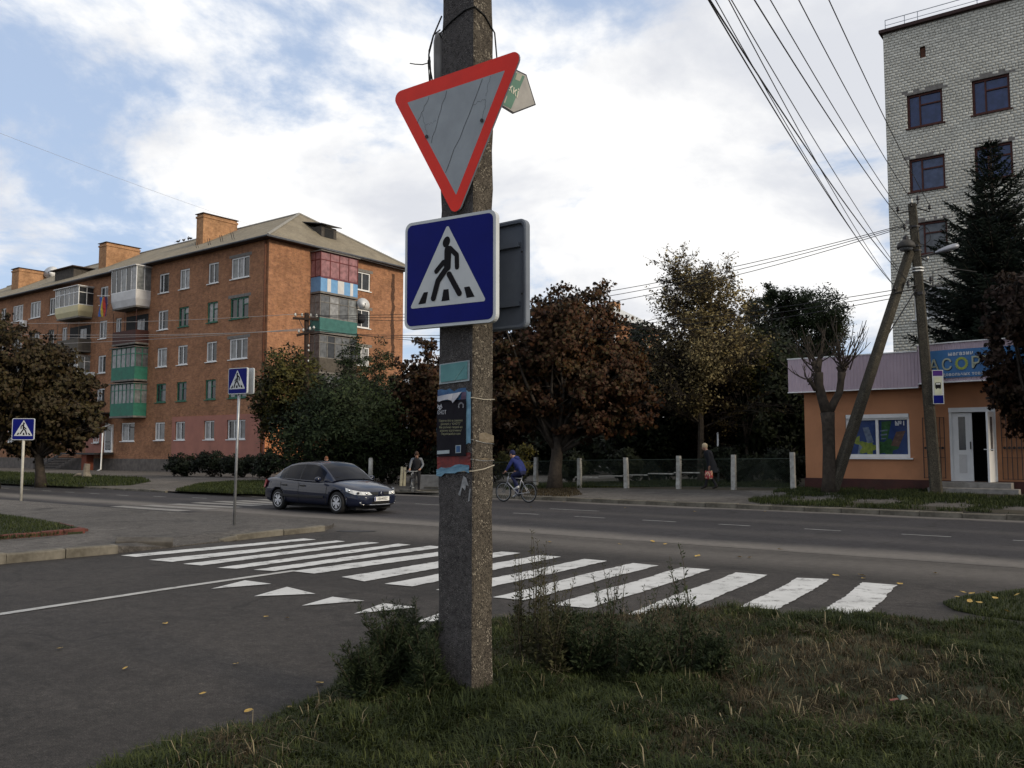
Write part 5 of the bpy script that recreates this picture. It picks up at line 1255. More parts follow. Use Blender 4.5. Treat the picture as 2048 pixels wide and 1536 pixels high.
MB().poly([(-0.43, 0.033, 1.0), (-0.2, 0.033, 1.0), (-0.2, 0.033, 2.1), (-0.43, 0.033, 2.1)][::-1]).build('door_glass', PANES[2], l2o)
MB().cbox((-0.53, 0.0, 1.05), (0.03, 0.3, 0.03)).build('handle', m_plastic, l2o)
mb = MB(); mb.box(4.7, 6.3, 0.25, 3.0, 0.70, 0.72); mb.poly([(4.75,3.0,0.7),(6.25,3.0,0.7),(6.25,3.0,3.2),(4.75,3.0,3.2)]); mb.poly([(4.75,0.23,0.7),(4.75,3.0,0.7),(4.75,3.0,3.2),(4.75,0.23,3.2)]); mb.poly([(6.25,0.23,0.7),(6.25,3.0,0.7),(6.25,3.0,3.2),(6.25,0.23,3.2)]); mb.poly([(4.75,0.23,3.2),(6.25,0.23,3.2),(6.25,3.0,3.2),(4.75,3.0,3.2)])
mb.build('hallway', mat('dark_hallway', (0.05, 0.045, 0.04), None, 0.9, 2), shop)
for (x0, x1) in ((4.02, 4.68), (6.36, 7.6)):
    g_ = MB(); n = int((x1-x0)/0.13)
    for i in range(n+1): g_.bar((x0+(x1-x0)*i/n, -0.09, 0.80), (x0+(x1-x0)*i/n, -0.09, 2.85), 0.022)
    for zz in (0.82, 1.5, 2.15, 2.83): g_.bar((x0, -0.09, zz), (x1, -0.09, zz), 0.03, 0.014)
    for i in range(n): 
        xc = x0+(x1-x0)*(i+0.5)/n
        g_.lathe([(0.045, -0.008), (0.045, 0.008)], 8, (xc, -0.09, 1.82), 'Y')
    g_.build('window_grille', m_dkmetal, shop)
s1 = MB().box(4.55, 6.65, -0.62, -0.045, 0.15, 0.71).build('step', m_conc, shop, bevel=0.015)
s2 = MB().box(4.3, 6.9, -1.05, -0.622, 0.15, 0.53).build('step', m_conc, shop, bevel=0.015)

# ------------------------------------------------------------------ utility pole with strut by the shop
m_pole2 = agg_mat('old_pole_concrete', (0.072, 0.064, 0.049), (0.038, 0.034, 0.027), (0.12, 0.11, 0.085), 0.12, 60)
UP = Vector((13.72, 28.3, 0.0)); UPz = zfar_xy(13.72, 28.3); UT = Vector((13.26, 28.3, 9.86))
up = thing('strutted_pole', 'slightly leaning concrete power pole with a diagonal strut in front of the shop', 'pole', (UP.x, UP.y, UPz), 0)
def sq_tube(mb, a, b, wa, wb, rz):
    a, b = Vector(a), Vector(b); v = []
    for p, w in ((a, wa), (b, wb)):
        for k in range(8):
            an = rz + math.pi/4*(k//2) * 2 + (-0.62 if k % 2 == 0 else 0.62); r_ = w/2*1.18
            v.append(p + Vector((r_*math.cos(an), r_*math.sin(an), 0)))
    mb.add(v, [(k, (k+1)%8, 8+(k+1)%8, 8+k) for k in range(8)] + [tuple(range(8, 16)), tuple(range(8))[::-1]])
O_ = Vector((UP.x, UP.y, UPz))
mb = MB(); sq_tube(mb, (0, 0, -0.1), UT - O_, 0.40, 0.27, ROTU + 0.2); mb.build('shaft', m_pole2, up)
strut_b = Vector((10.45, 28.75, zfar_xy(10.45, 28.75) - 0.1)); strut_t = UP.lerp(UT, 0.84) + Vector((-0.2, 0, 0))
mb = MB(); sq_tube(mb, strut_b - O_, strut_t - O_, 0.36, 0.28, 0.3); mb.build('strut', m_pole2, up)
def on_pole(z_): return O_.lerp(UT, (z_ - UPz) / (UT.z - UPz)) - O_
mb = MB()
for z_ in (8.45, 8.3, 6.85, 6.9, 9.1): 
    c = on_pole(z_); mb.lathe([(0.19, -0.025), (0.19, 0.025)], 8, c)
mb.build('steel_band', m_dkmetal, up)
mb = MB()
for z_ in (7.62, 7.72): c = on_pole(z_); mb.lathe([(0.195, -0.02), (0.195, 0.02)], 8, c)
mb.build('white_band', m_white, up)
m_porc = mat('porcelain', (0.55, 0.55, 0.52), None, 0.25, 5)
hooks = []
for (dx, dz, hx) in ((-0.55, -0.12, -0.12), (0.5, -0.05, 0.12), (-0.1, 0.15, -0.05), (0.12, 0.25, 0.06), (-0.35, -0.7, -0.12), (0.36, -1.72, 0.1), (-0.3, -2.6, -0.1), (0.45, -2.45, 0.1), (-0.75, -2.75, -0.1)):
    a = on_pole(9.75 + min(dz, 0)) + Vector((hx, -0.1, 0)); b = on_pole(9.75) + Vector((dx, -0.14, dz)); hooks.append(O_ + b + Vector((0, 0, 0.1)))
    MB().tube([a, (a + b)/2 + Vector((0, 0, -0.05)), b + Vector((0, 0, -0.12)), b], 0.022, 6).build('hook', m_dkmetal, up)
    MB().lathe([(0.05, -0.03), (0.06, 0.0), (0.035, 0.03), (0.055, 0.06), (0.04, 0.10), (0.02, 0.12)], 10, b).build('insulator', m_porc if dz in (-1.72, 0.15) else m_dkmetal, up, True)
mb = MB(); cc = on_pole(8.75) + Vector((0.2, -0.2, 0))
mb.tube([cc + Vector((0.22*math.sin(a), 0, 0.28*math.cos(a)+0.03*math.sin(3*a))) for a in [k*0.5 for k in range(27)]], 0.010, 5); mb.build('cable_coil', m_black, up)
mb = MB(); mb.tube([on_pole(7.0) + Vector((-0.15,-0.1,0)), Vector((-1.6, 0.2, 4.75))], 0.02, 5); mb.build('stay_wire', m_dkmetal, up)
mb = MB(); mb.tube([on_pole(7.0) + Vector((0.2,-0.15,0)), on_pole(7.0) + Vector((0.38,-0.15,0.1)), on_pole(7.6) + Vector((0.45,-0.1,0)), on_pole(7.75) + Vector((0.9,0.0,0)), on_pole(7.85) + Vector((2.6, 1.2, 0))], 0.016, 6); mb.build('service_cable', m_black, up)

la = thing('street_lamp', 'old dark bell-shaped street lamp on the left of the strutted pole', 'street lamp', O_ + on_pole(8.45) + Vector((-0.42, -0.22, 0)), 0)
mb = MB(); mb.lathe([(0.27, -0.12), (0.29, -0.05), (0.26, 0.05), (0.17, 0.13), (0.10, 0.17)], 16); mb.build('shade', mat('lamp_grey', (0.05, 0.047, 0.044), (0.03, 0.028, 0.026), 0.6, 6), la, True)
MB().lathe([(0.16, -0.20), (0.25, -0.11)], 14).build('glass', PANES[2], la, True)
MB().lathe([(0.09, 0.17), (0.09, 0.27), (0.04, 0.31)], 10).build('neck', m_dkmetal, la)
MB().tube([(0.05, 0.02, 0.2), (0.25, 0.1, 0.15), (0.42, 0.15, -0.1)], 0.03, 6).build('arm', m_dkmetal, la)
lc = thing('street_lamp', 'grey teardrop street lamp head pointing right from the strutted pole', 'street lamp', O_ + on_pole(8.1) + Vector((0.1, -0.15, -0.02)), R(-12))
MB().tube([(0.0, 0, 0), (0.45, 0, 0.10)], 0.035, 8).build('arm', m_dkmetal, lc)
mb = MB(); v = []; nn = 9
for k in range(nn):
    t_ = k/(nn-1); x = 0.40 + 0.72*t_; r_ = 0.045 + 0.105*math.sin(min(1, t_*1.15)*math.pi*0.62); r_ *= (1 if t_ < 0.9 else 0.55)
    for q in range(10):
        a = 2*math.pi*q/10; v.append((x, r_*1.2*math.cos(a), 0.10 + 0.18*t_ + r_*math.sin(a)*(0.9 if math.sin(a) > 0 else 0.45)))
mb.add(v, [(k*10+q, k*10+(q+1)%10, (k+1)*10+(q+1)%10, (k+1)*10+q) for k in range(nn-1) for q in range(10)] + [tuple((nn-1)*10+q for q in range(10))]); mb.build('housing', mat('lamp_alu', (0.32, 0.33, 0.36), (0.24, 0.25, 0.28), 0.45, 4, metal=0.3), lc, True)
MB().lathe([(0.10, -0.012), (0.10, 0.0)], 12, (0.86, 0, 0.145)).build('lens', PANES[3], lc)

bsn = thing('bus_stop_sign', 'narrow white and blue bus stop sign fixed to the power pole', 'road sign', Vector((13.76, 28.02, 3.78)), R(-14))
MB().box(-0.165, 0.165, 0.0, 0.02, -0.55, 0.55).build('plate', m_sign_white, bsn)
MB().poly([(-0.145,-0.003,0.36),(0.145,-0.003,0.36),(0.145,-0.003,0.53),(-0.145,-0.003,0.53)]).build('purple_panel', mat('sign_purple', (0.06, 0.02, 0.16), None, 0.5, 5), bsn)
MB().poly([(-0.145,-0.003,-0.53),(0.145,-0.003,-0.53),(0.145,-0.003,-0.27),(-0.145,-0.003,-0.27)]).build('blue_panel', m_sign_blue, bsn)
MB().poly([(-0.11,-0.005,-0.24),(0.11,-0.005,-0.24),(0.11,-0.005,0.33),(-0.11,-0.005,0.33)]).build('cream_panel', mat('sign_cream2', (0.5, 0.52, 0.40), None, 0.5, 5), bsn)
mb = MB(); flat(mb, [(x, z_) for x, z_ in rrect(0.17, 0.19, 0.025)], -0.008); mb.M = T(0, 0, 0.04); mb.v = [(x, y, z_+0.05) for x, y, z_ in mb.v]; mb.M = None
flat(mb, [(-0.07,-0.07),(-0.04,-0.07),(-0.04,-0.045),(-0.07,-0.045)], -0.008); flat(mb, [(0.04,-0.07),(0.07,-0.07),(0.07,-0.045),(0.04,-0.045)], -0.008); mb.build('bus_pictogram', m_sign_black, bsn)
flat(MB(), [(-0.065,0.075),(0.065,0.075),(0.065,0.125),(-0.065,0.125)], -0.010).build('bus_windscreen', m_sign_white, bsn)
MB().box(-0.1, 0.1, 0.02, 0.09, 0.2, 0.23).build('bracket', m_dkmetal, bsn)

# wooden pole by the gable
wp = thing('wooden_pole', 'dark wooden telephone pole with two crossarms in front of the gable end', 'pole', (-10.72, 45, 0.1), 0)
m_wood = mat('tarred_wood', (0.055, 0.036, 0.027), (0.03, 0.02, 0.016), 0.9, 8, 0.5, 30)
MB().tube([(0.15, 0, -0.1), (0.08, 0, 4), (0, 0, 8.78)], [0.15, 0.14, 0.12], 10).build('shaft', m_wood, wp)
wins_w = []
for z_, xs in ((8.45, (-0.55, -0.2, 0.25, 0.55)), (7.70, (-0.35, -0.12, 0.22, 0.42))):
    MB().cbox((0, -0.14, z_), (1.35 if z_ > 8 else 0.95, 0.1, 0.12), Matrix.Rotation(R(3 if z_ > 8 else -14), 3, 'Y')).build('crossarm', m_wood, wp)
    for x in xs:
        zz = z_ + 0.12 + (-0.05*x if z_ > 8 else 0.25*x)
        MB().lathe([(0.02, -0.1), (0.02, 0.0), (0.055, 0.0), (0.065, 0.06), (0.045, 0.12), (0.02, 0.16)], 8, (x, -0.14, zz)).build('insulator', m_porc, wp, True); wins_w.append(Vector((-10.72+x, 45-0.14, 0.1+zz+0.1)))
MB().tube([(0.35, -0.1, 8.4), (0.02, -0.12, 7.75)], 0.02, 5).build('brace', m_dkmetal, wp); MB().tube([(-0.35, -0.1, 8.4), (-0.02, -0.12, 7.75)], 0.02, 5).build('brace', m_dkmetal, wp)
for z_ in (7.0, 6.75, 6.2): MB().lathe([(0.04, 0), (0.05, 0.06), (0.02, 0.12)], 8, (0.16, -0.1, z_)).build('insulator', m_porc, wp, True)

# ------------------------------------------------------------------ overhead wires, one object each
m_wire = mat('wire_black', (0.02, 0.02, 0.022), None, 0.6, 5); m_wirel = mat('wire_aluminium', (0.33, 0.31, 0.30), None, 0.5, 5)
def wire(label, a, b, sag, r_=0.009, group='wires over the junction', m=m_wire, nseg=28):
    a, b = Vector(a), Vector(b); pts = [a.lerp(b, k/nseg) - Vector((0, 0, 4*sag*(k/nseg)*(1-k/nseg))) for k in range(nseg+1)]
    mb = MB(); mb.tube(pts, r_, 5); return tag(mb.build('overhead_wire', m, None, True), label, 'wire', group)
near = lambda x, z_: Vector((-0.15 + x, 5.75, z_))
ORD = ['leftmost', 'second from the left', 'third from the left', 'fourth from the left', 'fifth from the left', 'sixth from the left', 'seventh from the left', 'rightmost']
def ordn(i, n): return 'rightmost' if i == n-1 else ORD[i]
def px_of(v):
    d = v - Vector((0, 0, CAM_H)); f = d.y*math.cos(PITCH) + d.z*math.sin(PITCH); return 1024 + FPX*d.x/f, 768 - FPX*(d.z*math.cos(PITCH) - d.y*math.sin(PITCH))/f
def at_y0(a, b, sag):
    for k in range(400):
        t = k/400; p = a.lerp(b, t) - Vector((0, 0, 4*sag*t*(1-t)))
        if p.y > 1 and px_of(p)[1] < 4: return px_of(p)[0]
    return 0
up_w = [(hooks[h], near(x, z_), sag, r_) for h, x, z_, sag, r_ in ((1, 0.55, 9.25, 0.30, 0.010), (0, -0.35, 9.25, 0.30, 0.010), (2, 0.1, 9.3, 0.40, 0.010), (4, -0.5, 9.0, 0.35, 0.012))]
up_w.sort(key=lambda w: at_y0(*w[:3]))
for i, w in enumerate(up_w): wire('upper black wire to the strutted pole, %s of four above' % ordn(i, 4), *w)
lo_w = [(hooks[h], near(x, z_), sag, r_) for h, x, z_, sag, r_ in ((6, -0.35, 8.05, 0.45, 0.012), (6, -0.2, 8.35, 0.35, 0.008), (8, -0.30, 8.2, 0.45, 0.011), (8, -0.1, 8.5, 0.45, 0.008), (8, 0.0, 7.9, 0.5, 0.007))]
lo_w.sort(key=lambda w: at_y0(*w[:3]))
for i, w in enumerate(lo_w): wire('lower bundle wire to the strut, %s of five at the top edge' % ordn(i, 5), *w, 'lower wire bundle')
VERT = ['topmost', 'second from the top', 'third from the top', 'fourth from the top', 'fifth from the top', 'lowest']
strut_at = lambda z_: strut_b.lerp(strut_t, (z_ - strut_b.z)/(strut_t.z - strut_b.z)) + Vector((-0.1, -0.12, 0))
cw = [((hooks[h] + Vector((0, 0, -0.04*i)) if i < 3 else strut_at(7.0 - 0.14*(i-3))), wins_w[w], sag) for i, (h, w, sag) in enumerate(((4, 0, 1.0), (4, 1, 1.15), (4, 2, 1.35), (8, 4, 0.75), (8, 5, 0.9), (8, 6, 1.1)))]
cw.sort(key=lambda w: px_of(w[0].lerp(w[1], 0.3) - Vector((0, 0, 4*w[2]*0.21)))[1])
for i, w in enumerate(cw): wire('long wire from strutted to wooden pole, %s of six' % VERT[i], *w, 0.013, 'wires across the street')
for i, (w, px, py) in enumerate(((0, -260, 640), (4, -260, 655), (5, -260, 668), (6, -260, 690))): wire('pale wire past the brick facade, %s of four' % ['topmost', 'second from the top', 'third from the top', 'lowest'][i], wins_w[w], P(px, py, 56), 0.35, 0.014, 'wires past the facade', m_wirel)
wire('faint thin wire crossing the sky above the brick block', P(-80, 235, 34), P(830, 545, 70), 0.5, 0.006, 'faint sky wire', m_wirel)
# ------------------------------------------------------------------ sign posts
def board_children(t, d, S, flip=False, back=False):
    b0 = set(COL.objects)
    crossing_face(t, S, flip=flip)
    for o in set(COL.objects) - b0: o.location = (d.x, d.y - 0.05, d.z - S/2 + 0.02)
    if back:
        b0 = set(COL.objects); MB().prism([(x, 0.0, z_) for x, z_ in rrect(S, S, S*0.07)], (0, 0.03, 0)).build('back_plate', m_sign_white, t)
        for o in set(COL.objects) - b0: o.location = (d.x + 0.03, d.y + 0.10, d.z - S/2 + 0.02)
def street_sign(label, base_px, zb, top_px, S, rz, back, mpost, r_, flip=False):
    b = G(*base_px, zb); tp = P(*top_px, b.y)
    t = thing('pedestrian_crossing_sign', label, 'road sign', b, rz, 'crosswalk signs')
    d = Matrix.Rotation(-rz, 3, 'Z') @ (tp - b)
    MB().tube([(0, 0, -0.05), (d.x*0.5, d.y*0.5, d.z*0.5), d], r_, 8).build('post', mpost, t, True)
    board_children(t, d, S, flip, back)
    MB().box(d.x-0.06, d.x+0.06, d.y-0.034, d.y+0.03, d.z-0.2, d.z-0.17).build('clamp', m_dkmetal, t)
    if not back: return
street_sign('double-sided crosswalk sign on a thin steel post at the pavement corner', (468,1050), 0.11, (480,738), 0.58, ROTU + R(8), True, m_steel, 0.030)
street_sign('bright blue crosswalk sign on a white post at the far left', (42,1000), 0.10, (49,838), 0.72, R(4), False, mat('white_post_paint', (0.5, 0.48, 0.42), (0.38, 0.36, 0.32), 0.7, 8), 0.045, True)

# ------------------------------------------------------------------ fence with white concrete posts
m_fpost = mat('whitewashed_post', (0.42, 0.415, 0.38), (0.25, 0.24, 0.22), 0.9, 7, 0.4, 60, dirt=0.45)
fn = thing('fence', 'low wire mesh fence with whitewashed concrete posts behind the far pavement', 'fence', (0, 0, 0), ROTU)
FN = 30.35
fus = [-26.3, -24.1, -21.6, -19.4, -17.2, -14.95, -12.75, -10.55]
for i, u in enumerate(fus):
    z_ = zfar(u, FN); rr = random.Random(i); w = 0.075; mb = MB(); h = 1.22 + rr.uniform(-0.04, 0.08) + (0.12 if i == 7 else 0)
    for k in range(7):
        pass
    v = []; lean = (rr.uniform(-0.03, 0.03), rr.uniform(-0.03, 0.03))
    for k in range(6):
        t = k/5; ww = w*(1.06 - 0.1*t)
        for sx, sy in ((-1,-1),(1,-1),(1,1),(-1,1)): v.append((u + sx*ww + lean[0]*t + rr.uniform(-0.006, 0.006), FN + sy*ww + lean[1]*t + rr.uniform(-0.006, 0.006), z_ - 0.1 + (h+0.1)*t))
    mb.add(v, [(k*4+q, k*4+(q+1)%4, (k+1)*4+(q+1)%4, (k+1)*4+q) for k in range(5) for q in range(4)] + [(20,21,22,23)])
    mb.build('post', m_fpost, fn)
m_mesh = mat('fence_wire', (0.05, 0.065, 0.05), (0.035, 0.045, 0.035), 0.6, 5)
for a, b in zip(fus, fus[1:]):
    mb = MB(); za, zb = zfar(a, FN), zfar(b, FN)
    for h, r_ in ((1.12, 0.022), (0.10, 0.012)): mb.bar((a+0.09, FN, za+h), (b-0.09, FN, zb+h), r_)
    n = 26
    L = b - a - 0.2
    for i in range(n+1):
        x0 = a + 0.1 + L*i/n
        for sgn_ in (-1, 1):
            x1 = x0 + sgn_*1.0
            t = 1.0
            if x1 > b-0.1: t = (b-0.1-x0)/1.0
            if x1 < a+0.1: t = (x0-a-0.1)/1.0
            if t < 0.05: continue
            mb.bar((x0, FN, za+0.1), (x0+sgn_*t, FN, za+0.1+1.0*t), 0.0045)
    mb.build('mesh_panel', m_mesh, fn)
# thin light pole just behind the fence
tp = thing('thin_post', 'thin pale metal post standing behind the walking person', 'post', P(1437, 960, 38), 0)
MB().tube([(0,0,-0.4), (0, 0, 2.0)], 0.045, 8).build('tube', m_steel, tp, True); MB().ball((0, 0, 2.02), 0.05, 8, 5).build('cap', m_steel, tp)
# white painted edging in the yard
ye = struct(link('yard_edging', None)); a, b = P(1150, 955, 40), P(1400, 944, 37.5)
kerb_run('', [a, b], m_fpost, 0.02, 0.08, 1.1, 0.006, ye, z0=-0.03)
# things on the far corner: concrete block wall, leaning boards, white marker post
bw = thing('block_wall', 'low rough concrete block wall behind the standing man', 'wall', P(862, 978, 39) , R(-4))
for i, (x, w) in enumerate(((-0.55, 0.95), (0.45, 1.0))): MB().box(x, x+w-0.02, 0, 0.4, -0.1, 0.62 - 0.03*i).build('block', m_conc, bw, bevel=0.02)
MB().box(-0.3, 0.7, -0.05, -0.002, 0.05, 0.1).build('ledge', m_kerb, bw)
bd = thing('leaning_boards', 'two pale yellowish boards leaning upright left of the standing man', 'boards', P(806, 972, 37.5), R(8))
m_board = mat('pale_board', (0.42, 0.38, 0.26), (0.28, 0.25, 0.17), 0.8, 5)
MB().bar((-0.09, 0, 0), (-0.04, 0.1, 0.82), 0.1, 0.05).build('board', m_board, bd); MB().bar((0.06, 0, 0), (0.09, 0.1, 0.80), 0.09, 0.05).build('board', m_board, bd)
wm = thing('marker_post', 'whitish round post behind the dark car near the bush', 'post', P(741, 958, 40), 0)
MB().tube([(0,0,-0.2), (0,0,0.4), (0, 0, 0.92)], [0.11, 0.10, 0.095], 10).build('shaft', m_fpost, wm, True); MB().lathe([(0.10, 0.92), (0.06, 0.97)], 10).build('cap', m_conc, wm)
st = thing('tree_stump', 'pale cut stump on the grass before the shop stairs', 'stump', P(172, 952, 52), 0)
MB().tube([(0.05,0,-0.1), (0,0,0.25), (0.05,0,0.72)], [0.3, 0.2, 0.17], 9).build('trunk', mat('dead_wood', (0.19, 0.165, 0.13), (0.12, 0.10, 0.08), 0.9, 6), st); MB().tube([(0,0,0.05), (-0.5,0.0,0.1), (-0.75, 0, -0.02)], [0.12, 0.08, 0.03], 7).build('root', MATS['dead_wood'], st)

# brick house glimpsed between the trees
HO = Vector((9.5, 80, 0.6))
hs = thing('brick_house', 'red-brown house with pale metal roof glimpsed between the trees', 'house', HO, ROTU)
mb = MB(); hops = [(-4.3, -3.3, 10.2, 11.6), (-1.8, -0.9, 10.2, 11.6)]
wall(mb, -7, 0, 0, 13.1, hops, 0.15); wall(mb, 0, 9, 0, 13.1, [(2.0, 3.2, 10.2, 11.6), (5.5, 6.7, 10.2, 11.6)], 0.15, 'gable'); mb.build('wall', m_brick, hs)
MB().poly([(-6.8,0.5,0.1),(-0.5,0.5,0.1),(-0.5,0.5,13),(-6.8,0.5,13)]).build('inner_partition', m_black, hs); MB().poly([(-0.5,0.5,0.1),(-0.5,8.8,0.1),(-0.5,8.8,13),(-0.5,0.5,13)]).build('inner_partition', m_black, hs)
for x in (-3.8, -1.35): window(hs, 'front', x, 10.2, 1.0 if x < -2 else 0.9, 1.4, 'white', 2, PANES[0])
for y in (2.6, 6.1): window(hs, 'gable', y, 10.2, 1.2, 1.4, 'white', 2, PANES[0])
A = Vector((0.6,-0.6,13.1)); B = Vector((0.6,9.6,13.1)); Cc = Vector((-7.6,9.6,13.1)); Dd = Vector((-7.6,-0.6,13.1)); r1 = Vector((-3.2,4.5,15.6)); r2 = Vector((-3.8,4.5,15.6))
m_proof = corrug('pale_metal_roof', (0.46, 0.47, 0.47), (0.36, 0.365, 0.36), 0.3)
mb = MB(); mb.poly([Dd,A,r1,r2]); mb.poly([A,B,r1]); mb.poly([B,Cc,r2,r1]); mb.poly([Cc,Dd,r2]); mb.poly([Dd,Cc,B,A]); ro = mb.build('roof', m_proof, hs)
MB().box(-3.6, -2.9, 5.0, 6.2, 14.2, 15.9).build('chimney', m_chbrick, ro)
MB().tube([(0.05, -0.05, 13), (0.05, -0.05, 3)], 0.09, 8).build('downpipe', m_plastic, hs, True)
# ------------------------------------------------------------------ the car
def interp(x, tab): return lerp_tab(x, tab)
def build_car():
    car = thing('car', 'dark grey four-door saloon car driving towards the right on the main road', 'car', (-5.33, 25.57, 0.006), R(-40))
    m, ns, ls, b = nt('car_paint'); v = objco(ns)
    fl_ = noise(ns, ls, 400, 2, 0.5, v)
    ls.new(ramp(ns, ls, fl_, [(0.3, (0.005, 0.007, 0.017)), (0.7, (0.010, 0.014, 0.032))]), b.inputs['Base Color'])
    b.inputs['Metallic'].default_value = 0.0; b.inputs['Roughness'].default_value = 0.35; b.inputs['Specular IOR Level'].default_value = 0.08; b.inputs['Coat Weight'].default_value = 0.7; b.inputs['Coat Roughness'].default_value = 0.04
    paint_ = m; cg = glass_mat('car_glass', (0.003, 0.004, 0.009), 0.03, 0.10); trim = mat('car_black_trim', (0.015, 0.015, 0.017), None, 0.55, 10)
    # lower body, lofted: stations along x; half width, sill, shoulder, top edge, crown
    X = [-2.24,-2.22,-2.15,-2.0,-1.8,-1.6,-1.31,-1.0,-0.7,-0.35,0.0,0.35,0.7,0.95,1.15,1.38,1.6,1.8,1.95,2.08,2.17,2.22,2.24]
    wtab = [(-2.25,0.60),(-2.2,0.70),(-2.0,0.82),(-1.6,0.87),(-1.0,0.885),(0.6,0.885),(1.2,0.875),(1.6,0.85),(1.9,0.78),(2.1,0.67),(2.2,0.56),(2.25,0.50)]
    ttab = [(-2.25,0.62),(-2.22,0.84),(-2.12,0.925),(-1.9,0.955),(-1.5,0.955),(-1.0,0.93),(0,0.885),(0.9,0.865),(1.2,0.83),(1.6,0.755),(1.9,0.685),(2.1,0.60),(2.2,0.52),(2.25,0.46)]
    ctab = [(-2.25,0.0),(-2.1,0.015),(-1.5,0.02),(0.9,0.06),(1.3,0.075),(1.8,0.065),(2.1,0.04),(2.25,0.02)]
    btab = [(-2.25,0.36),(-2.15,0.26),(-1.9,0.20),(1.8,0.17),(2.05,0.19),(2.25,0.27)]
    body = MB(); rows = []
    for x in X:
        w, t, c, bz = interp(x, wtab), interp(x, ttab), interp(x, ctab), interp(x, btab); h = t - bz
        half = [(0, bz), (0.80*w, bz), (0.95*w, bz+0.06*h), (0.99*w, bz+0.22*h), (1.0*w, bz+0.45*h), (0.995*w, bz+0.62*h), (0.97*w, bz+0.84*h), (0.925*w, bz+0.95*h), (0.80*w, t+c*0.25), (0.45*w, t+c*0.8), (0, t+c)]
        ring = [(x, -y, z_) for y, z_ in half] + [(x, y, z_) for y, z_ in half[::-1]][1:-1]
        rows.append(ring)
    k = len(rows[0]); body.v = [p for r_ in rows for p in r_]
    for i in range(len(rows)-1):
        for j in range(k): body.f.append((i*k+j, (i+1)*k+j, (i+1)*k+(j+1)%k, i*k+(j+1)%k)); body.mi.append(0)
    body.f.append(tuple(range(k))); body.f.append(tuple((len(rows)-1)*k + j for j in range(k))[::-1]); body.mi += [0, 0]
    bo = body.build('body', paint_, car, True)
    sm = bo.modifiers.new('s', 'SUBSURF'); sm.levels = 1; sm.render_levels = 2
    # wheel arches cut out
    cut = MB()
    for wx in (1.38, -1.31):
        for sy in (-1, 1): cut.lathe([(0.365, sy*0.60), (0.365, sy*1.1)] if sy > 0 else [(0.365, -1.1), (0.365, -0.60)], 28, (wx, 0, 0.30), 'Y')
    co = cut.build('cutter', trim); co.parent = car
    for ob in (bo, co):
        bq = bmesh.new(); bq.from_mesh(ob.data); bmesh.ops.recalc_face_normals(bq, faces=bq.faces); bq.to_mesh(ob.data); bq.free()
    bm_ = bo.modifiers.new('b', 'BOOLEAN'); bm_.object = co; bm_.operation = 'DIFFERENCE'; bm_.solver = 'EXACT'
    bpy.context.view_layer.update()
    dg = bpy.context.evaluated_depsgraph_get(); me = bpy.data.meshes.new_from_object(bo.evaluated_get(dg)); bo.modifiers.clear(); bo.data = me
    me.materials.clear(); me.materials.append(paint_); me.materials.append(trim)
    for p in me.polygons:
        c = p.center
        for wx in (1.38, -1.31):
            if math.hypot(c.x-wx, c.z-0.30) < 0.40 and abs(c.y) < 0.86 and abs(math.hypot(c.x-wx, c.z-0.30)-0.365) < 0.012 or (abs(abs(c.y)-0.60) < 0.01 and math.hypot(c.x-wx, c.z-0.3) < 0.37): p.material_index = 1
    bpy.data.objects.remove(co)
    # greenhouse: roof line, side glass plane; sorted into glass and painted parts
    zr = [(-1.78,0.955),(-1.60,1.06),(-1.35,1.20),(-1.05,1.31),(-0.7,1.365),(-0.3,1.385),(0.1,1.375),(0.35,1.335),(0.6,1.22),(0.85,1.06),(1.10,0.885)]
    xs = [-1.78+i*(2.88/48) for i in range(49)]; belt = lambda x: interp(x, [(-1.78,0.94),(-1.0,0.925),(0,0.885),(1.1,0.865)])
    yb = lambda x: interp(x, [(-1.78,0.70),(-1.2,0.80),(-0.5,0.825),(0.5,0.825),(1.1,0.74)]); ytop = lambda x: interp(x, [(-1.78,0.64),(-1.2,0.585),(-0.5,0.575),(0.1,0.565),(0.6,0.62),(1.1,0.70)])
    T_ = [0.0, 0.05, 0.5, 0.90, 0.965, 1.0]; C_ = [1.0, 0.93, 0.6, 0.25, 0.0]
    def sect(x):
        b_, z1 = belt(x)-0.02, max(interp(x, zr), belt(x)-0.01); y0, y1 = yb(x), ytop(x); pts = []
        for t in T_:
            bow = 0.025*math.sin(t*math.pi); pts.append((y0 + (y1-y0)*t + bow, b_ + (z1-b_)*t))
        crown = 0.045*(1 if -1.2 < x < 0.6 else 0.9)
        for c in C_[1:]: pts.append((y1*c, z1 + crown*(1-c*c)))
        return pts
    S_ = [sect(x) for x in xs]; nT = len(T_); nP = len(S_[0]); reg = {}
    def put(name, quad):
        reg.setdefault(name, MB()).add(quad, [(0,1,2,3)])
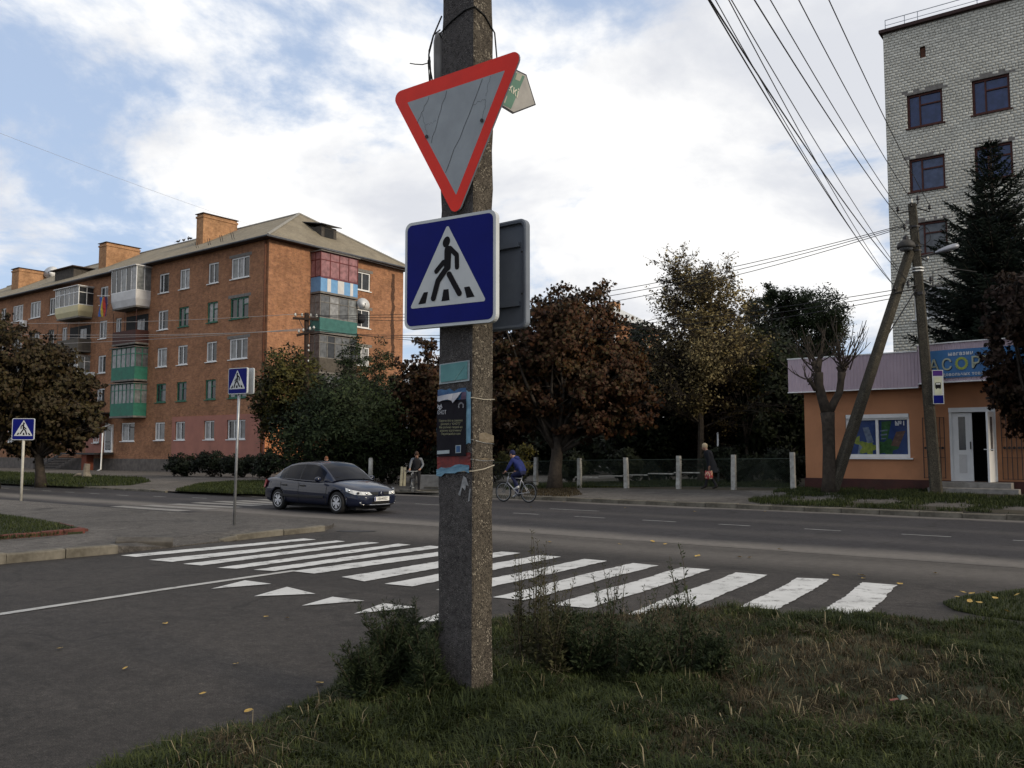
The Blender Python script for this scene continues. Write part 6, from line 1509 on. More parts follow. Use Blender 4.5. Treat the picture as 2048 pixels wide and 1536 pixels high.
    for i in range(48):
        xm = (xs[i]+xs[i+1])/2
        for j in range(nP-1):
            if j < nT-1:
                tm = (T_[j]+T_[j+1])/2; h = interp(xm, zr) - belt(xm)
                if h < 0.05: nm = 'roof'
                elif tm < 0.05 or tm > 0.90: nm = 'roof'
                elif -0.36 < xm < -0.26: nm = 'pillar'
                elif xm < -1.36 or xm > 0.74: nm = 'roof'
                elif -1.05 < xm < -0.99 : nm = 'pillar'
                else: nm = 'side_window_rear' if xm < -0.3 else 'side_window_front'
            else:
                nm = 'windscreen' if xm > 0.33 else ('rear_window' if xm < -1.06 else 'roof')
                if j == nT-1 and nm != 'roof': nm = 'roof'
            for sy in (-1, 1):
                q = [(xs[i], sy*S_[i][j][0], S_[i][j][1]), (xs[i+1], sy*S_[i+1][j][0], S_[i+1][j][1]), (xs[i+1], sy*S_[i+1][j+1][0], S_[i+1][j+1][1]), (xs[i], sy*S_[i][j+1][0], S_[i][j+1][1])]
                if sy > 0: q = q[::-1]
                key = nm if nm in ('roof', 'windscreen', 'rear_window') else nm + ('_r' if sy < 0 else '_l')
                put(key, q)
    for key, mb in reg.items():
        base = key.replace('_r', '').replace('_l', '') if key.startswith('side') or key.startswith('pillar') else key
        nm = {'side_window_front': 'side_window', 'side_window_rear': 'side_window'}.get(key[:-2] if key[:4] in ('side', 'pill') else key, key[:-2] if key[:4] == 'pill' else key)
        me = mb.mesh(nm, paint_ if nm == 'roof' else (trim if nm == 'pillar' else cg), True)
        bmm = bmesh.new(); bmm.from_mesh(me); bmesh.ops.remove_doubles(bmm, verts=bmm.verts, dist=0.001); bmm.to_mesh(me); bmm.free(); me.polygons.foreach_set('use_smooth', [True]*len(me.polygons))
        link(nm, me, car)
    # door seams, handles, side trim, mirrors
    for sy in (-1, 1):
        for xd, lab in ((0.95, 'f'), (-0.31, 'm'), (-1.12, 'r')):
            mb = MB(); mb.tube([(xd + (0.0 if lab != 'r' else -0.12*(z_-0.3)), sy*(interp(xd, wtab)*(1.002 if z_ < 0.7 else 0.985)), z_) for z_ in (0.26, 0.4, 0.55, 0.7, 0.82)], 0.006, 4); mb.build('door_seam', m_black, car)
        for xd in (-0.12, -0.98):
            mb = MB(); mb.cbox((xd, sy*0.885, 0.735), (0.20, 0.05, 0.035)); mb.build('door_handle', trim, car, bevel=0.008)
        mb = MB(); mb.cbox((-0.15, sy*0.893, 0.44), (2.0, 0.03, 0.07)); mb.build('rub_strip', trim, car, bevel=0.008)
        mb = MB(); mb.ball((0.72, sy*0.97, 0.93), (0.085, 0.11, 0.07), 12, 8); mi = mb.build('mirror', paint_, car, True); MB().bar((0.74, sy*0.84, 0.89), (0.73, sy*0.93, 0.91), 0.05, 0.03).build('mirror_arm', trim, mi)
        for wx in (1.38, -1.31):
            MB().tube([(wx + 0.372*math.cos(a), sy*(interp(wx + 0.372*math.cos(a), wtab)*0.985 - (0.012 if math.sin(a) > 0.9 else 0)), 0.30 + 0.372*math.sin(a)) for a in [R(-8 + 196*q/18) for q in range(19)]], 0.016, 6).build('wheel_arch', paint_, car, True)
        # headlight: a lens hugging the corner, with reflectors
        hl = MB(); pts = []
        for (x, w_, z_) in ((2.16, 0.36, 0.60), (2.10, 0.60, 0.615), (1.93, 0.76, 0.66), (1.72, 0.835, 0.715)): pts.append((x+0.015, sy*w_, z_))
        low = [(2.235, sy*0.30, 0.525), (2.175, sy*0.55, 0.52), (2.02, sy*0.735, 0.535), (1.78, sy*0.845, 0.615)]
        hl.add(pts + low, [(i, i+1, i+5, i+4) for i in range(3)]); ho = hl.build('headlight', mat('headlight_lens', (0.62, 0.63, 0.62), (0.42, 0.43, 0.43), 0.12, 30, spec=0.9), car)
        for i in range(3):
            a = Vector(pts[i]).lerp(Vector(low[i+1]), 0.5) + Vector((0.012, 0, 0)); MB().ball(a, (0.025, 0.05, 0.035), 8, 6).build('lamp_bowl', m_chrome if i != 1 else m_dkmetal, ho, True)
        tl = MB(); tl.add([(-2.18, sy*0.60, 0.86), (-2.02, sy*0.80, 0.88), (-1.86, sy*0.855, 0.86), (-2.24, sy*0.58, 0.62), (-2.09, sy*0.82, 0.62), (-1.93, sy*0.868, 0.66)], [(0,1,4,3),(1,2,5,4)]); tl.build('tail_light', mat('tail_light_red', (0.30, 0.02, 0.02), None, 0.2, 20), car)
        MB().lathe([(0.045, -0.02), (0.045, 0.012)], 12, (2.14, sy*0.60, 0.31), 'X').build('fog_light', m_chrome, car)
    # nose: grille halves, emblem, lower intake, plate
    for sy in (-1, 1): MB().add([(2.212, sy*0.09, 0.595), (2.165, sy*0.335, 0.595), (2.235, sy*0.30, 0.525), (2.262, sy*0.10, 0.52)], [(0,1,2,3)]).build('grille', m_black, car)
    MB().cbox((2.245, 0, 0.555), (0.035, 0.17, 0.12)).build('nose_panel', paint_, car, bevel=0.015)
    em = MB(); ri = [(0.0, 0.055), (0.036, 0.0), (0.0, -0.055), (-0.036, 0.0)]; n_ = [(0.0, 0.03), (0.018, 0.0), (0.0, -0.03), (-0.018, 0.0)]
    em.add([(2.272, y, 0.557+z_) for y, z_ in ri] + [(2.275, y, 0.557+z_) for y, z_ in n_], [(i, (i+1)%4, 4+(i+1)%4, 4+i) for i in range(4)]); em.build('emblem', m_chrome, car)
    MB().add([(2.20, -0.52, 0.33), (2.262, -0.25, 0.33), (2.262, 0.25, 0.33), (2.20, 0.52, 0.33), (2.17, -0.55, 0.255), (2.235, -0.25, 0.255), (2.235, 0.25, 0.255), (2.17, 0.55, 0.255)], [(0,1,5,4),(1,2,6,5),(2,3,7,6)]).build('lower_intake', m_black, car)
    MB().tube([(2.16, -0.58, 0.262), (2.25, -0.25, 0.25), (2.25, 0.25, 0.25), (2.16, 0.58, 0.262)], 0.010, 5).build('chrome_strip', m_chrome, car)
    MB().tube([(2.10, -0.66, 0.435), (2.235, -0.38, 0.435), (2.275, 0, 0.435), (2.235, 0.38, 0.435), (2.10, 0.66, 0.435)], 0.018, 6).build('bumper_crease', paint_, car)
    pl = MB().cbox((2.287, 0.0, 0.41), (0.016, 0.52, 0.115)).build('number_plate', m_white, car)
    MB().cbox((2.2965, -0.24, 0.41), (0.002, 0.035, 0.10)).build('plate_band', m_sign_blue, pl)
    text_mesh('АВ0450ІС', 0.105, m_sign_black, 'lettering', 'CENTER', 0, pl, T(2.2975, 0.015, 0.375) @ Matrix.Rotation(math.pi/2, 4, 'Z'), sx=0.80, bold=0.0015)
    # windscreen wipers, dashboard paper, antenna
    for y in (-0.45, 0.1): MB().tube([(1.08, y+0.3, 0.93), (0.98, y-0.1, 0.985)], 0.008, 4).build('wiper', m_black, car)
    # wheels
    wheel_me = None
    for wx in (1.38, -1.31):
        for sy in (-1, 1):
            ty = MB(); ty.lathe([(0.20, -0.09), (0.275, -0.098), (0.298, -0.075), (0.302, 0.0), (0.298, 0.075), (0.275, 0.098), (0.20, 0.09)], 28, (0,0,0), 'Y')
            w = ty.build('wheel', m_black, car, True, loc=(wx, sy*0.765, 0.302))
            rm = MB(); y = sy*0.093
            rm.lathe([(0.205, min(y, y*0.75)), (0.205, max(y, y*0.75))], 24, (0,0,0), 'Y'); 
            MB().lathe([(0.19, y*0.70), (0.19, y*0.80)] if sy > 0 else [(0.19, y*0.80), (0.19, y*0.70)], 24, (0,0,0), 'Y').build('brake_disc', trim, w)
            MB().lathe([(0.185, y*0.86), (0.185, y*0.90)] if sy > 0 else [(0.185, y*0.90), (0.185, y*0.86)], 24, (0,0,0), 'Y').build('wheel_face', m_dkmetal, w)
            sp = MB()
            for q in range(10):
                a = 2*math.pi*q/10 + (0.1 if q % 2 else -0.1); d = Vector((math.cos(a), 0, math.sin(a))); s_ = Vector((-math.sin(a), 0, math.cos(a)))
                p0, p1 = d*0.035 + Vector((0, y*1.02, 0)), d*0.195 + Vector((0, y*0.95, 0)); w0, w1 = 0.015, 0.030
                sp.add([p0 - s_*w0, p0 + s_*w0, p1 + s_*w1, p1 - s_*w1], [(0,1,2,3)])
            sp.lathe([(0.045, y*0.95), (0.04, y*1.1)] if sy > 0 else [(0.04, y*1.1), (0.045, y*0.95)], 12, (0,0,0), 'Y')
            for q in range(24):
                a, a2 = 2*math.pi*q/24, 2*math.pi*(q+1)/24
                sp.add([(r_*math.cos(t), y*yy, r_*math.sin(t)) for r_, t, yy in ((0.188, a, .95), (0.188, a2, .95), (0.21, a2, 1.0), (0.21, a, 1.0))], [(0,1,2,3)])
            sp.build('hubcap', mat('hubcap_silver', (0.60, 0.60, 0.61), (0.5, 0.5, 0.51), 0.45, 8), w)
    MB().box(-1.9, 1.95, -0.62, 0.62, 0.12, 0.3).build('underbody', m_black, car)
    return car
build_car()
# ------------------------------------------------------------------ people and bicycles
def skin_body(name, J, E_, mats, matfun, parent, root=0, sub=2):
    """continuous body grown over a joint skeleton: J = {key: (pos, radius)}, E_ = edges"""
    keys = list(J); idx = {k: i for i, k in enumerate(keys)}
    me = bpy.data.meshes.new(name); me.from_pydata([J[k][0] for k in keys], [(idx[a], idx[b]) for a, b in E_], [])
    o = link(name, me); o.modifiers.new('sk', 'SKIN'); sl = me.skin_vertices[0].data
    for k in keys:
        r_ = J[k][1]; sl[idx[k]].radius = r_ if isinstance(r_, tuple) else (r_, r_); sl[idx[k]].use_root = (idx[k] == root)
    s_ = o.modifiers.new('su', 'SUBSURF'); s_.levels = sub; s_.render_levels = sub
    bpy.context.view_layer.update(); dg = bpy.context.evaluated_depsgraph_get(); m2 = bpy.data.meshes.new_from_object(o.evaluated_get(dg)); o.modifiers.clear(); o.data = m2; m2.name = name
    m2.materials.clear()
    for m in mats: m2.materials.append(m)
    segs = [(Vector(J[a][0]), Vector(J[b][0]), a, b) for a, b in E_]
    for p in m2.polygons:
        c = p.center; best = None
        for a, b, ka, kb in segs:
            d = b - a; t = max(0, min(1, (c-a).dot(d)/d.length_squared)); q = (c - a - d*t).length
            if best is None or q < best[0]: best = (q, ka, kb, t)
        p.material_index = matfun(best[1], best[2], best[3], c); p.use_smooth = True
    o.parent = parent; return o
m_skin = mat('skin', (0.36, 0.21, 0.15), (0.30, 0.17, 0.12), 0.55, 6)
def head(parent, c, yaw, tilt, hairm, s=1.0, hair='short'):
    """head details laid over the body's head: face features and hair; c is the skull centre"""
    h = link('hair', None)
    bpy.data.objects.remove(h)
    Mx = T(*c) @ Matrix.Rotation(yaw, 4, 'Z') @ Matrix.Rotation(tilt, 4, 'Y') @ Matrix.Scale(s, 4)
    mb = MB(); mb.M = Mx; mb.ball((-0.012, 0, 0.03), (0.112, 0.088, 0.118), 14, 9)
    if hair == 'long': mb.ball((-0.055, 0, -0.03), (0.075, 0.082, 0.12), 12, 8)
    mb.build('hair', hairm, parent, True)
    f = MB(); f.M = Mx; f.ball((0.102, 0, -0.02), (0.022, 0.014, 0.026), 8, 6); 
    for sy in (-1, 1): f.ball((0.0, sy*0.085, -0.015), (0.022, 0.014, 0.032), 8, 6)
    f.ball((0.05, 0, -0.045), (0.056, 0.062, 0.075), 10, 7)
    f.build('face', m_skin, parent, True)
    e = MB(); e.M = Mx
    for sy in (-1, 1): e.ball((0.096, sy*0.031, 0.006), (0.010, 0.014, 0.008), 6, 5)
    e.ball((0.100, 0, -0.070), (0.010, 0.022, 0.006), 6, 5); e.build('eyes_and_mouth', m_sign_black, parent, True)
def hand(J, E_, wrist, pos, dirn, side, pre):
    """palm plus five fingers rooted in the palm"""
    d = Vector(dirn).normalized(); s_ = Vector(side).normalized(); p = Vector(pos)
    J[pre+'palm'] = (p, (0.026, 0.038)); E_.append((wrist, pre+'palm'))
    n = d.cross(s_)
    for i, (off, L) in enumerate(((-0.027, 0.060), (-0.009, 0.074), (0.009, 0.070), (0.026, 0.056))):
        a = p + s_*off + d*0.035; b = a + d*L*0.6 + n*0.012; c = b + d*L*0.30 + n*0.03
        J[pre+'f%da' % i] = (a, 0.011); J[pre+'f%db' % i] = (b, 0.0095); J[pre+'f%dc' % i] = (c, 0.008); E_ += [(pre+'palm', pre+'f%da' % i), (pre+'f%da' % i, pre+'f%db' % i), (pre+'f%db' % i, pre+'f%dc' % i)]
    a = p - s_*0.034 + d*0.002; b = a - s_*0.014 + d*0.036 + n*0.012
    J[pre+'ta'] = (a, 0.012); J[pre+'tb'] = (b, 0.010); E_ += [(pre+'palm', pre+'ta'), (pre+'ta', pre+'tb')]
def person(label, loc, rotz, pose, top, legs, shoe, hairm, sc=1.0, hair='short', group=None, girth=1.0, arm_bare=False):
    """pose: dict of joint positions (x forward, y left, z up; metres for a 1.75 m body)"""
    t = thing('person', label, 'person', loc, rotz, group); t.scale = (sc, sc, sc)
    g = girth; J = {}; E_ = []
    p = pose
    def add(k, r_): J[k] = (Vector(p[k]), r_)
    add('pelvis', (0.135*g, 0.155*g)); add('waist', (0.12*g, 0.14*g)); add('chest', (0.135*g, 0.17*g)); add('neck_b', (0.075, 0.08)); add('neck', 0.055); add('skull', (0.092, 0.082)); J['crown'] = (Vector(p['skull']) + (Vector(p['skull'])-Vector(p['neck'])).normalized()*0.10, (0.075, 0.068))
    E_ += [('pelvis','waist'),('waist','chest'),('chest','neck_b'),('neck_b','neck'),('neck','skull'),('skull','crown')]
    for s in 'lr':
        add('sh_'+s, 0.07*g); add('el_'+s, 0.050*g); add('wr_'+s, 0.034); E_ += [('chest','sh_'+s),('sh_'+s,'el_'+s),('el_'+s,'wr_'+s)]
        el, wr = Vector(p['el_'+s]), Vector(p['wr_'+s]); d = (wr-el).normalized(); sd = Vector(p.get('hs_'+s, (1, 0, 0))); sd = sd - d*sd.dot(d); hand(J, E_, 'wr_'+s, wr + d*0.06, d, sd, 'h_'+s)
        add('hip_'+s, 0.098*g); add('kn_'+s, 0.066*g); add('an_'+s, 0.046); an = Vector(p['an_'+s]); fd = Vector(p.get('ft_'+s, (1, 0, -0.05))).normalized()
        J['heel_'+s] = (an + Vector((-0.02, 0, -0.045)), 0.042); J['ball_'+s] = (an + fd*0.12 + Vector((0, 0, -0.055)), (0.042, 0.036)); J['toe_'+s] = (an + fd*0.19 + Vector((0, 0, -0.06)), (0.036, 0.026))
        E_ += [('pelvis','hip_'+s),('hip_'+s,'kn_'+s),('kn_'+s,'an_'+s),('an_'+s,'heel_'+s),('an_'+s,'ball_'+s),('ball_'+s,'toe_'+s)]
    def mf(a, b, t_, c):
        if b in ('crown',) or a in ('neck', 'skull') or (a == 'neck_b' and t_ > 0.5): return 0
        if b.startswith('h_') or a.startswith('h_') : return 0
        if a.startswith(('sh_', 'el_')): return 0 if (arm_bare and a.startswith('el_')) else 1
        if b.startswith(('heel', 'ball', 'toe')): return 3
        if a.startswith(('hip', 'kn')) : return 3 if (a.startswith('kn') and t_ > 0.93) else 2
        if b.startswith('hip') or a == 'pelvis': return 2 if c.z < Vector(p['pelvis']).z + 0.02 else 1
        return 1
    skin_body('body', J, E_, [m_skin, top, legs, shoe], mf, t)
    d = (Vector(p['skull'])-Vector(p['neck'])); head(t, Vector(p['skull']) + d*0.25, p.get('yaw', 0), p.get('tilt', 0), hairm, 1.0, hair)
    return t
STAND = dict(pelvis=(0,0,0.95), waist=(0,0,1.10), chest=(0,0,1.32), neck_b=(0,0,1.46), neck=(0.01,0,1.53), skull=(0.03,0,1.63),
    sh_l=(0,0.19,1.42), el_l=(-0.03,0.25,1.14), wr_l=(0.05,0.26,0.90), sh_r=(0,-0.19,1.42), el_r=(-0.03,-0.25,1.14), wr_r=(0.05,-0.26,0.90),
    hip_l=(0,0.09,0.90), kn_l=(0.02,0.10,0.50), an_l=(0,0.10,0.10), hip_r=(0,-0.09,0.90), kn_r=(0.02,-0.10,0.50), an_r=(0,-0.10,0.10))
m_navy = mat('navy_jacket', (0.016, 0.026, 0.12), (0.010, 0.016, 0.075), 0.8, 10); m_navy2 = mat('dark_blue_trousers', (0.013, 0.017, 0.055), (0.01, 0.012, 0.035), 0.85, 10)
m_blackc = mat('black_cloth', (0.012, 0.012, 0.015), (0.02, 0.02, 0.023), 0.9, 9); m_char = mat('charcoal_coat', (0.014, 0.015, 0.019), (0.009, 0.010, 0.013), 0.9, 9)
m_greysl = mat('grey_sleeve', (0.15, 0.16, 0.18), (0.11, 0.12, 0.13), 0.85, 9); m_shoew = mat('white_trainer', (0.5, 0.5, 0.5), (0.35, 0.35, 0.36), 0.6, 9); m_shoed = mat('dark_shoe', (0.018, 0.015, 0.013), None, 0.6, 9)
m_hairb = mat('brown_hair', (0.055, 0.028, 0.016), (0.035, 0.018, 0.012), 0.7, 30); m_hairg = mat('pale_blond_hair', (0.42, 0.34, 0.22), (0.30, 0.24, 0.16), 0.7, 30); m_hairr = mat('reddish_hair', (0.16, 0.065, 0.03), (0.10, 0.04, 0.02), 0.7, 30)

def bicycle(label, loc, rotz, framem, steer=0.0, lean=0.0, basket=False):
    t = thing('bicycle', label, 'bicycle', loc, rotz, 'bicycles'); t.rotation_euler = (lean, 0, rotz)
    rw = 0.335; bx, fx = -0.52, 0.53; bb = Vector((-0.08, 0, 0.28)); st = Vector((-0.24, 0, 0.80)); hd0 = Vector((0.36, 0, 0.66)); hd1 = Vector((0.32, 0, 0.82))
    def wheel(x, ang):
        w = link('wheel', None); bpy.data.objects.remove(w)
        ty = MB(); n = 30; v = []
        for k in range(n):
            a = 2*math.pi*k/n
            for q in range(6): b_ = 2*math.pi*q/6; v.append(((rw-0.022+0.022*math.cos(b_))*math.cos(a), 0.022*math.sin(b_), (rw-0.022+0.022*math.cos(b_))*math.sin(a)))
        ty.add(v, [(k*6+q, k*6+(q+1)%6, ((k+1)%n)*6+(q+1)%6, ((k+1)%n)*6+q) for k in range(n) for q in range(6)])
        w = ty.build('wheel', m_black, t, True, loc=(x, 0, rw), rot=(0, 0, ang))
        ri = MB(); 
        for k in range(n):
            a, a2 = 2*math.pi*k/n, 2*math.pi*(k+1)/n
            ri.add([(r_*math.cos(q), y, r_*math.sin(q)) for r_, q, y in ((0.292, a, -0.012), (0.292, a2, -0.012), (0.292, a2, 0.012), (0.292, a, 0.012))], [(0,1,2,3)])
            ri.add([(r_*math.cos(q), -0.012, r_*math.sin(q)) for r_, q in ((0.275, a), (0.275, a2), (0.292, a2), (0.292, a))], [(0,1,2,3)]); ri.add([(r_*math.cos(q), 0.012, r_*math.sin(q)) for r_, q in ((0.275, a), (0.275, a2), (0.292, a2), (0.292, a))], [(3,2,1,0)])
        ri.build('rim', m_steel, w)
        sp = MB()
        for k in range(14): a = 2*math.pi*k/14; sp.bar((0.02*math.cos(a+1), 0.02*(-1)**k, 0.02*math.sin(a+1)), (0.28*math.cos(a), 0, 0.28*math.sin(a)), 0.0035)
        sp.lathe([(0.025, -0.04), (0.025, 0.04)], 8, (0,0,0), 'Y'); sp.build('spokes', m_steel, w)
    wheel(bx, 0); wheel(fx, steer)
    fr = MB()
    for a, b, r_ in ((bb, hd0, 0.019), (st, hd1 - Vector((0,0,0.03)), 0.015), (bb, st, 0.016)): fr.tube([a, b], r_, 8)
    for sy in (-1, 1): fr.tube([bb + Vector((0, sy*0.03, 0)), Vector((bx, sy*0.055, rw))], 0.010, 6); fr.tube([st - Vector((0, 0, 0.08)), Vector((bx, sy*0.055, rw))], 0.009, 6)
    fr.tube([hd0, hd1 + Vector((-0.01, 0, 0.04))], 0.022, 8); fr.build('frame', framem, t, True)
    fk = MB()
    for sy in (-1, 1): fk.tube([hd0 + Vector((0.0, sy*0.03, 0)), Vector((0.42, sy*0.05, 0.55)), Vector((fx, sy*0.05, rw))], 0.012, 6)
    fk.build('fork', m_steel, t, True)
    hb = MB(); hb.tube([hd1, hd1 + Vector((-0.03, 0, 0.16))], 0.014, 6); hc = hd1 + Vector((-0.03, 0, 0.16)); cs_, sn = math.cos(steer), math.sin(steer)
    rot = lambda v_: Vector((v_.x*cs_ - v_.y*sn, v_.x*sn + v_.y*cs_, v_.z)); hb.tube([hc + rot(Vector((-0.06, -0.30, 0.02))), hc + rot(Vector((0.03, -0.12, 0.0))), hc, hc + rot(Vector((0.03, 0.12, 0.0))), hc + rot(Vector((-0.06, 0.30, 0.02)))], 0.011, 6); hb.build('handlebar', m_steel, t, True)
    for sy in (-1, 1): MB().tube([hc + rot(Vector((-0.02, sy*0.21, 0.01))), hc + rot(Vector((-0.07, sy*0.315, 0.02)))], 0.017, 8).build('grip', m_black, t)
    sd = MB(); sd.add([(-0.42, -0.08, 0.93), (-0.42, 0.08, 0.93), (-0.25, 0.05, 0.94), (-0.13, 0.02, 0.925), (-0.13, -0.02, 0.925), (-0.25, -0.05, 0.94), (-0.40, 0, 0.88), (-0.15, 0, 0.90)], [(0,5,2,1),(5,4,3,2),(0,1,6),(1,2,6),(2,3,7),(2,7,6),(3,4,7),(4,5,7),(5,6,7),(5,0,6)]); sd.build('saddle', m_black, t)
    MB().tube([st - Vector((0,0,0.05)), st + Vector((-0.03, 0, 0.12))], 0.013, 6).build('seat_post', m_steel, t)
    MB().lathe([(0.085, -0.006), (0.085, 0.006)], 18, bb + Vector((0, -0.05, 0)), 'Y').build('chainring', m_dkmetal, t)
    for sy, a in ((-1, 2.3), (1, 2.3+math.pi)):
        e = bb + Vector((0.165*math.cos(a), sy*0.08, 0.165*math.sin(a))); MB().bar(bb + Vector((0, sy*0.065, 0)), e, 0.016, 0.012).build('crank', m_dkmetal, t); MB().cbox(e + Vector((0, sy*0.045, 0)), (0.09, 0.08, 0.02)).build('pedal', m_black, t)
    rk = MB(); rk.box(-0.85, -0.42, -0.06, 0.06, 0.70, 0.715)
    for sy in (-1, 1): rk.bar((-0.66, sy*0.06, 0.70), (bx, sy*0.06, rw), 0.01)
    rk.build('luggage_rack', m_dkmetal, t)
    gd = MB()
    for x, a0, a1 in ((bx, 0.3, 2.9), (fx, 0.9, 2.9)):
        pts = [(x + (rw+0.03)*math.cos(a0+(a1-a0)*k/12), (rw+0.03)*math.sin(a0+(a1-a0)*k/12)+rw) for k in range(13)]
        gd.add([(p_[0], y, p_[1]) for p_ in pts for y in (-0.025, 0.025)], [(2*k, 2*k+1, 2*k+3, 2*k+2) for k in range(12)])
    gd.build('mudguard', m_dkmetal, t)
    return t
# cyclist riding to the left along the far kerb
cyc_p = (G(1010, 1003) + G(1055, 1007))/2; cyc_r = math.atan2(-U.y, -U.x)
m_bikew = mat('white_bike_frame', (0.5, 0.5, 0.52), (0.4, 0.4, 0.42), 0.35, 6)
bicycle('white and black bicycle ridden along the far kerb', (cyc_p.x, cyc_p.y, 0.008), cyc_r, m_bikew)
RIDE = dict(pelvis=(-0.27,0,1.02), waist=(-0.20,0,1.15), chest=(-0.05,0,1.33), neck_b=(0.05,0,1.44), neck=(0.09,0,1.50), skull=(0.14,0,1.58),
    sh_l=(0.02,0.18,1.41), el_l=(0.13,0.25,1.18), wr_l=(0.22,0.26,1.06), sh_r=(0.02,-0.18,1.41), el_r=(0.13,-0.25,1.18), wr_r=(0.22,-0.26,1.06),
    hip_l=(-0.25,0.09,0.98), kn_l=(0.10,0.11,0.80), an_l=(-0.03,0.12,0.25), hip_r=(-0.25,-0.09,0.98), kn_r=(0.13,-0.11,0.90), an_r=(-0.14,-0.12,0.50), hs_l=(0,1,0), hs_r=(0,1,0), tilt=0.25)
RIDE.update(an_r=(0.04,-0.12,0.25), kn_r=(0.13,-0.11,0.72), an_l=(-0.19,0.12,0.52), kn_l=(0.11,0.11,0.88))
person('cyclist in a bright blue hooded jacket and dark blue trousers riding left', (cyc_p.x, cyc_p.y, 0.008), cyc_r, RIDE, m_navy, m_navy2, m_shoew, m_navy2, 1.0, girth=1.14)
MB().ball((-0.02, 0, 1.47), (0.10, 0.12, 0.08), 12, 8).build('hood', m_navy, bpy.data.objects[[o.name for o in COL.objects if o.name.startswith('person')][-1]], True)
# man standing with a bicycle, facing the viewer
mp = P(833, 984, 36.0); mr = math.atan2(-mp.y, -mp.x)
bk = P(824, 990, 35.4)
bicycle('dark bicycle held upright by the standing man, front wheel towards the viewer', (bk.x, bk.y, bk.z - 0.02), mr + 0.10, m_dkmetal, 0.1)
HOLD = dict(STAND); HOLD.update(waist=(0.05,0,1.08), chest=(0.13,0,1.28), neck_b=(0.19,0,1.40), neck=(0.22,0,1.46), skull=(0.27,0,1.54), sh_l=(0.12,0.19,1.37), sh_r=(0.12,-0.19,1.37),
    el_l=(0.16,0.27,1.12), el_r=(0.16,-0.27,1.12), wr_l=(0.33,0.16,0.98), wr_r=(0.33,-0.28,0.98), tilt=0.35, hs_l=(0,1,0), hs_r=(0,1,0))
pm = person('man in a dark vest with grey sleeves leaning over a bicycle by the boards', (mp.x, mp.y, mp.z), mr, HOLD, m_greysl, m_blackc, m_shoed, m_hairb, 0.98)
vest = MB(); v = []
for (x, z_, rx, ry) in ((0.01, 0.93, 0.15, 0.175), (0.05, 1.08, 0.145, 0.165), (0.12, 1.26, 0.155, 0.185), (0.15, 1.36, 0.13, 0.16), (0.18, 1.42, 0.085, 0.10)):
    for k in range(14): a = 2*math.pi*k/14; v.append((x + rx*math.cos(a), ry*math.sin(a), z_))
vest.add(v, [(i*14+k, i*14+(k+1)%14, (i+1)*14+(k+1)%14, (i+1)*14+k) for i in range(4) for k in range(14)]); vest.build('vest', m_blackc, pm, True)
# walker with a shopping bag, going left, bent forward
wpx = P(1424, 977, 32.2); wz = zfar_xy(wpx.x, wpx.y); wr = math.atan2(-U.y, -U.x) + 0.15
WALK = dict(pelvis=(-0.02,0,0.94), waist=(0.03,0,1.08), chest=(0.12,0,1.28), neck_b=(0.17,0,1.41), neck=(0.20,0,1.46), skull=(0.24,0,1.54),
    sh_l=(0.10,0.18,1.37), el_l=(0.0,0.24,1.10), wr_l=(0.02,0.25,0.86), sh_r=(0.10,-0.18,1.37), el_r=(0.06,-0.24,1.10), wr_r=(0.16,-0.25,0.88),
    hip_l=(-0.02,0.08,0.90), kn_l=(0.03,0.09,0.50), an_l=(-0.22,0.09,0.12), hip_r=(-0.02,-0.08,0.90), kn_r=(0.19,-0.09,0.52), an_r=(0.26,-0.09,0.10), tilt=0.2)
pw = person('person in a long dark coat with pale hair walking left along the fence', (wpx.x, wpx.y, wz + 0.012), wr, WALK, m_char, m_blackc, m_shoed, m_hairg, 1.0)
ct = MB(); v = []
for (x, z_, rx, ry) in ((-0.03, 0.62, 0.21, 0.23), (-0.02, 0.80, 0.19, 0.21), (0.0, 0.95, 0.175, 0.195), (0.05, 1.10, 0.155, 0.18), (0.12, 1.28, 0.165, 0.195), (0.15, 1.38, 0.12, 0.165), (0.185, 1.43, 0.08, 0.09)):
    for k in range(16): a = 2*math.pi*k/16; v.append((x + rx*math.cos(a)*(1+0.04*math.sin(5*a)), ry*math.sin(a), z_))
ct.add(v, [(i*16+k, i*16+(k+1)%16, (i+1)*16+(k+1)%16, (i+1)*16+k) for i in range(6) for k in range(16)]); ct.build('coat', m_char, pw, True)
d_ = Vector((math.cos(wr), math.sin(wr), 0)); s_ = Vector((-math.sin(wr), math.cos(wr), 0))
bgp = Vector((wpx.x, wpx.y, wz)) + d_*0.03 + s_*0.29
bag = thing('shopping_bag', 'red patterned shopping bag carried by the walking person', 'bag', (bgp.x, bgp.y, bgp.z + 0.40), wr)
mb = MB(); v = []
for z_, w, d in ((0.0, 0.13, 0.06), (0.06, 0.155, 0.075), (0.2, 0.15, 0.06), (0.30, 0.13, 0.03)):
    for k in range(12): a = 2*math.pi*k/12; v.append((w*math.cos(a), d*math.sin(a), z_ + 0.008*math.sin(3*a)))
mb.add(v, [(i*12+k, i*12+(k+1)%12, (i+1)*12+(k+1)%12, (i+1)*12+k) for i in range(3) for k in range(12)] + [tuple(range(12))[::-1]])
m_bag, ns, ls, b = nt('patterned_bag'); vo = ns.new('ShaderNodeTexVoronoi'); vo.inputs['Scale'].default_value = 22; ls.new(objco(ns), vo.inputs['Vector']); sp_ = ns.new('ShaderNodeSeparateColor'); ls.new(vo.outputs['Color'], sp_.inputs[0])
ls.new(ramp(ns, ls, sp_.outputs[0], [(0.0, (0.30, 0.03, 0.03)), (0.45, (0.33, 0.035, 0.03)), (0.5, (0.45, 0.30, 0.12)), (0.75, (0.5, 0.45, 0.4)), (0.78, (0.2, 0.02, 0.03))]), b.inputs['Base Color'])
mb.build('bag_body', m_bag, bag, True)
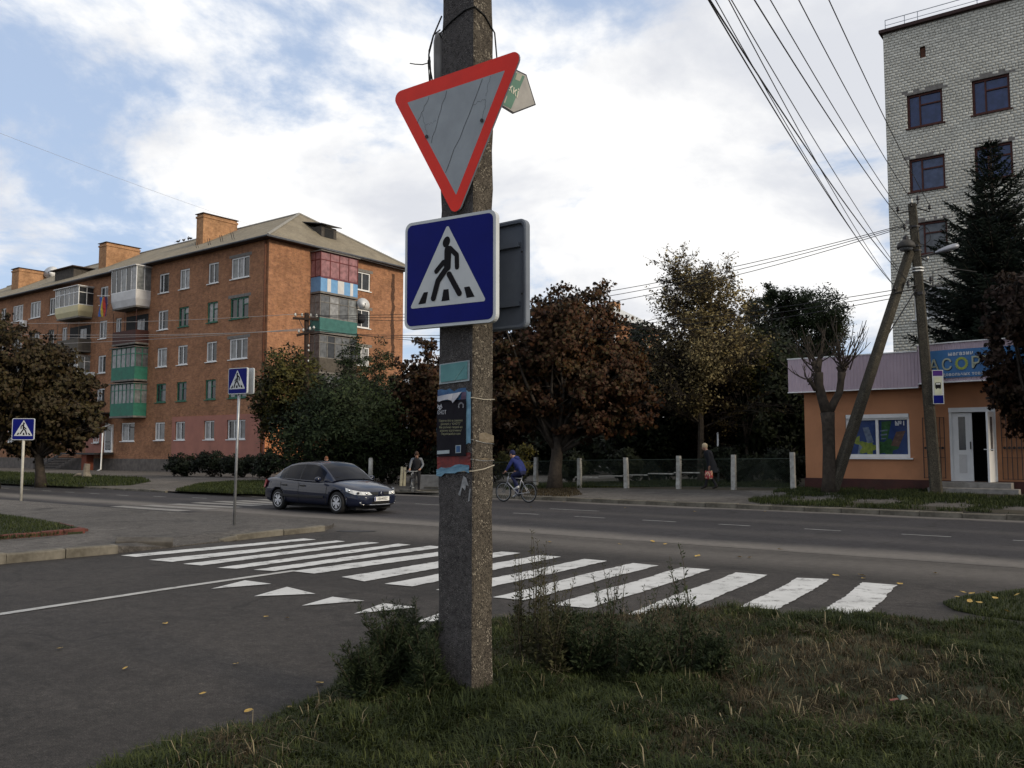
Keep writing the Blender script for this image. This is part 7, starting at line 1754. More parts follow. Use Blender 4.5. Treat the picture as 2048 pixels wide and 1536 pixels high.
for y in (-0.03, 0.03): MB().tube([(-0.07, y, 0.29), (-0.04, y*0.5, 0.44), (0.0, 0, 0.48), (0.04, y*0.5, 0.44), (0.07, y, 0.29)], 0.008, 5).build('handle', MATS['dark_shoe'], bag)
# someone standing behind the car, only the head showing
hp = P(652, 935, 34.0)
person('person standing behind the dark car with only the head showing over its roof', (hp.x, hp.y, 0.02), math.atan2(-hp.y, -hp.x) + 0.3, STAND, m_blackc, m_blackc, m_shoed, m_hairr, 0.83, 'long')
# ------------------------------------------------------------------ vegetation
def rand_unit(n): v = RNG.normal(size=(n, 3)); return v / np.linalg.norm(v, axis=1, keepdims=True)
def frames(n, droop=0.0, up=0.0):
    """random leaf axes: a = along the leaf, b = across"""
    a = rand_unit(n); a[:, 2] = a[:, 2]*(1-abs(droop)) - droop + up; a /= np.linalg.norm(a, axis=1, keepdims=True)
    r_ = rand_unit(n); b = np.cross(a, r_); b /= np.linalg.norm(b, axis=1, keepdims=True) + 1e-9
    return a, b
def diamond(c, a, b, L, W, bend=0.0):
    """leaf blades: 4 points each (base, side, tip, side)"""
    n = len(c); L = L[:, None]; W = W[:, None]
    nrm = np.cross(a, b)
    p0 = c; p2 = c + a*L - nrm*L*bend; p1 = c + a*L*0.5 + b*W*0.5; p3 = c + a*L*0.5 - b*W*0.5
    V = np.stack([p0, p1, p2, p3], 1).reshape(-1, 3); F = np.arange(n*4).reshape(n, 4)
    return V, F
def palmate(c, L, k=5, droop=0.45):
    """horse-chestnut leaves: k drooping leaflets spread from one point"""
    n = len(c); a, b = frames(n, droop); nrm = np.cross(a, b); Vs = []
    for i in range(k):
        t = (i - (k-1)/2) * (1.9/(k-1)) * 0.95
        d = a*math.cos(t) + b*math.sin(t); s_ = np.cross(nrm, d); LL = L*(1.0 - 0.12*abs(i-(k-1)/2))
        d2 = d.copy(); d2[:, 2] -= 0.35; d2 /= np.linalg.norm(d2, axis=1, keepdims=True)
        V, _ = diamond(c, d2, s_, LL, LL*0.34, 0.12); Vs.append(V.reshape(n, 4, 3))
    V = np.stack(Vs, 1).reshape(-1, 3); return V, np.arange(len(V)).reshape(-1, 4)
LAST = {}
def leafmesh(name, V, F, m_, ctr, hearts=None, k=0.7, up=0.2):
    """foliage mesh whose shading normals follow the rounding of its sprays rather than each flat blade"""
    me = mesh_np(name, V, F, m_); nl = len(F); per = F.shape[1]
    P4 = V.reshape(nl, per, 3); g = np.cross(P4[:,1]-P4[:,0], P4[:,3]-P4[:,0]); g /= np.linalg.norm(g, axis=1, keepdims=True) + 1e-9
    cen = P4.mean(1); o1 = cen - np.array(ctr); o1 /= np.linalg.norm(o1, axis=1, keepdims=True) + 1e-9
    if hearts is not None:
        rep = nl // len(hearts); o2 = cen - np.repeat(hearts, rep, axis=0); o2 /= np.linalg.norm(o2, axis=1, keepdims=True) + 1e-9; o = o1*0.5 + o2*0.7
    else: o = o1
    g = np.where((g*o).sum(1, keepdims=True) < 0, -g, g)
    n = k*o + (1-k)*g + np.array([0, 0, up]); n /= np.linalg.norm(n, axis=1, keepdims=True) + 1e-9
    at = me.attributes.new('leaf_normal', 'FLOAT_VECTOR', 'POINT'); at.data.foreach_set('vector', np.repeat(n, per, axis=0).astype(np.float32).ravel())
    return me
def crown_points(clumps, n, spread=1.0, hollow=0.45):
    """clumps: list of (centre, radii); leaves gather in smaller sprays so that gaps stay open"""
    w = np.array([r_[0]*r_[1]*r_[2] for _, r_ in clumps])**0.75; w /= w.sum(); out = []; hearts = []
    for (c, r_), q in zip(clumps, w):
        m = max(6, int(n*q)); ns_ = max(4, m//26)
        d = rand_unit(ns_); rad = (hollow + (1-hollow)*RNG.random(ns_)**0.6)[:, None]
        sc = np.array(c) + d*rad*np.array(r_)
        idx = RNG.integers(0, ns_, m); sp = np.array(r_).mean()*0.17*spread
        out.append(sc[idx] + RNG.normal(size=(m, 3))*sp*np.array([1, 1, 0.65])); hearts.append(np.repeat(np.array([c], dtype=float), m, axis=0))
    LAST['h'] = np.concatenate(hearts); return np.concatenate(out)
def limbs(mb, base, top, clumps, r0, rnd, sides=7, per=1, wig=0.15):
    base, top = Vector(base), Vector(top); pts = []; n = 6
    for k in range(n+1):
        t = k/n; pts.append(base.lerp(top, t) + Vector((rnd.uniform(-1,1), rnd.uniform(-1,1), 0))*wig*math.sin(t*math.pi))
    mb.tube(pts, [r0*(1.25 if k == 0 else 1 - 0.62*k/n) for k in range(n+1)], sides)
    for c, r_ in clumps:
        c = Vector(c)
        for q in range(per):
            t = rnd.uniform(0.35, 0.85); s_ = pts[int(t*n)]; e = c + Vector([rnd.uniform(-.6,.6)*x for x in r_])
            m1 = s_.lerp(e, 0.5) + Vector((rnd.uniform(-.2,.2), rnd.uniform(-.2,.2), rnd.uniform(0,.3)))*((e-s_).length*0.3)
            mb.tube([s_, m1, e], [r0*0.34, r0*0.2, r0*0.06], 5)
            for _ in range(3):
                e2 = e + Vector([rnd.uniform(-1,1)*x*0.7 for x in r_]); mb.tube([m1.lerp(e, rnd.random()), e2], [r0*0.09, r0*0.03], 4)
def tree(name, label, cat, base, trunk_top, clumps, leafm, n, kind='plain', L=0.13, r0=0.18, group=None, spread=1.0, per=1, barkm=None, seed=1, aspect=0.5, droop=0.25, hollow=0.45, k=5):
    """clumps in world metres relative to the base"""
    base = Vector(base); t = thing(name, label, cat, base, 0, group); rnd = random.Random(seed)
    mb = MB(); limbs(mb, (0,0,-0.1), trunk_top, clumps, r0, rnd, per=per); mb.build('trunk', barkm or m_bark, t, True)
    c = crown_points(clumps, n, spread, hollow)
    Ls = L*(0.45 + 1.0*RNG.random(len(c))**0.8)
    if kind == 'palm': V, F = palmate(c, Ls, k)
    else:
        a, b = frames(len(c), droop); V, F = diamond(c, a, b, Ls, Ls*aspect, 0.1)
    cc_ = np.array([np.array(q[0]) for q in clumps]).mean(0); link('crown', leafmesh('crown', V, F, leafm, cc_, LAST['h']), t); return t
def blob_clumps(cx, cy, cz, rx, ry, rz, n, rnd, rmin=0.32, rmax=0.5, fill=0.75):
    out = []
    for i in range(n):
        while True:
            d = Vector((rnd.uniform(-1,1), rnd.uniform(-1,1), rnd.uniform(-1,1)))
            if d.length < 1: break
        d = d.normalized()*(d.length**0.5)*fill; s_ = rnd.uniform(rmin, rmax)
        out.append(((cx + d.x*rx, cy + d.y*ry, cz + d.z*rz), (rx*s_, ry*s_, rz*s_)))
    return out

lm_rust = leaf_mat('rusty_chestnut_leaf', [(0.0, (0.030, 0.012, 0.007)), (0.30, (0.064, 0.023, 0.011)), (0.55, (0.070, 0.033, 0.013)), (0.75, (0.042, 0.038, 0.013)), (0.9, (0.075, 0.048, 0.016)), (1.0, (0.13, 0.080, 0.030))], trans=0.15, soft=True)
lm_brown = leaf_mat('brown_olive_leaf', [(0.0, (0.0261, 0.0163, 0.0089)), (0.4, (0.0446, 0.0282, 0.0119)), (0.7, (0.0409, 0.0371, 0.0134)), (1.0, (0.0891, 0.0632, 0.0208))], trans=0.15, soft=True)
lm_green = leaf_mat('dark_green_leaf', [(0.0, (0.0134, 0.0217, 0.0084)), (0.45, (0.0251, 0.0385, 0.0134)), (0.8, (0.0385, 0.0552, 0.0184)), (1.0, (0.0837, 0.0921, 0.0293))], trans=0.15, soft=True)
lm_ygreen = leaf_mat('yellowing_leaf', [(0.0, (0.0270, 0.0300, 0.0084)), (0.5, (0.0600, 0.0570, 0.0132)), (0.85, (0.1020, 0.0840, 0.0180)), (1.0, (0.1560, 0.1200, 0.0300))], trans=0.15, soft=True)
lm_yellow = leaf_mat('sparse_yellow_leaf', [(0.0, (0.030, 0.022, 0.012)), (0.35, (0.075, 0.055, 0.024)), (0.65, (0.17, 0.135, 0.055)), (1.0, (0.38, 0.32, 0.17))], trans=0.15, soft=True)
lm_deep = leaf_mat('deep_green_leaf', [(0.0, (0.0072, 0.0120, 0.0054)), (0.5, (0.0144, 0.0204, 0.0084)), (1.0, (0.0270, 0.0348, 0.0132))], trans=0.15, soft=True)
lm_fir = leaf_mat('spruce_needle', [(0.0, (0.0070, 0.0126, 0.0084)), (0.6, (0.0126, 0.0210, 0.0126)), (1.0, (0.0245, 0.0336, 0.0168))], trans=0.0, soft=True)
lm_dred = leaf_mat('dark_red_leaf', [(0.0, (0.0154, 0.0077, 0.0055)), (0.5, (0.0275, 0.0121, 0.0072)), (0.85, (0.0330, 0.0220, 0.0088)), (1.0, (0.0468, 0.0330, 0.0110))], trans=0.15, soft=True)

def ctree(name, label, base_px, zb, Y, cpx, rpx, leafm, n, seed, clumps_n, kind, L, r0, ydepth=1.0, rmin=0.3, rmax=0.48, trunk_frac=0.85, **kw):
    """a tree whose crown is centred on the sight line cpx at depth Y, with radii given in pixels"""
    b = P(base_px, 900, Y); b.z = zb; k = Y / FPX
    c = P(cpx[0], cpx[1], Y) - b; rx, rz = rpx[0]*k, rpx[1]*k; rnd = random.Random(seed)
    cl = blob_clumps(c.x, c.y, c.z, rx, rx*ydepth, rz, clumps_n, rnd, rmin, rmax)
    for (qx, qy, qrx, qrz, qn) in kw.pop('lobes', []):
        q_ = P(qx, qy, Y) - b; cl += blob_clumps(q_.x, q_.y + rnd.uniform(-.5, .5), q_.z, qrx*k, qrx*k*ydepth, qrz*k, qn, rnd, rmin, rmax)
    return tree(name, label, 'tree', b, (c.x*0.8, c.y*0.8, c.z*trunk_frac), cl, leafm, n, kind, L, r0, seed=seed, **kw)
# left: chestnuts in front of the block
ctree('chestnut_tree', 'brown autumn chestnut tree before the brick block with its trunk in view', 85, 0.09, 41, (70, 765), (85, 100), lm_brown, 24000, 3, 26, lobes=[(122, 812, 80, 92, 24), (158, 850, 52, 62, 12), (60, 855, 76, 70, 14)], kind='palm', L=0.155, r0=0.24, k=5, hollow=0.25, group='chestnut trees')
ctree('chestnut_tree', 'brown chestnut tree cut off by the left picture edge', -8, 0.09, 40, (0, 755), (115, 118), lm_brown, 16000, 4, 36, 'palm', 0.155, 0.22, hollow=0.25, group='chestnut trees')
# green bushes and trees by the gable
ctree('leafy_tree', 'large dark green bushy tree in front of the gable end', 690, 0.1, 45, (690, 860), (158, 118), lm_green, 52000, 5, 60, 'plain', 0.17, 0.16, hollow=0.3, aspect=0.42, group='broadleaf trees')
ctree('leafy_tree', 'olive-green smaller tree at the left foot of the gable corner', 575, 0.1, 46, (575, 785), (72, 98), lm_ygreen, 16000, 6, 30, 'plain', 0.19, 0.09, aspect=0.45, group='broadleaf trees')
ctree('conifer_shrub', 'slender pointed dark green shrub crown left of the pole in front of the gable', 712, 0.1, 46.5, (714, 775), (40, 112), lm_green, 6500, 7, 20, 'plain', 0.17, 0.08, aspect=0.3, group='pointed shrubs')
ctree('conifer_shrub', 'pointed dark green shrub crown right of the slender one near the red chestnut', 763, 0.1, 47, (765, 778), (36, 105), lm_green, 5500, 8, 18, 'plain', 0.17, 0.08, aspect=0.3, group='pointed shrubs')
ctree('chestnut_tree', 'rust-red chestnut tree partly hidden left behind the foreground pole', 850, 0.1, 44, (862, 790), (75, 125), lm_rust, 13000, 9, 28, 'palm', 0.16, 0.2, hollow=0.25, group='chestnut trees')
# centre
CB = Vector((1.72, 35.5, 0)); CB.z = zfar_xy(CB.x, CB.y)
k_ = 35.5/FPX; cc = P(1150, 720, 35.5) - CB
rnd = random.Random(10); cl = []
for (qx, qy, rx_, rz_, nn_) in ((1142, 690, 128, 142, 44), (1062, 770, 100, 100, 26), (1215, 765, 98, 105, 28), (1140, 815, 120, 70, 18), (1020, 720, 70, 110, 16), (1250, 800, 70, 80, 12)):
    q_ = P(qx, qy, 35.5) - CB; cl += blob_clumps(q_.x, 0.2, q_.z, rx_*k_, 2.5, rz_*k_, nn_, rnd, 0.22, 0.42)
tree('chestnut_tree', 'big rust-brown chestnut tree on the far pavement right of the foreground pole', 'tree', CB, (0.1, 0.1, cc.z*0.85), cl, lm_rust, 52000, 'palm', 0.15, 0.30, hollow=0.25, group='chestnut trees', seed=10)
# dark understorey behind the fence, separate trees
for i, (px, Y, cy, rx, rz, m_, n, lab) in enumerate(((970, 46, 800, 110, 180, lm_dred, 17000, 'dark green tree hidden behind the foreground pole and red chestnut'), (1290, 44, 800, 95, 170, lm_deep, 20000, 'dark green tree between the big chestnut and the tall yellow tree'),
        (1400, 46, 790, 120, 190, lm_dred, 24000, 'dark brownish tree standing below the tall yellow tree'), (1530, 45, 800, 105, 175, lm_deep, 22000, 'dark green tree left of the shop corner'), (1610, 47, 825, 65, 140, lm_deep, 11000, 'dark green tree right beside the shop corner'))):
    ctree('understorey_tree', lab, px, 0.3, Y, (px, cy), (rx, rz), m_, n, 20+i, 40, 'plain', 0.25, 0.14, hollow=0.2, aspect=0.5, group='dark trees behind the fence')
ctree('leafy_tree', 'yellow-green tree between the tall sparse tree and the dark tree', 1495, 0.3, 43, (1492, 735), (55, 78), lm_ygreen, 6500, 31, 16, 'plain', 0.17, 0.1, group='broadleaf trees')
# the wood farther back reads as one dark mass
def wood_mass():
    cl = []; rnd = random.Random(99)
    for i in range(40):
        px = rnd.uniform(800, 1660); Y = rnd.uniform(58, 68); h = rnd.uniform(1.8, 3.0); c = P(px, 900, Y)
        cl.append(((c.x, c.y, h*0.95), (2.6, 2.0, h)))
    c = crown_points(cl, 42000, 1.0, 0.2); a, b = frames(len(c), 0.2); Ls = 0.42*(0.6 + 0.8*RNG.random(len(c))); V, F = diamond(c, a, b, Ls, Ls*0.55, 0.1)
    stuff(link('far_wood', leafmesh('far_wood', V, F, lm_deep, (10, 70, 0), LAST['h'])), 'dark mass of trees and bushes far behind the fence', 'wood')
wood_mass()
# dark fine-leaved tree on the right
ctree('leafy_tree', 'dark fine-leaved tree with open crown against the sky left of the white block', 1600, 0.3, 55, (1612, 672), (108, 128), lm_green, 46000, 32, 64, 'plain', 0.16, 0.2, aspect=0.42, group='broadleaf trees', rmin=0.15, rmax=0.27, spread=1.3)
ctree('leafy_tree', 'dark tree top left of the open-crowned one', 1535, 0.3, 53, (1540, 640), (58, 85), lm_green, 16000, 33, 30, 'plain', 0.16, 0.15, aspect=0.4, group='broadleaf trees', rmin=0.18, rmax=0.3)
# tall sparse yellow tree: many fine branches, few leaves
def sparse_tree():
    Y = 40.0; b = P(1400, 900, Y); b.z = 0.3; k = Y/FPX
    t = thing('sparse_tree', 'tall thin-leaved tree with scattered yellow leaves and bare twigs against the sky', 'tree', b, 0); rnd = random.Random(41); mb = MB(); tips = []
    top = Vector((0.15, 0, 9.3))
    tr = [Vector((0,0,-0.2)), Vector((0.05,0,2.5)), Vector((0.0,0.1,5)), Vector((0.15,0,7.5)), top]
    mb.tube(tr, [0.17, 0.14, 0.10, 0.06, 0.02], 7)
    def grow(p, d, L, r_, lev):
        pts = [p]; n = 5
        for i in range(n):
            d = (d + Vector((rnd.gauss(0, .10), rnd.gauss(0, .10), rnd.gauss(0.0, .08) + (-0.02 if lev else 0.03)))).normalized(); pts.append(pts[-1] + d*L/n)
        mb.tube(pts, [max(0.007, r_*(1-0.75*i/n)) for i in range(n+1)], 4 if lev else 5, cap=False)
        if lev < 2:
            for i in range(1, n+1):
                for _ in range(2 if lev == 0 else 2):
                    dd = (d + Vector((rnd.gauss(0, .6), rnd.gauss(0, .6), rnd.gauss(0.1, .45)))).normalized(); grow(pts[i], dd, L*rnd.uniform(0.32, 0.55), r_*0.42, lev+1)
        if lev: tips.extend(pts[1:])
    for i in range(58):
        z_ = rnd.uniform(2.4, 9.0); a = rnd.uniform(0, 6.28); q = z_/9.3
        p = Vector((0.1*q, 0.05, z_)); L = 3.0*(1.1 - 0.55*q) * rnd.uniform(0.65, 1.15); grow(p, Vector((math.cos(a), math.sin(a), 0.30 + 0.55*q)).normalized(), L, 0.05*(1.15-q*0.7), 0)
    mb.build('trunk', m_bark, t)
    tp_ = np.array([tuple(p) for p in tips]); idx = RNG.integers(0, len(tp_), 13000); c = tp_[idx] + RNG.normal(size=(13000, 3))*0.09
    a, bb = frames(13000, 0.45); Ls = 0.135*(0.6 + 0.8*RNG.random(13000)); 
    rnd2 = random.Random(42); cl = []
    for (qx, qy, qrx, qrz, qn) in ((1400, 620, 95, 95, 18), (1385, 700, 105, 90, 24), (1420, 790, 80, 90, 18), (1450, 640, 60, 70, 12), (1340, 650, 45, 60, 8)):
        q_ = P(qx, qy, Y) - b; cl += blob_clumps(q_.x, 0, q_.z, qrx*k, qrx*k, qrz*k, qn, rnd2, 0.22, 0.36, 0.85)
    c2 = crown_points(cl, 12000, 1.6, 0.3); a2, b2 = frames(len(c2), 0.45); L2 = 0.125*(0.5 + 0.9*RNG.random(len(c2))); Va, Fa = diamond(c2, a2, b2, L2, L2*0.55, 0.15)
    V, F = diamond(c, a, bb, Ls, Ls*0.55, 0.15); link('crown', leafmesh('crown', np.concatenate([V, Va]), np.concatenate([F, Fa + len(V)]), lm_yellow, (0, 0, 5.5), None, 0.5), t)
sparse_tree()
# right-hand chestnut hanging into the frame before the shop
HB = P(2085, 900, 24.5); HB.z = zfar_xy(HB.x, HB.y); rnd = random.Random(51)
cl = blob_clumps(0.15, 0.1, 4.3, 1.75, 1.6, 2.7, 52, rnd, 0.24, 0.38)
tree('chestnut_tree', 'dark reddish chestnut tree hanging in from the right picture edge before the shop', 'tree', HB, (0.1, 0, 4.0), cl, lm_dred, 24000, 'palm', 0.125, 0.2, hollow=0.25, group='chestnut trees', seed=51)

# spruce behind the shop
def spruce(label, base, H, Rb, seed, n_wh=30):
    t = thing('spruce_tree', label, 'tree', base, 0); rnd = random.Random(seed); mb = MB(); mb.tube([(0,0,-0.1), (0.05,0,H*0.5), (0,0,H)], [0.24, 0.14, 0.015], 8)
    C, A_, Ls = [], [], []
    for w in range(n_wh):
        q = (w/n_wh)**0.95; z_ = H*(0.05 + 0.945*q); rad = Rb*(1-q)**0.95 + 0.07
        nb = 10 if q < 0.75 else 5; a0 = rnd.uniform(0, 6)
        for i in range(nb):
            a = a0 + 2*math.pi*i/nb + rnd.uniform(-.2, .2); r_ = rad*rnd.choice([rnd.uniform(0.38, 0.85), rnd.uniform(0.75, 1.3)]); rise = 0.10 + 0.75*q
            pts = [Vector((math.cos(a)*r_*s_, math.sin(a)*r_*s_, z_ + r_*(rise*s_ - 0.42*s_*(1-0.65*q) + 0.22*s_*s_))) for s_ in (0, .25, .5, .75, 1.0)]
            mb.tube(pts, [0.035*(1-q)+0.008, 0.025, 0.018, 0.012, 0.006], 4, cap=False)
            side = Vector((-math.sin(a), math.cos(a), 0)); m = max(5, int(r_*13))
            for j in range(m):
                s_ = 0.12 + 0.88*(j+0.5)/m; p = pts[0].lerp(pts[-1], s_); ii = min(3, int(s_*4)); p = pts[ii].lerp(pts[ii+1], s_*4-ii); dirb = (pts[ii+1]-pts[ii]).normalized()
                for sg in (-1, 1):
                    LL = (0.16 + 0.34*(1-s_)*r_/1.6 + 0.1)*rnd.uniform(0.7, 1.25); d = (dirb*0.75 + side*sg*0.85 + Vector((0,0,-0.28+rnd.uniform(-.15,.2)))).normalized()
                    for h in range(4):
                        C.append(p + d*LL*(h/4.0)); A_.append((d + Vector((rnd.gauss(0,.28), rnd.gauss(0,.28), rnd.gauss(0,.28)))).normalized()); Ls.append(LL*0.5)
                C.append(p); A_.append((dirb + Vector((rnd.gauss(0,.2), rnd.gauss(0,.2), .2))).normalized()); Ls.append(0.2)
    mb.build('trunk', m_bark, t, True)
    c = np.array([tuple(p) for p in C]); a = np.array([tuple(p) for p in A_]); L = np.array(Ls); r_ = rand_unit(len(c)); b = np.cross(a, r_); b /= np.linalg.norm(b, axis=1, keepdims=True)
    V, F = diamond(c, a, b, L, np.maximum(0.042, L*0.27), 0.05)
    b2 = np.cross(a, b); V2, F2 = diamond(c, a, b2, L, np.maximum(0.042, L*0.27), 0.05)
    link('crown', leafmesh('crown', np.concatenate([V, V2]), np.concatenate([F, F2+len(V)]), lm_fir, (0, 0, H*0.35), None, 0.55), t)
sb_ = P(2006, 900, 34.8); sb_.z = 0.35
spruce('tall dark spruce tree behind the shop in front of the white block', sb_, 14.2, 4.3, 61, 36)
sb2 = P(2075, 900, 33.5); sb2.z = 0.35
spruce('second spruce at the right picture edge behind the shop', sb2, 9.5, 2.4, 62, 26)

# pollarded tree in front of the shop
def pollard():
    b = P(1657, 900, 28.7); b.z = zfar_xy(b.x, b.y); t = thing('pollarded_tree', 'pollarded bare tree with whitewashed foot in front of the shop wall', 'tree', b, 0); rnd = random.Random(71)
    k = 28.7/FPX; q = lambda x, y, dy=0.0: Vector(((x-1657)*k*1.0, dy, CAM_H + (900-y)*k - b.z))
    mb = MB(); mb.tube([q(1655,992), q(1657,960), q(1658,900), q(1658,850), q(1657,825)], [0.27, 0.22, 0.195, 0.20, 0.23], 10)
    mb.tube([q(1657,830), q(1648,800), q(1641,770), q(1640,745)], [0.19, 0.16, 0.15, 0.17], 9); mb.tube([q(1658,828), q(1670,806), q(1682,785), q(1686,760), q(1688,745)], [0.16, 0.13, 0.12, 0.11, 0.14], 9)
    for a, c in ((q(1640,748), q(1631,722)), (q(1640,748), q(1646,718)), (q(1640,748), q(1640,722)), (q(1688,748), q(1687,722)), (q(1688,748), q(1698,730)), (q(1688,748), q(1680,733)), (q(1636,780), q(1620,757))): mb.tube([a, a.lerp(c, .5), c], [0.10, 0.075, 0.07], 7)
    mb.build('trunk', m_bark, t, True)
    tw = MB()
    for src, n_, L0 in ((q(1634,735), 10, 1.2), (q(1645,728), 8, 1.5), (q(1688,728), 9, 1.6), (q(1697,735), 9, 1.7), (q(1620,760), 6, 1.0), (q(1683,740), 6, 1.2), (q(1660,840), 3, 0.5)):
        for _ in range(n_):
            a = rnd.uniform(0, 6.28); d = Vector((math.cos(a)*0.75, math.sin(a)*0.5, rnd.uniform(0.1, 1.1))).normalized(); L = L0*rnd.uniform(0.45, 1.1); p = src + Vector((rnd.gauss(0,.06), rnd.gauss(0,.06), rnd.gauss(0,.08)))
            pts = [p]
            for i in range(5): d = (d + Vector((rnd.gauss(0,.06), rnd.gauss(0,.06), 0.17))).normalized(); pts.append(pts[-1] + d*L/5)
            tw.tube(pts, [0.028, 0.023, 0.019, 0.015, 0.012, 0.008], 4, cap=False)
            for _ in range(3):
                i = rnd.randint(1, 4); d2 = (d + Vector((rnd.gauss(0,.6), rnd.gauss(0,.6), .3))).normalized(); tw.tube([pts[i], pts[i] + d2*L*0.18, pts[i] + d2*L*0.3 + Vector((0,0,.06))], [0.013, 0.010, 0.006], 4, cap=False)
    tw.build('twigs', m_bark, t)['kind'] = 'stuff'
    MB().tube([q(1655,992), q(1656.5,970), q(1657,955)], [0.275, 0.227, 0.21], 10, cap=False).build('whitewash', mat('old_whitewash', (0.24, 0.22, 0.19), (0.10, 0.085, 0.07), 0.95, 5), t, True)
pollard()

# shrubs: hedge by the block, bushes behind the fence, yellow-green shrubs
def shrub(label, base, rx, ry, rz, m_, n, seed, L=0.12, group='shrubs', aspect=0.5):
    base = Vector(base); t = thing('shrub', label, 'shrub', base, 0, group); rnd = random.Random(seed); cl = blob_clumps(0, 0, rz*0.95, rx, ry, rz, 14, rnd, 0.35, 0.5, 0.6); mb = MB()
    for c, _ in cl: mb.tube([(rnd.uniform(-.1,.1), rnd.uniform(-.1,.1), -0.05), Vector(c)*0.5, c], [0.03, 0.02, 0.008], 5)
    mb.build('stems', m_bark, t); c = crown_points(cl, n, 1.2, 0.4); a, b = frames(len(c), 0.0, 0.2); Ls = L*(0.6+0.8*RNG.random(len(c))); V, F = diamond(c, a, b, Ls, Ls*aspect, 0.1); link('foliage', leafmesh('foliage', V, F, m_, (0, 0, rz*0.7), LAST['h']), t)
for i, (px, py, Y, rx, rz) in enumerate(((365, 952, 55, 1.3, 0.75), (425, 953, 54, 1.5, 0.85), (485, 955, 53, 1.4, 0.8), (535, 958, 51, 1.1, 0.9))):
    p = P(px, py, Y); p.z = 0.09; shrub(['low dark shrub leftmost under the salmon panel', 'low dark shrub second from the left under the salmon panel', 'low dark shrub behind the steel sign post', 'low dark shrub at the building corner behind the car'][i], p, rx, 0.9, rz, lm_deep, 3500, 80+i, 0.16)
for i, (px, Y, rx, rz, m_, lab) in enumerate(((1140, 41, 0.9, 0.75, lm_deep, 'round dark shrub behind the fence beside the chestnut trunk'), (1240, 40, 1.1, 0.8, lm_deep, 'round dark shrub behind the fence left of the walker'), (1470, 38, 1.6, 0.9, lm_deep, 'dark shrub behind the fence right of the walker'), (1570, 36, 1.2, 0.9, lm_deep, 'dark shrub behind the last fence post before the shop'), (1030, 42, 1.1, 1.0, lm_ygreen, 'light green shrub behind the cyclist'), (1310, 44, 0.8, 0.55, lm_ygreen, 'small yellowish shrub on the yard slope'), (880, 43, 1.6, 1.1, lm_deep, 'dark shrub behind the foreground pole'), (780, 44, 1.4, 1.1, lm_deep, 'dark shrub behind the leaning boards'), (640, 43, 1.7, 1.1, lm_deep, 'dark shrub behind the car roof'))):
    p = P(px, 950, Y); p.z = 0.25 if px > 1000 else 0.08; shrub(lab, p, rx, 0.9, rz, m_, 4500, 90+i, 0.15)

# ------------------------------------------------------------------ grass
def blades(name, pts, zs, h, w, m_, lean=0.5, parent=None):
    n = len(pts); base = np.column_stack([pts, zs]); a = RNG.random(n)*6.283; d = np.column_stack([np.cos(a), np.sin(a), np.zeros(n)]); s_ = np.column_stack([-np.sin(a), np.cos(a), np.zeros(n)])
    h = h[:, None]; w = (np.zeros(n) + w)[:, None]; le = (RNG.random(n)*lean)[:, None]
    m1 = base + d*h*le*0.35 + np.array([0,0,1])*h*0.55; tip = base + d*h*le*1.1 + np.array([0,0,1])*h*(1-0.35*le)
    V = np.stack([base - s_*w/2, base + s_*w/2, m1 + s_*w*0.38, m1 - s_*w*0.38, tip], 1).reshape(-1, 3)
    k = np.arange(n)[:, None]*5
    F = np.concatenate([k + np.array([[0,1,2]]), k + np.array([[0,2,3]]), k + np.array([[3,2,4]])], 1).reshape(-1, 3)
    return link(name, mesh_np(name, V, F, m_), parent)
gm_green = leaf_mat('grass_green', [(0.0, (0.010, 0.015, 0.005)), (0.45, (0.023, 0.033, 0.009)), (0.8, (0.045, 0.055, 0.014)), (1.0, (0.085, 0.092, 0.026))], 1.5, 0.2, 0.7)
gm_dry = leaf_mat('grass_dry', [(0.0, (0.0182, 0.0140, 0.0070)), (0.55, (0.0434, 0.0322, 0.0168)), (0.85, (0.0910, 0.0700, 0.0392)), (1.0, (0.1820, 0.1470, 0.0910))], 1.5, 0.2, 0.8)
def field(x, y): return np.sin(1.3*x+0.7*y+0.4) + 0.7*np.sin(2.3*x-1.9*y+2.0) + 0.45*np.sin(5.1*x+3.3*y) + 0.3*np.sin(9*x-7*y+1)
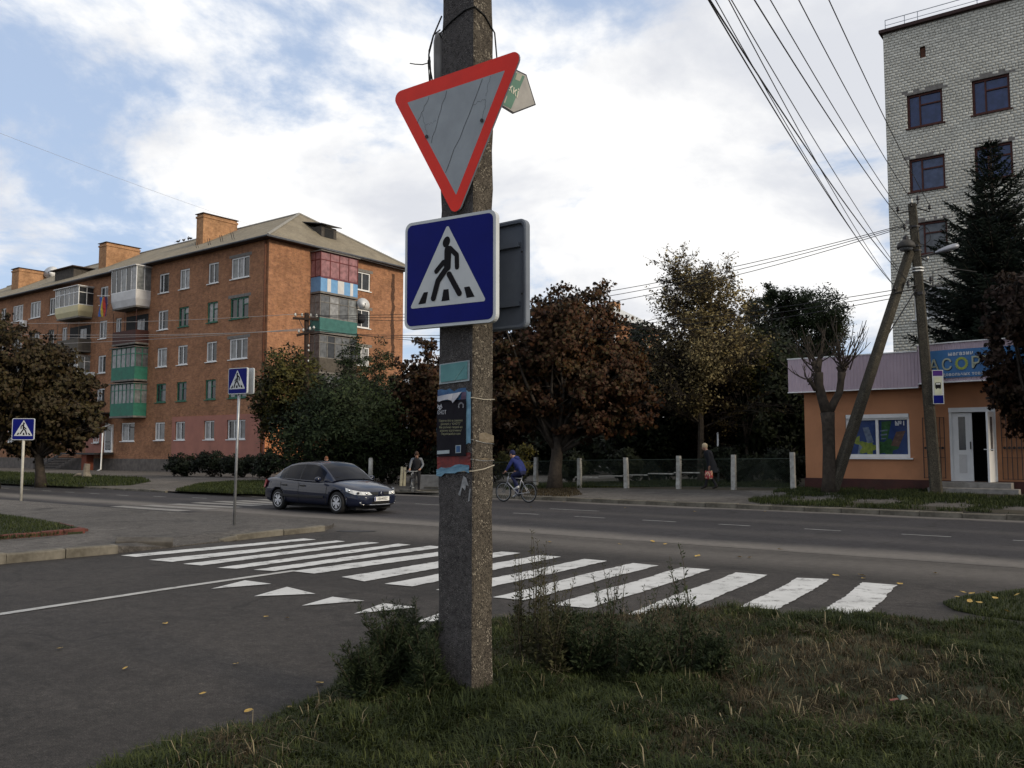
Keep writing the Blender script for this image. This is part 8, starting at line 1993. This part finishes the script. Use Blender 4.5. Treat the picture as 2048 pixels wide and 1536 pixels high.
def tufts(n_c, per, keep, hfun, spread, w, m_, name, label, cat, lean):
    """grass growing in tufts: blades lean outwards from each tuft's heart"""
    c = np.column_stack([RNG.uniform(-2.8, 7.4, n_c*5), RNG.uniform(2.6, 9.8, n_c*5)])
    c = c[(np.abs(c[:,0]) < c[:,1]*0.66 + 0.4) | ((c[:,0] < c[:,1]*0.66 + 2.6) & (c[:,0] > 0) & (RNG.random(len(c)) < 0.6))]; c = c[RNG.random(len(c)) < np.clip((5.6/np.hypot(c[:,0], c[:,1]))**1.1, 0.3, 1)]
    d = sdist(c, VP2); ok = (d > -0.04) & keep(c, d); c = c[ok]; d = d[ok]
    if len(c) > n_c*1.3: c = c[:int(n_c*1.3)]; d = d[:int(n_c*1.3)]
    hc = hfun(c, d); m = per; off = RNG.normal(size=(len(c), m, 2))*spread
    pts = (c[:, None, :] + off).reshape(-1, 2); h = (hc[:, None]*(0.45 + 0.75*RNG.random((len(c), m)))).ravel()
    dd = sdist(pts, VP2); g = dd > -0.07; pts = pts[g]; h = h[g]; off = off.reshape(-1, 2)[g]
    n = len(pts); zs = verge_z(pts) - 0.004; base = np.column_stack([pts, zs])
    a = np.arctan2(off[:,1], off[:,0]) + RNG.normal(size=n)*0.7; dv = np.column_stack([np.cos(a), np.sin(a), np.zeros(n)]); sv = np.column_stack([-np.sin(a), np.cos(a), np.zeros(n)])
    le = (lean*(0.25 + RNG.random(n)))[:, None]; H_ = h[:, None]; W = (w*(0.6 + 0.8*RNG.random(n)))[:, None]
    m1 = base + dv*H_*le*0.38 + np.array([0,0,1])*H_*0.55; tip = base + dv*H_*le*1.05 + np.array([0,0,1])*H_*np.clip(1-0.5*le, 0.15, 1)
    V = np.stack([base - sv*W/2, base + sv*W/2, m1 + sv*W*0.4, m1 - sv*W*0.4, tip], 1).reshape(-1, 3); k = np.arange(n)[:, None]*5
    F = np.concatenate([k + np.array([[0,1,2]]), k + np.array([[0,2,3]]), k + np.array([[3,2,4]])], 1).reshape(-1, 3)
    stuff(link(name, mesh_np(name, V, F, m_)), label, cat)
def dryness(c, d): return field(c[:,0], c[:,1]) + 0.8*np.clip(d*1.3, 0, 1) - 1.7*(d < 0.42) - 1.3*((c[:,0] < -0.35) & (c[:,1] < 5.7)) + RNG.normal(size=len(c))*0.45
gm_straw = leaf_mat('grass_straw', [(0.0, (0.0800, 0.0624, 0.0336)), (0.5, (0.1760, 0.1400, 0.0800)), (1.0, (0.3200, 0.2720, 0.1760))], 2.5, 0.15, 0.8)
tufts(13500, 13, lambda c, d: dryness(c, d) < 0.9, lambda c, d: 0.055 + 0.05*RNG.random(len(c)) + 0.035*np.clip(field(c[:,0]*2.2, c[:,1]*2.2), -0.8, 1.2), 0.030, 0.0062, gm_green, 'grass', 'green grass tufts of the verge around the foreground pole', 'grass', 0.85)
tufts(4200, 11, lambda c, d: dryness(c, d) > 0.45, lambda c, d: 0.04 + 0.06*RNG.random(len(c)), 0.032, 0.0050, gm_dry, 'dry_grass', 'brown dry grass tufts mixed into the verge in the foreground', 'dry grass', 1.2)
tufts(650, 4, lambda c, d: dryness(c, d) > 0.2, lambda c, d: 0.07 + 0.13*RNG.random(len(c))**1.6, 0.030, 0.0046, gm_straw, 'straw_stalks', 'pale straw stalks sticking out of the verge', 'dry grass', 1.25)
def patch(name, label, pts_px, z_, n, h, w, zf=None, m_=None, gap=None):
    poly = np.array([(p.x, p.y) for p in [G(x, y, z_) for x, y in pts_px]]); lo, hi = poly.min(0), poly.max(0)
    p = np.column_stack([RNG.uniform(lo[0], hi[0], n), RNG.uniform(lo[1], hi[1], n)]); dd = sdist(p, poly); p = p[dd > 0.0]
    if gap is not None: p = p[field(p[:,0]*0.9, p[:,1]*1.3) + RNG.normal(size=len(p))*0.25 > gap]
    if zf is not None: p = p[p @ np.array([N.x, N.y]) > 25.2]
    z = np.full(len(p), z_) if zf is None else np.array([zf(*to_un(Vector((a, b, 0)))) for a, b in p])
    stuff(blades(name, p, z, h*(0.5+RNG.random(len(p))), w, m_ or gm_green, 0.8), label, 'grass')
patch('grass', 'short green grass in the red-edged bed at the left', bed_px[:4] + [(165,1063)] + bed_px[6:], 0.14, 60000, 0.07, 0.012)
patch('grass', 'grass strip with fallen leaves at the right edge of the road', rv_px, 0.03, 30000, 0.05, 0.008)
mb = MB(); g1 = [(-300,948),(0,967),(150,973.5),(262,970.5),(302,963),(285,956),(150,950),(-100,940)]; g2 = [(350,982),(400,969),(470,964),(560,963),(640,966),(640,989),(560,989),(480,988)]
for nm, pp in (('far_lawn', g1), ('far_lawn_strip', g2)):
    mb = MB(); mb.prism([G(x, y, 0.09) for x, y in pp][::-1], (0, 0, 0.03)); struct(mb.build(nm, m_turf))
patch('grass', 'lawn before the brick block on the far left', g1, 0.12, 60000, 0.13, 0.03)
patch('grass', 'lawn strip behind the car beside the main road', g2, 0.12, 40000, 0.12, 0.03)
s1_ = [(1495,1001),(1560,988),(1640,982),(1760,985),(1860,990),(1900,1000),(2060,1005),(2300,1012),(2300,1045),(2048,1030),(1900,1026),(1760,1024),(1640,1018),(1560,1010)]
def behind_kerb(p):
    u, n = to_un(p); return UN(u, max(n, 25.22))
poly = [behind_kerb(G(x, y, 0.15)) for x, y in s1_]
patch('grass', 'rough grass between the kerb and the orange shop', s1_, 0.2, 90000, 0.11, 0.018, lambda u, n: zfar(u, n) + 0.012, None, -0.35)
mb = MB(); mb.poly([Vector((p.x, p.y, zfar_xy(p.x, p.y) + 0.016)) for p in poly]); struct(mb.build('shop_verge', m_soil))
s2_ = [(1010,973),(1180,973),(1380,973),(1590,977),(1600,968),(1400,960),(1180,962),(1010,962)]
patch('grass', 'dark grass along the foot of the wire fence', s2_, 0.28, 30000, 0.14, 0.025, lambda u, n: zfar(u, n))
pa_ = [(1040,978),(1150,976),(1165,988),(1105,993),(1050,988)]
patch('grass', 'grass and leaves around the foot of the big chestnut', pa_, 0.2, 6000, 0.06, 0.02, lambda u, n: zfar(u, n) + 0.005, gm_dry)

# weeds round the pole: wormwood-like plants with fine leaves
wm_ = leaf_mat('wormwood_leaf', [(0.0, (0.0126, 0.0196, 0.0084)), (0.5, (0.0238, 0.0350, 0.0140)), (0.85, (0.0385, 0.0504, 0.0210)), (1.0, (0.0560, 0.0630, 0.0315))], 4.0, 0.15, 0.7)
wm2 = leaf_mat('seeding_weed_leaf', [(0.0, (0.0240, 0.0240, 0.0112)), (0.5, (0.0440, 0.0464, 0.0192)), (1.0, (0.0800, 0.0680, 0.0336))], 4.0, 0.15, 0.7)
m_stem = mat('weed_stem', (0.06, 0.05, 0.03), (0.035, 0.03, 0.02), 0.8, 10)
def weed(label, x, y, H, n_st, spread, m_, seed, leaf=0.055, dens=46, spike=False, group=None, asp=0.24, lean=(0, 0)):
    z_ = float(verge_z(np.array([[x, y]]))[0]); t = thing('weed_plant', label, 'weed', (x, y, z_), 0, group); rnd = random.Random(seed); mb = MB(); C, A_, L_ = [], [], []
    for s in range(n_st):
        a = rnd.uniform(0, 6.28); h = H*rnd.uniform(0.72 if spike else 0.55, 1.0); sp = spread*rnd.uniform(0.2, 1.0); p0 = Vector((rnd.gauss(0, .04), rnd.gauss(0, .04), 0)); pts = []
        for k in range(7):
            q_ = k/6; pts.append(p0 + Vector((math.cos(a)*sp*q_**1.4 + lean[0]*q_*q_, math.sin(a)*sp*q_**1.4 + lean[1]*q_*q_, h*(q_ - 0.12*q_*q_*sp/H))) + Vector((rnd.gauss(0,.006), rnd.gauss(0,.006), 0)))
        mb.tube(pts, [0.005*(1.1-0.85*k/6) for k in range(7)], 5, cap=False)
        for j in range(dens):
            q_ = rnd.uniform(0.04, 1.0); i = min(5, int(q_*6)); p = pts[i].lerp(pts[i+1], q_*6-i); al = rnd.uniform(0, 6.28); sc = (1.15 - 0.75*q_) if not spike else (1.0 - 0.72*q_)
            d = Vector((math.cos(al), math.sin(al), 0.35 + 0.6*q_)).normalized(); nb = 4 if not spike else 2
            tw = p + d*leaf*sc*1.2
            for k in range(nb):
                dd = (d + Vector((rnd.gauss(0,.5), rnd.gauss(0,.5), rnd.gauss(0.1,.45)))).normalized(); C.append(p.lerp(tw, rnd.random())); A_.append(dd); L_.append(leaf*sc*rnd.uniform(0.6, 1.3))
    mb.build('stems', m_stem, t); c = np.array([tuple(p) for p in C]); a = np.array([tuple(p) for p in A_]); L = np.array(L_); b = np.cross(a, rand_unit(len(c))); b /= np.linalg.norm(b, axis=1, keepdims=True)
    V, F = diamond(c, a, b, L, L*asp, 0.15); link('leaves', mesh_np('leaves', V, F, m_), t)
G1, G2_, G3 = 'bushy weeds left of the pole', 'tall seeding weeds right behind the pole', 'dark weeds in the middle of the verge'
WO = ['leftmost', 'second from the left', 'third from the left', 'fourth from the left', 'fifth from the left', 'sixth from the left', 'seventh from the left']
def wo(lst): 
    lst = sorted(lst, key=lambda q: q[0]/q[1]); return [(q, 'rightmost' if i == len(lst)-1 else WO[i]) for i, q in enumerate(lst)]
for i, ((x, y, H, n_, sp), o_) in enumerate(wo(((-0.92, 5.95, 0.66, 16, 0.26), (-0.70, 5.85, 0.55, 14, 0.26), (-1.02, 5.72, 0.42, 12, 0.22), (-0.62, 5.65, 0.40, 12, 0.2), (-0.82, 6.15, 0.60, 14, 0.24)))): weed('bushy green wormwood left of the foreground pole, %s of its clump' % o_, x+0.10, y, H*0.92, n_+4, sp*0.88, wm_, 200+i, 0.060, 66, group=G1, asp=0.18)
for i, ((x, y, H, n_, sp), o_) in enumerate(wo(((0.16, 6.35, 1.0, 7, 0.16), (0.28, 6.45, 0.85, 7, 0.18), (0.08, 6.6, 0.80, 6, 0.16), (0.32, 6.2, 0.62, 8, 0.16)))): weed('tall seeding weed right behind the pole, %s of four' % o_, x, y, H, n_, sp, wm2, 220+i, 0.055, 62, True, G2_, 0.28)
weed('single tallest weed stalk standing over the crosswalk stripes', 1.28, 6.5, 1.0, 3, 0.04, wm_, 240, 0.06, 60, True, None, 0.42, (-0.12, 0))
for i, ((x, y, H, n_, sp), o_) in enumerate(wo(((0.72, 6.5, 0.68, 9, 0.30), (0.95, 6.45, 0.60, 9, 0.30), (1.15, 6.3, 0.52, 9, 0.26), (1.32, 6.55, 0.56, 8, 0.24), (0.55, 6.3, 0.42, 12, 0.26), (0.40, 6.55, 0.40, 10, 0.2), (0.9, 6.1, 0.36, 12, 0.26), (1.38, 6.2, 0.36, 10, 0.22)))): weed('dark weed in the thicket right of the pole, %s of eight' % o_, x, y, H*1.14, n_+2, sp, wm_, 250+i, 0.056, 42, H > 0.5, G3, 0.28)
# fallen leaves and litter
lf = leaf_mat('fallen_leaf', [(0.0, (0.16, 0.09, 0.03)), (0.5, (0.33, 0.22, 0.06)), (1.0, (0.46, 0.36, 0.16))], 3.0, 0.1)
fm_ = []
for q_ in range(4):
    rnd = random.Random(q_); mb = MB(); n = 9; pts = [(0.05*math.cos(2*math.pi*k/n)*(1+0.25*rnd.uniform(-1,1)), 0.032*math.sin(2*math.pi*k/n)*(1+0.3*rnd.uniform(-1,1)), 0.006+0.014*rnd.random()) for k in range(n)]
    mb.add([(0,0,0.004)] + pts, [(0, 1+k, 1+(k+1)%n) for k in range(n)]); fm_.append(mb.mesh('fallen_leaf', lf))
rnd = random.Random(300)
for i, (x, y) in enumerate(((532,1236),(470,1331),(405,1391),(497,1426),(580,1420),(575,1238),(1395,1114),(1305,1085),(1723,1153),(1727,1159),(1672,1153),(1480,1116),(1100,1086),(1240,1090),(1560,1100),(1500,1117),(1870,1148),(1800,1170),(1330,1090),(1128,1005),(1250,1017),(1062,1015),(1390,1024),(1530,1024),(905,1070),(330,1250),(250,1340),(640,1370),(120,1300))):
    p = G(x, y); o = link('fallen_leaf', fm_[i % 4], None, (p.x, p.y, 0.012), (rnd.uniform(-.2,.2), rnd.uniform(-.2,.2), rnd.uniform(0, 6.28))); s_ = rnd.uniform(0.45, 0.8)*(1.6 if y < 1200 else 1.0); o.scale = (s_, s_, s_)
    tag(o, 'small dry leaf fallen on the asphalt', 'leaf', 'fallen leaves on the road')
for i, (x, y) in enumerate(((1927,1200),(1945,1202),(1975,1199),(1990,1212),(2016,1240),(1940,1218),(2035,1205),(1915,1210),(1960,1222))):
    p = G(x, y); o = link('fallen_leaf', fm_[i % 4], None, (p.x, p.y, 0.085), (rnd.uniform(-.4,.4), rnd.uniform(-.4,.4), rnd.uniform(0, 6.28))); o.scale = (0.8, 0.8, 0.8)
    tag(o, 'yellow leaf lying on the grass strip at the right edge', 'leaf', 'fallen leaves on the right verge')
p = G(1805, 1412, 0.2); lt = thing('litter_wrapper', 'crumpled pale green and red wrapper lying in the grass', 'litter', (p.x, p.y, float(verge_z(np.array([[p.x, p.y]]))[0]) + 0.05), 0.3)
lt.scale = (0.65, 0.65, 0.65)
MB().add([(-0.04,-0.02,0),(0.05,-0.025,0.01),(0.06,0.03,0.02),(-0.03,0.035,0.03),(0.0,0.0,0.045)], [(0,1,4),(1,2,4),(2,3,4),(3,0,4)]).build('wrapper', mat('wrapper_green', (0.08, 0.115, 0.10), None, 0.4, 20), lt)
MB().add([(-0.14,-0.01,0.0),(-0.05,-0.02,0.01),(-0.05,0.01,0.015),(-0.14,0.01,0.01)], [(0,1,2,3)]).build('strip', mat('wrapper_red', (0.14, 0.04, 0.03), None, 0.5, 20), lt)
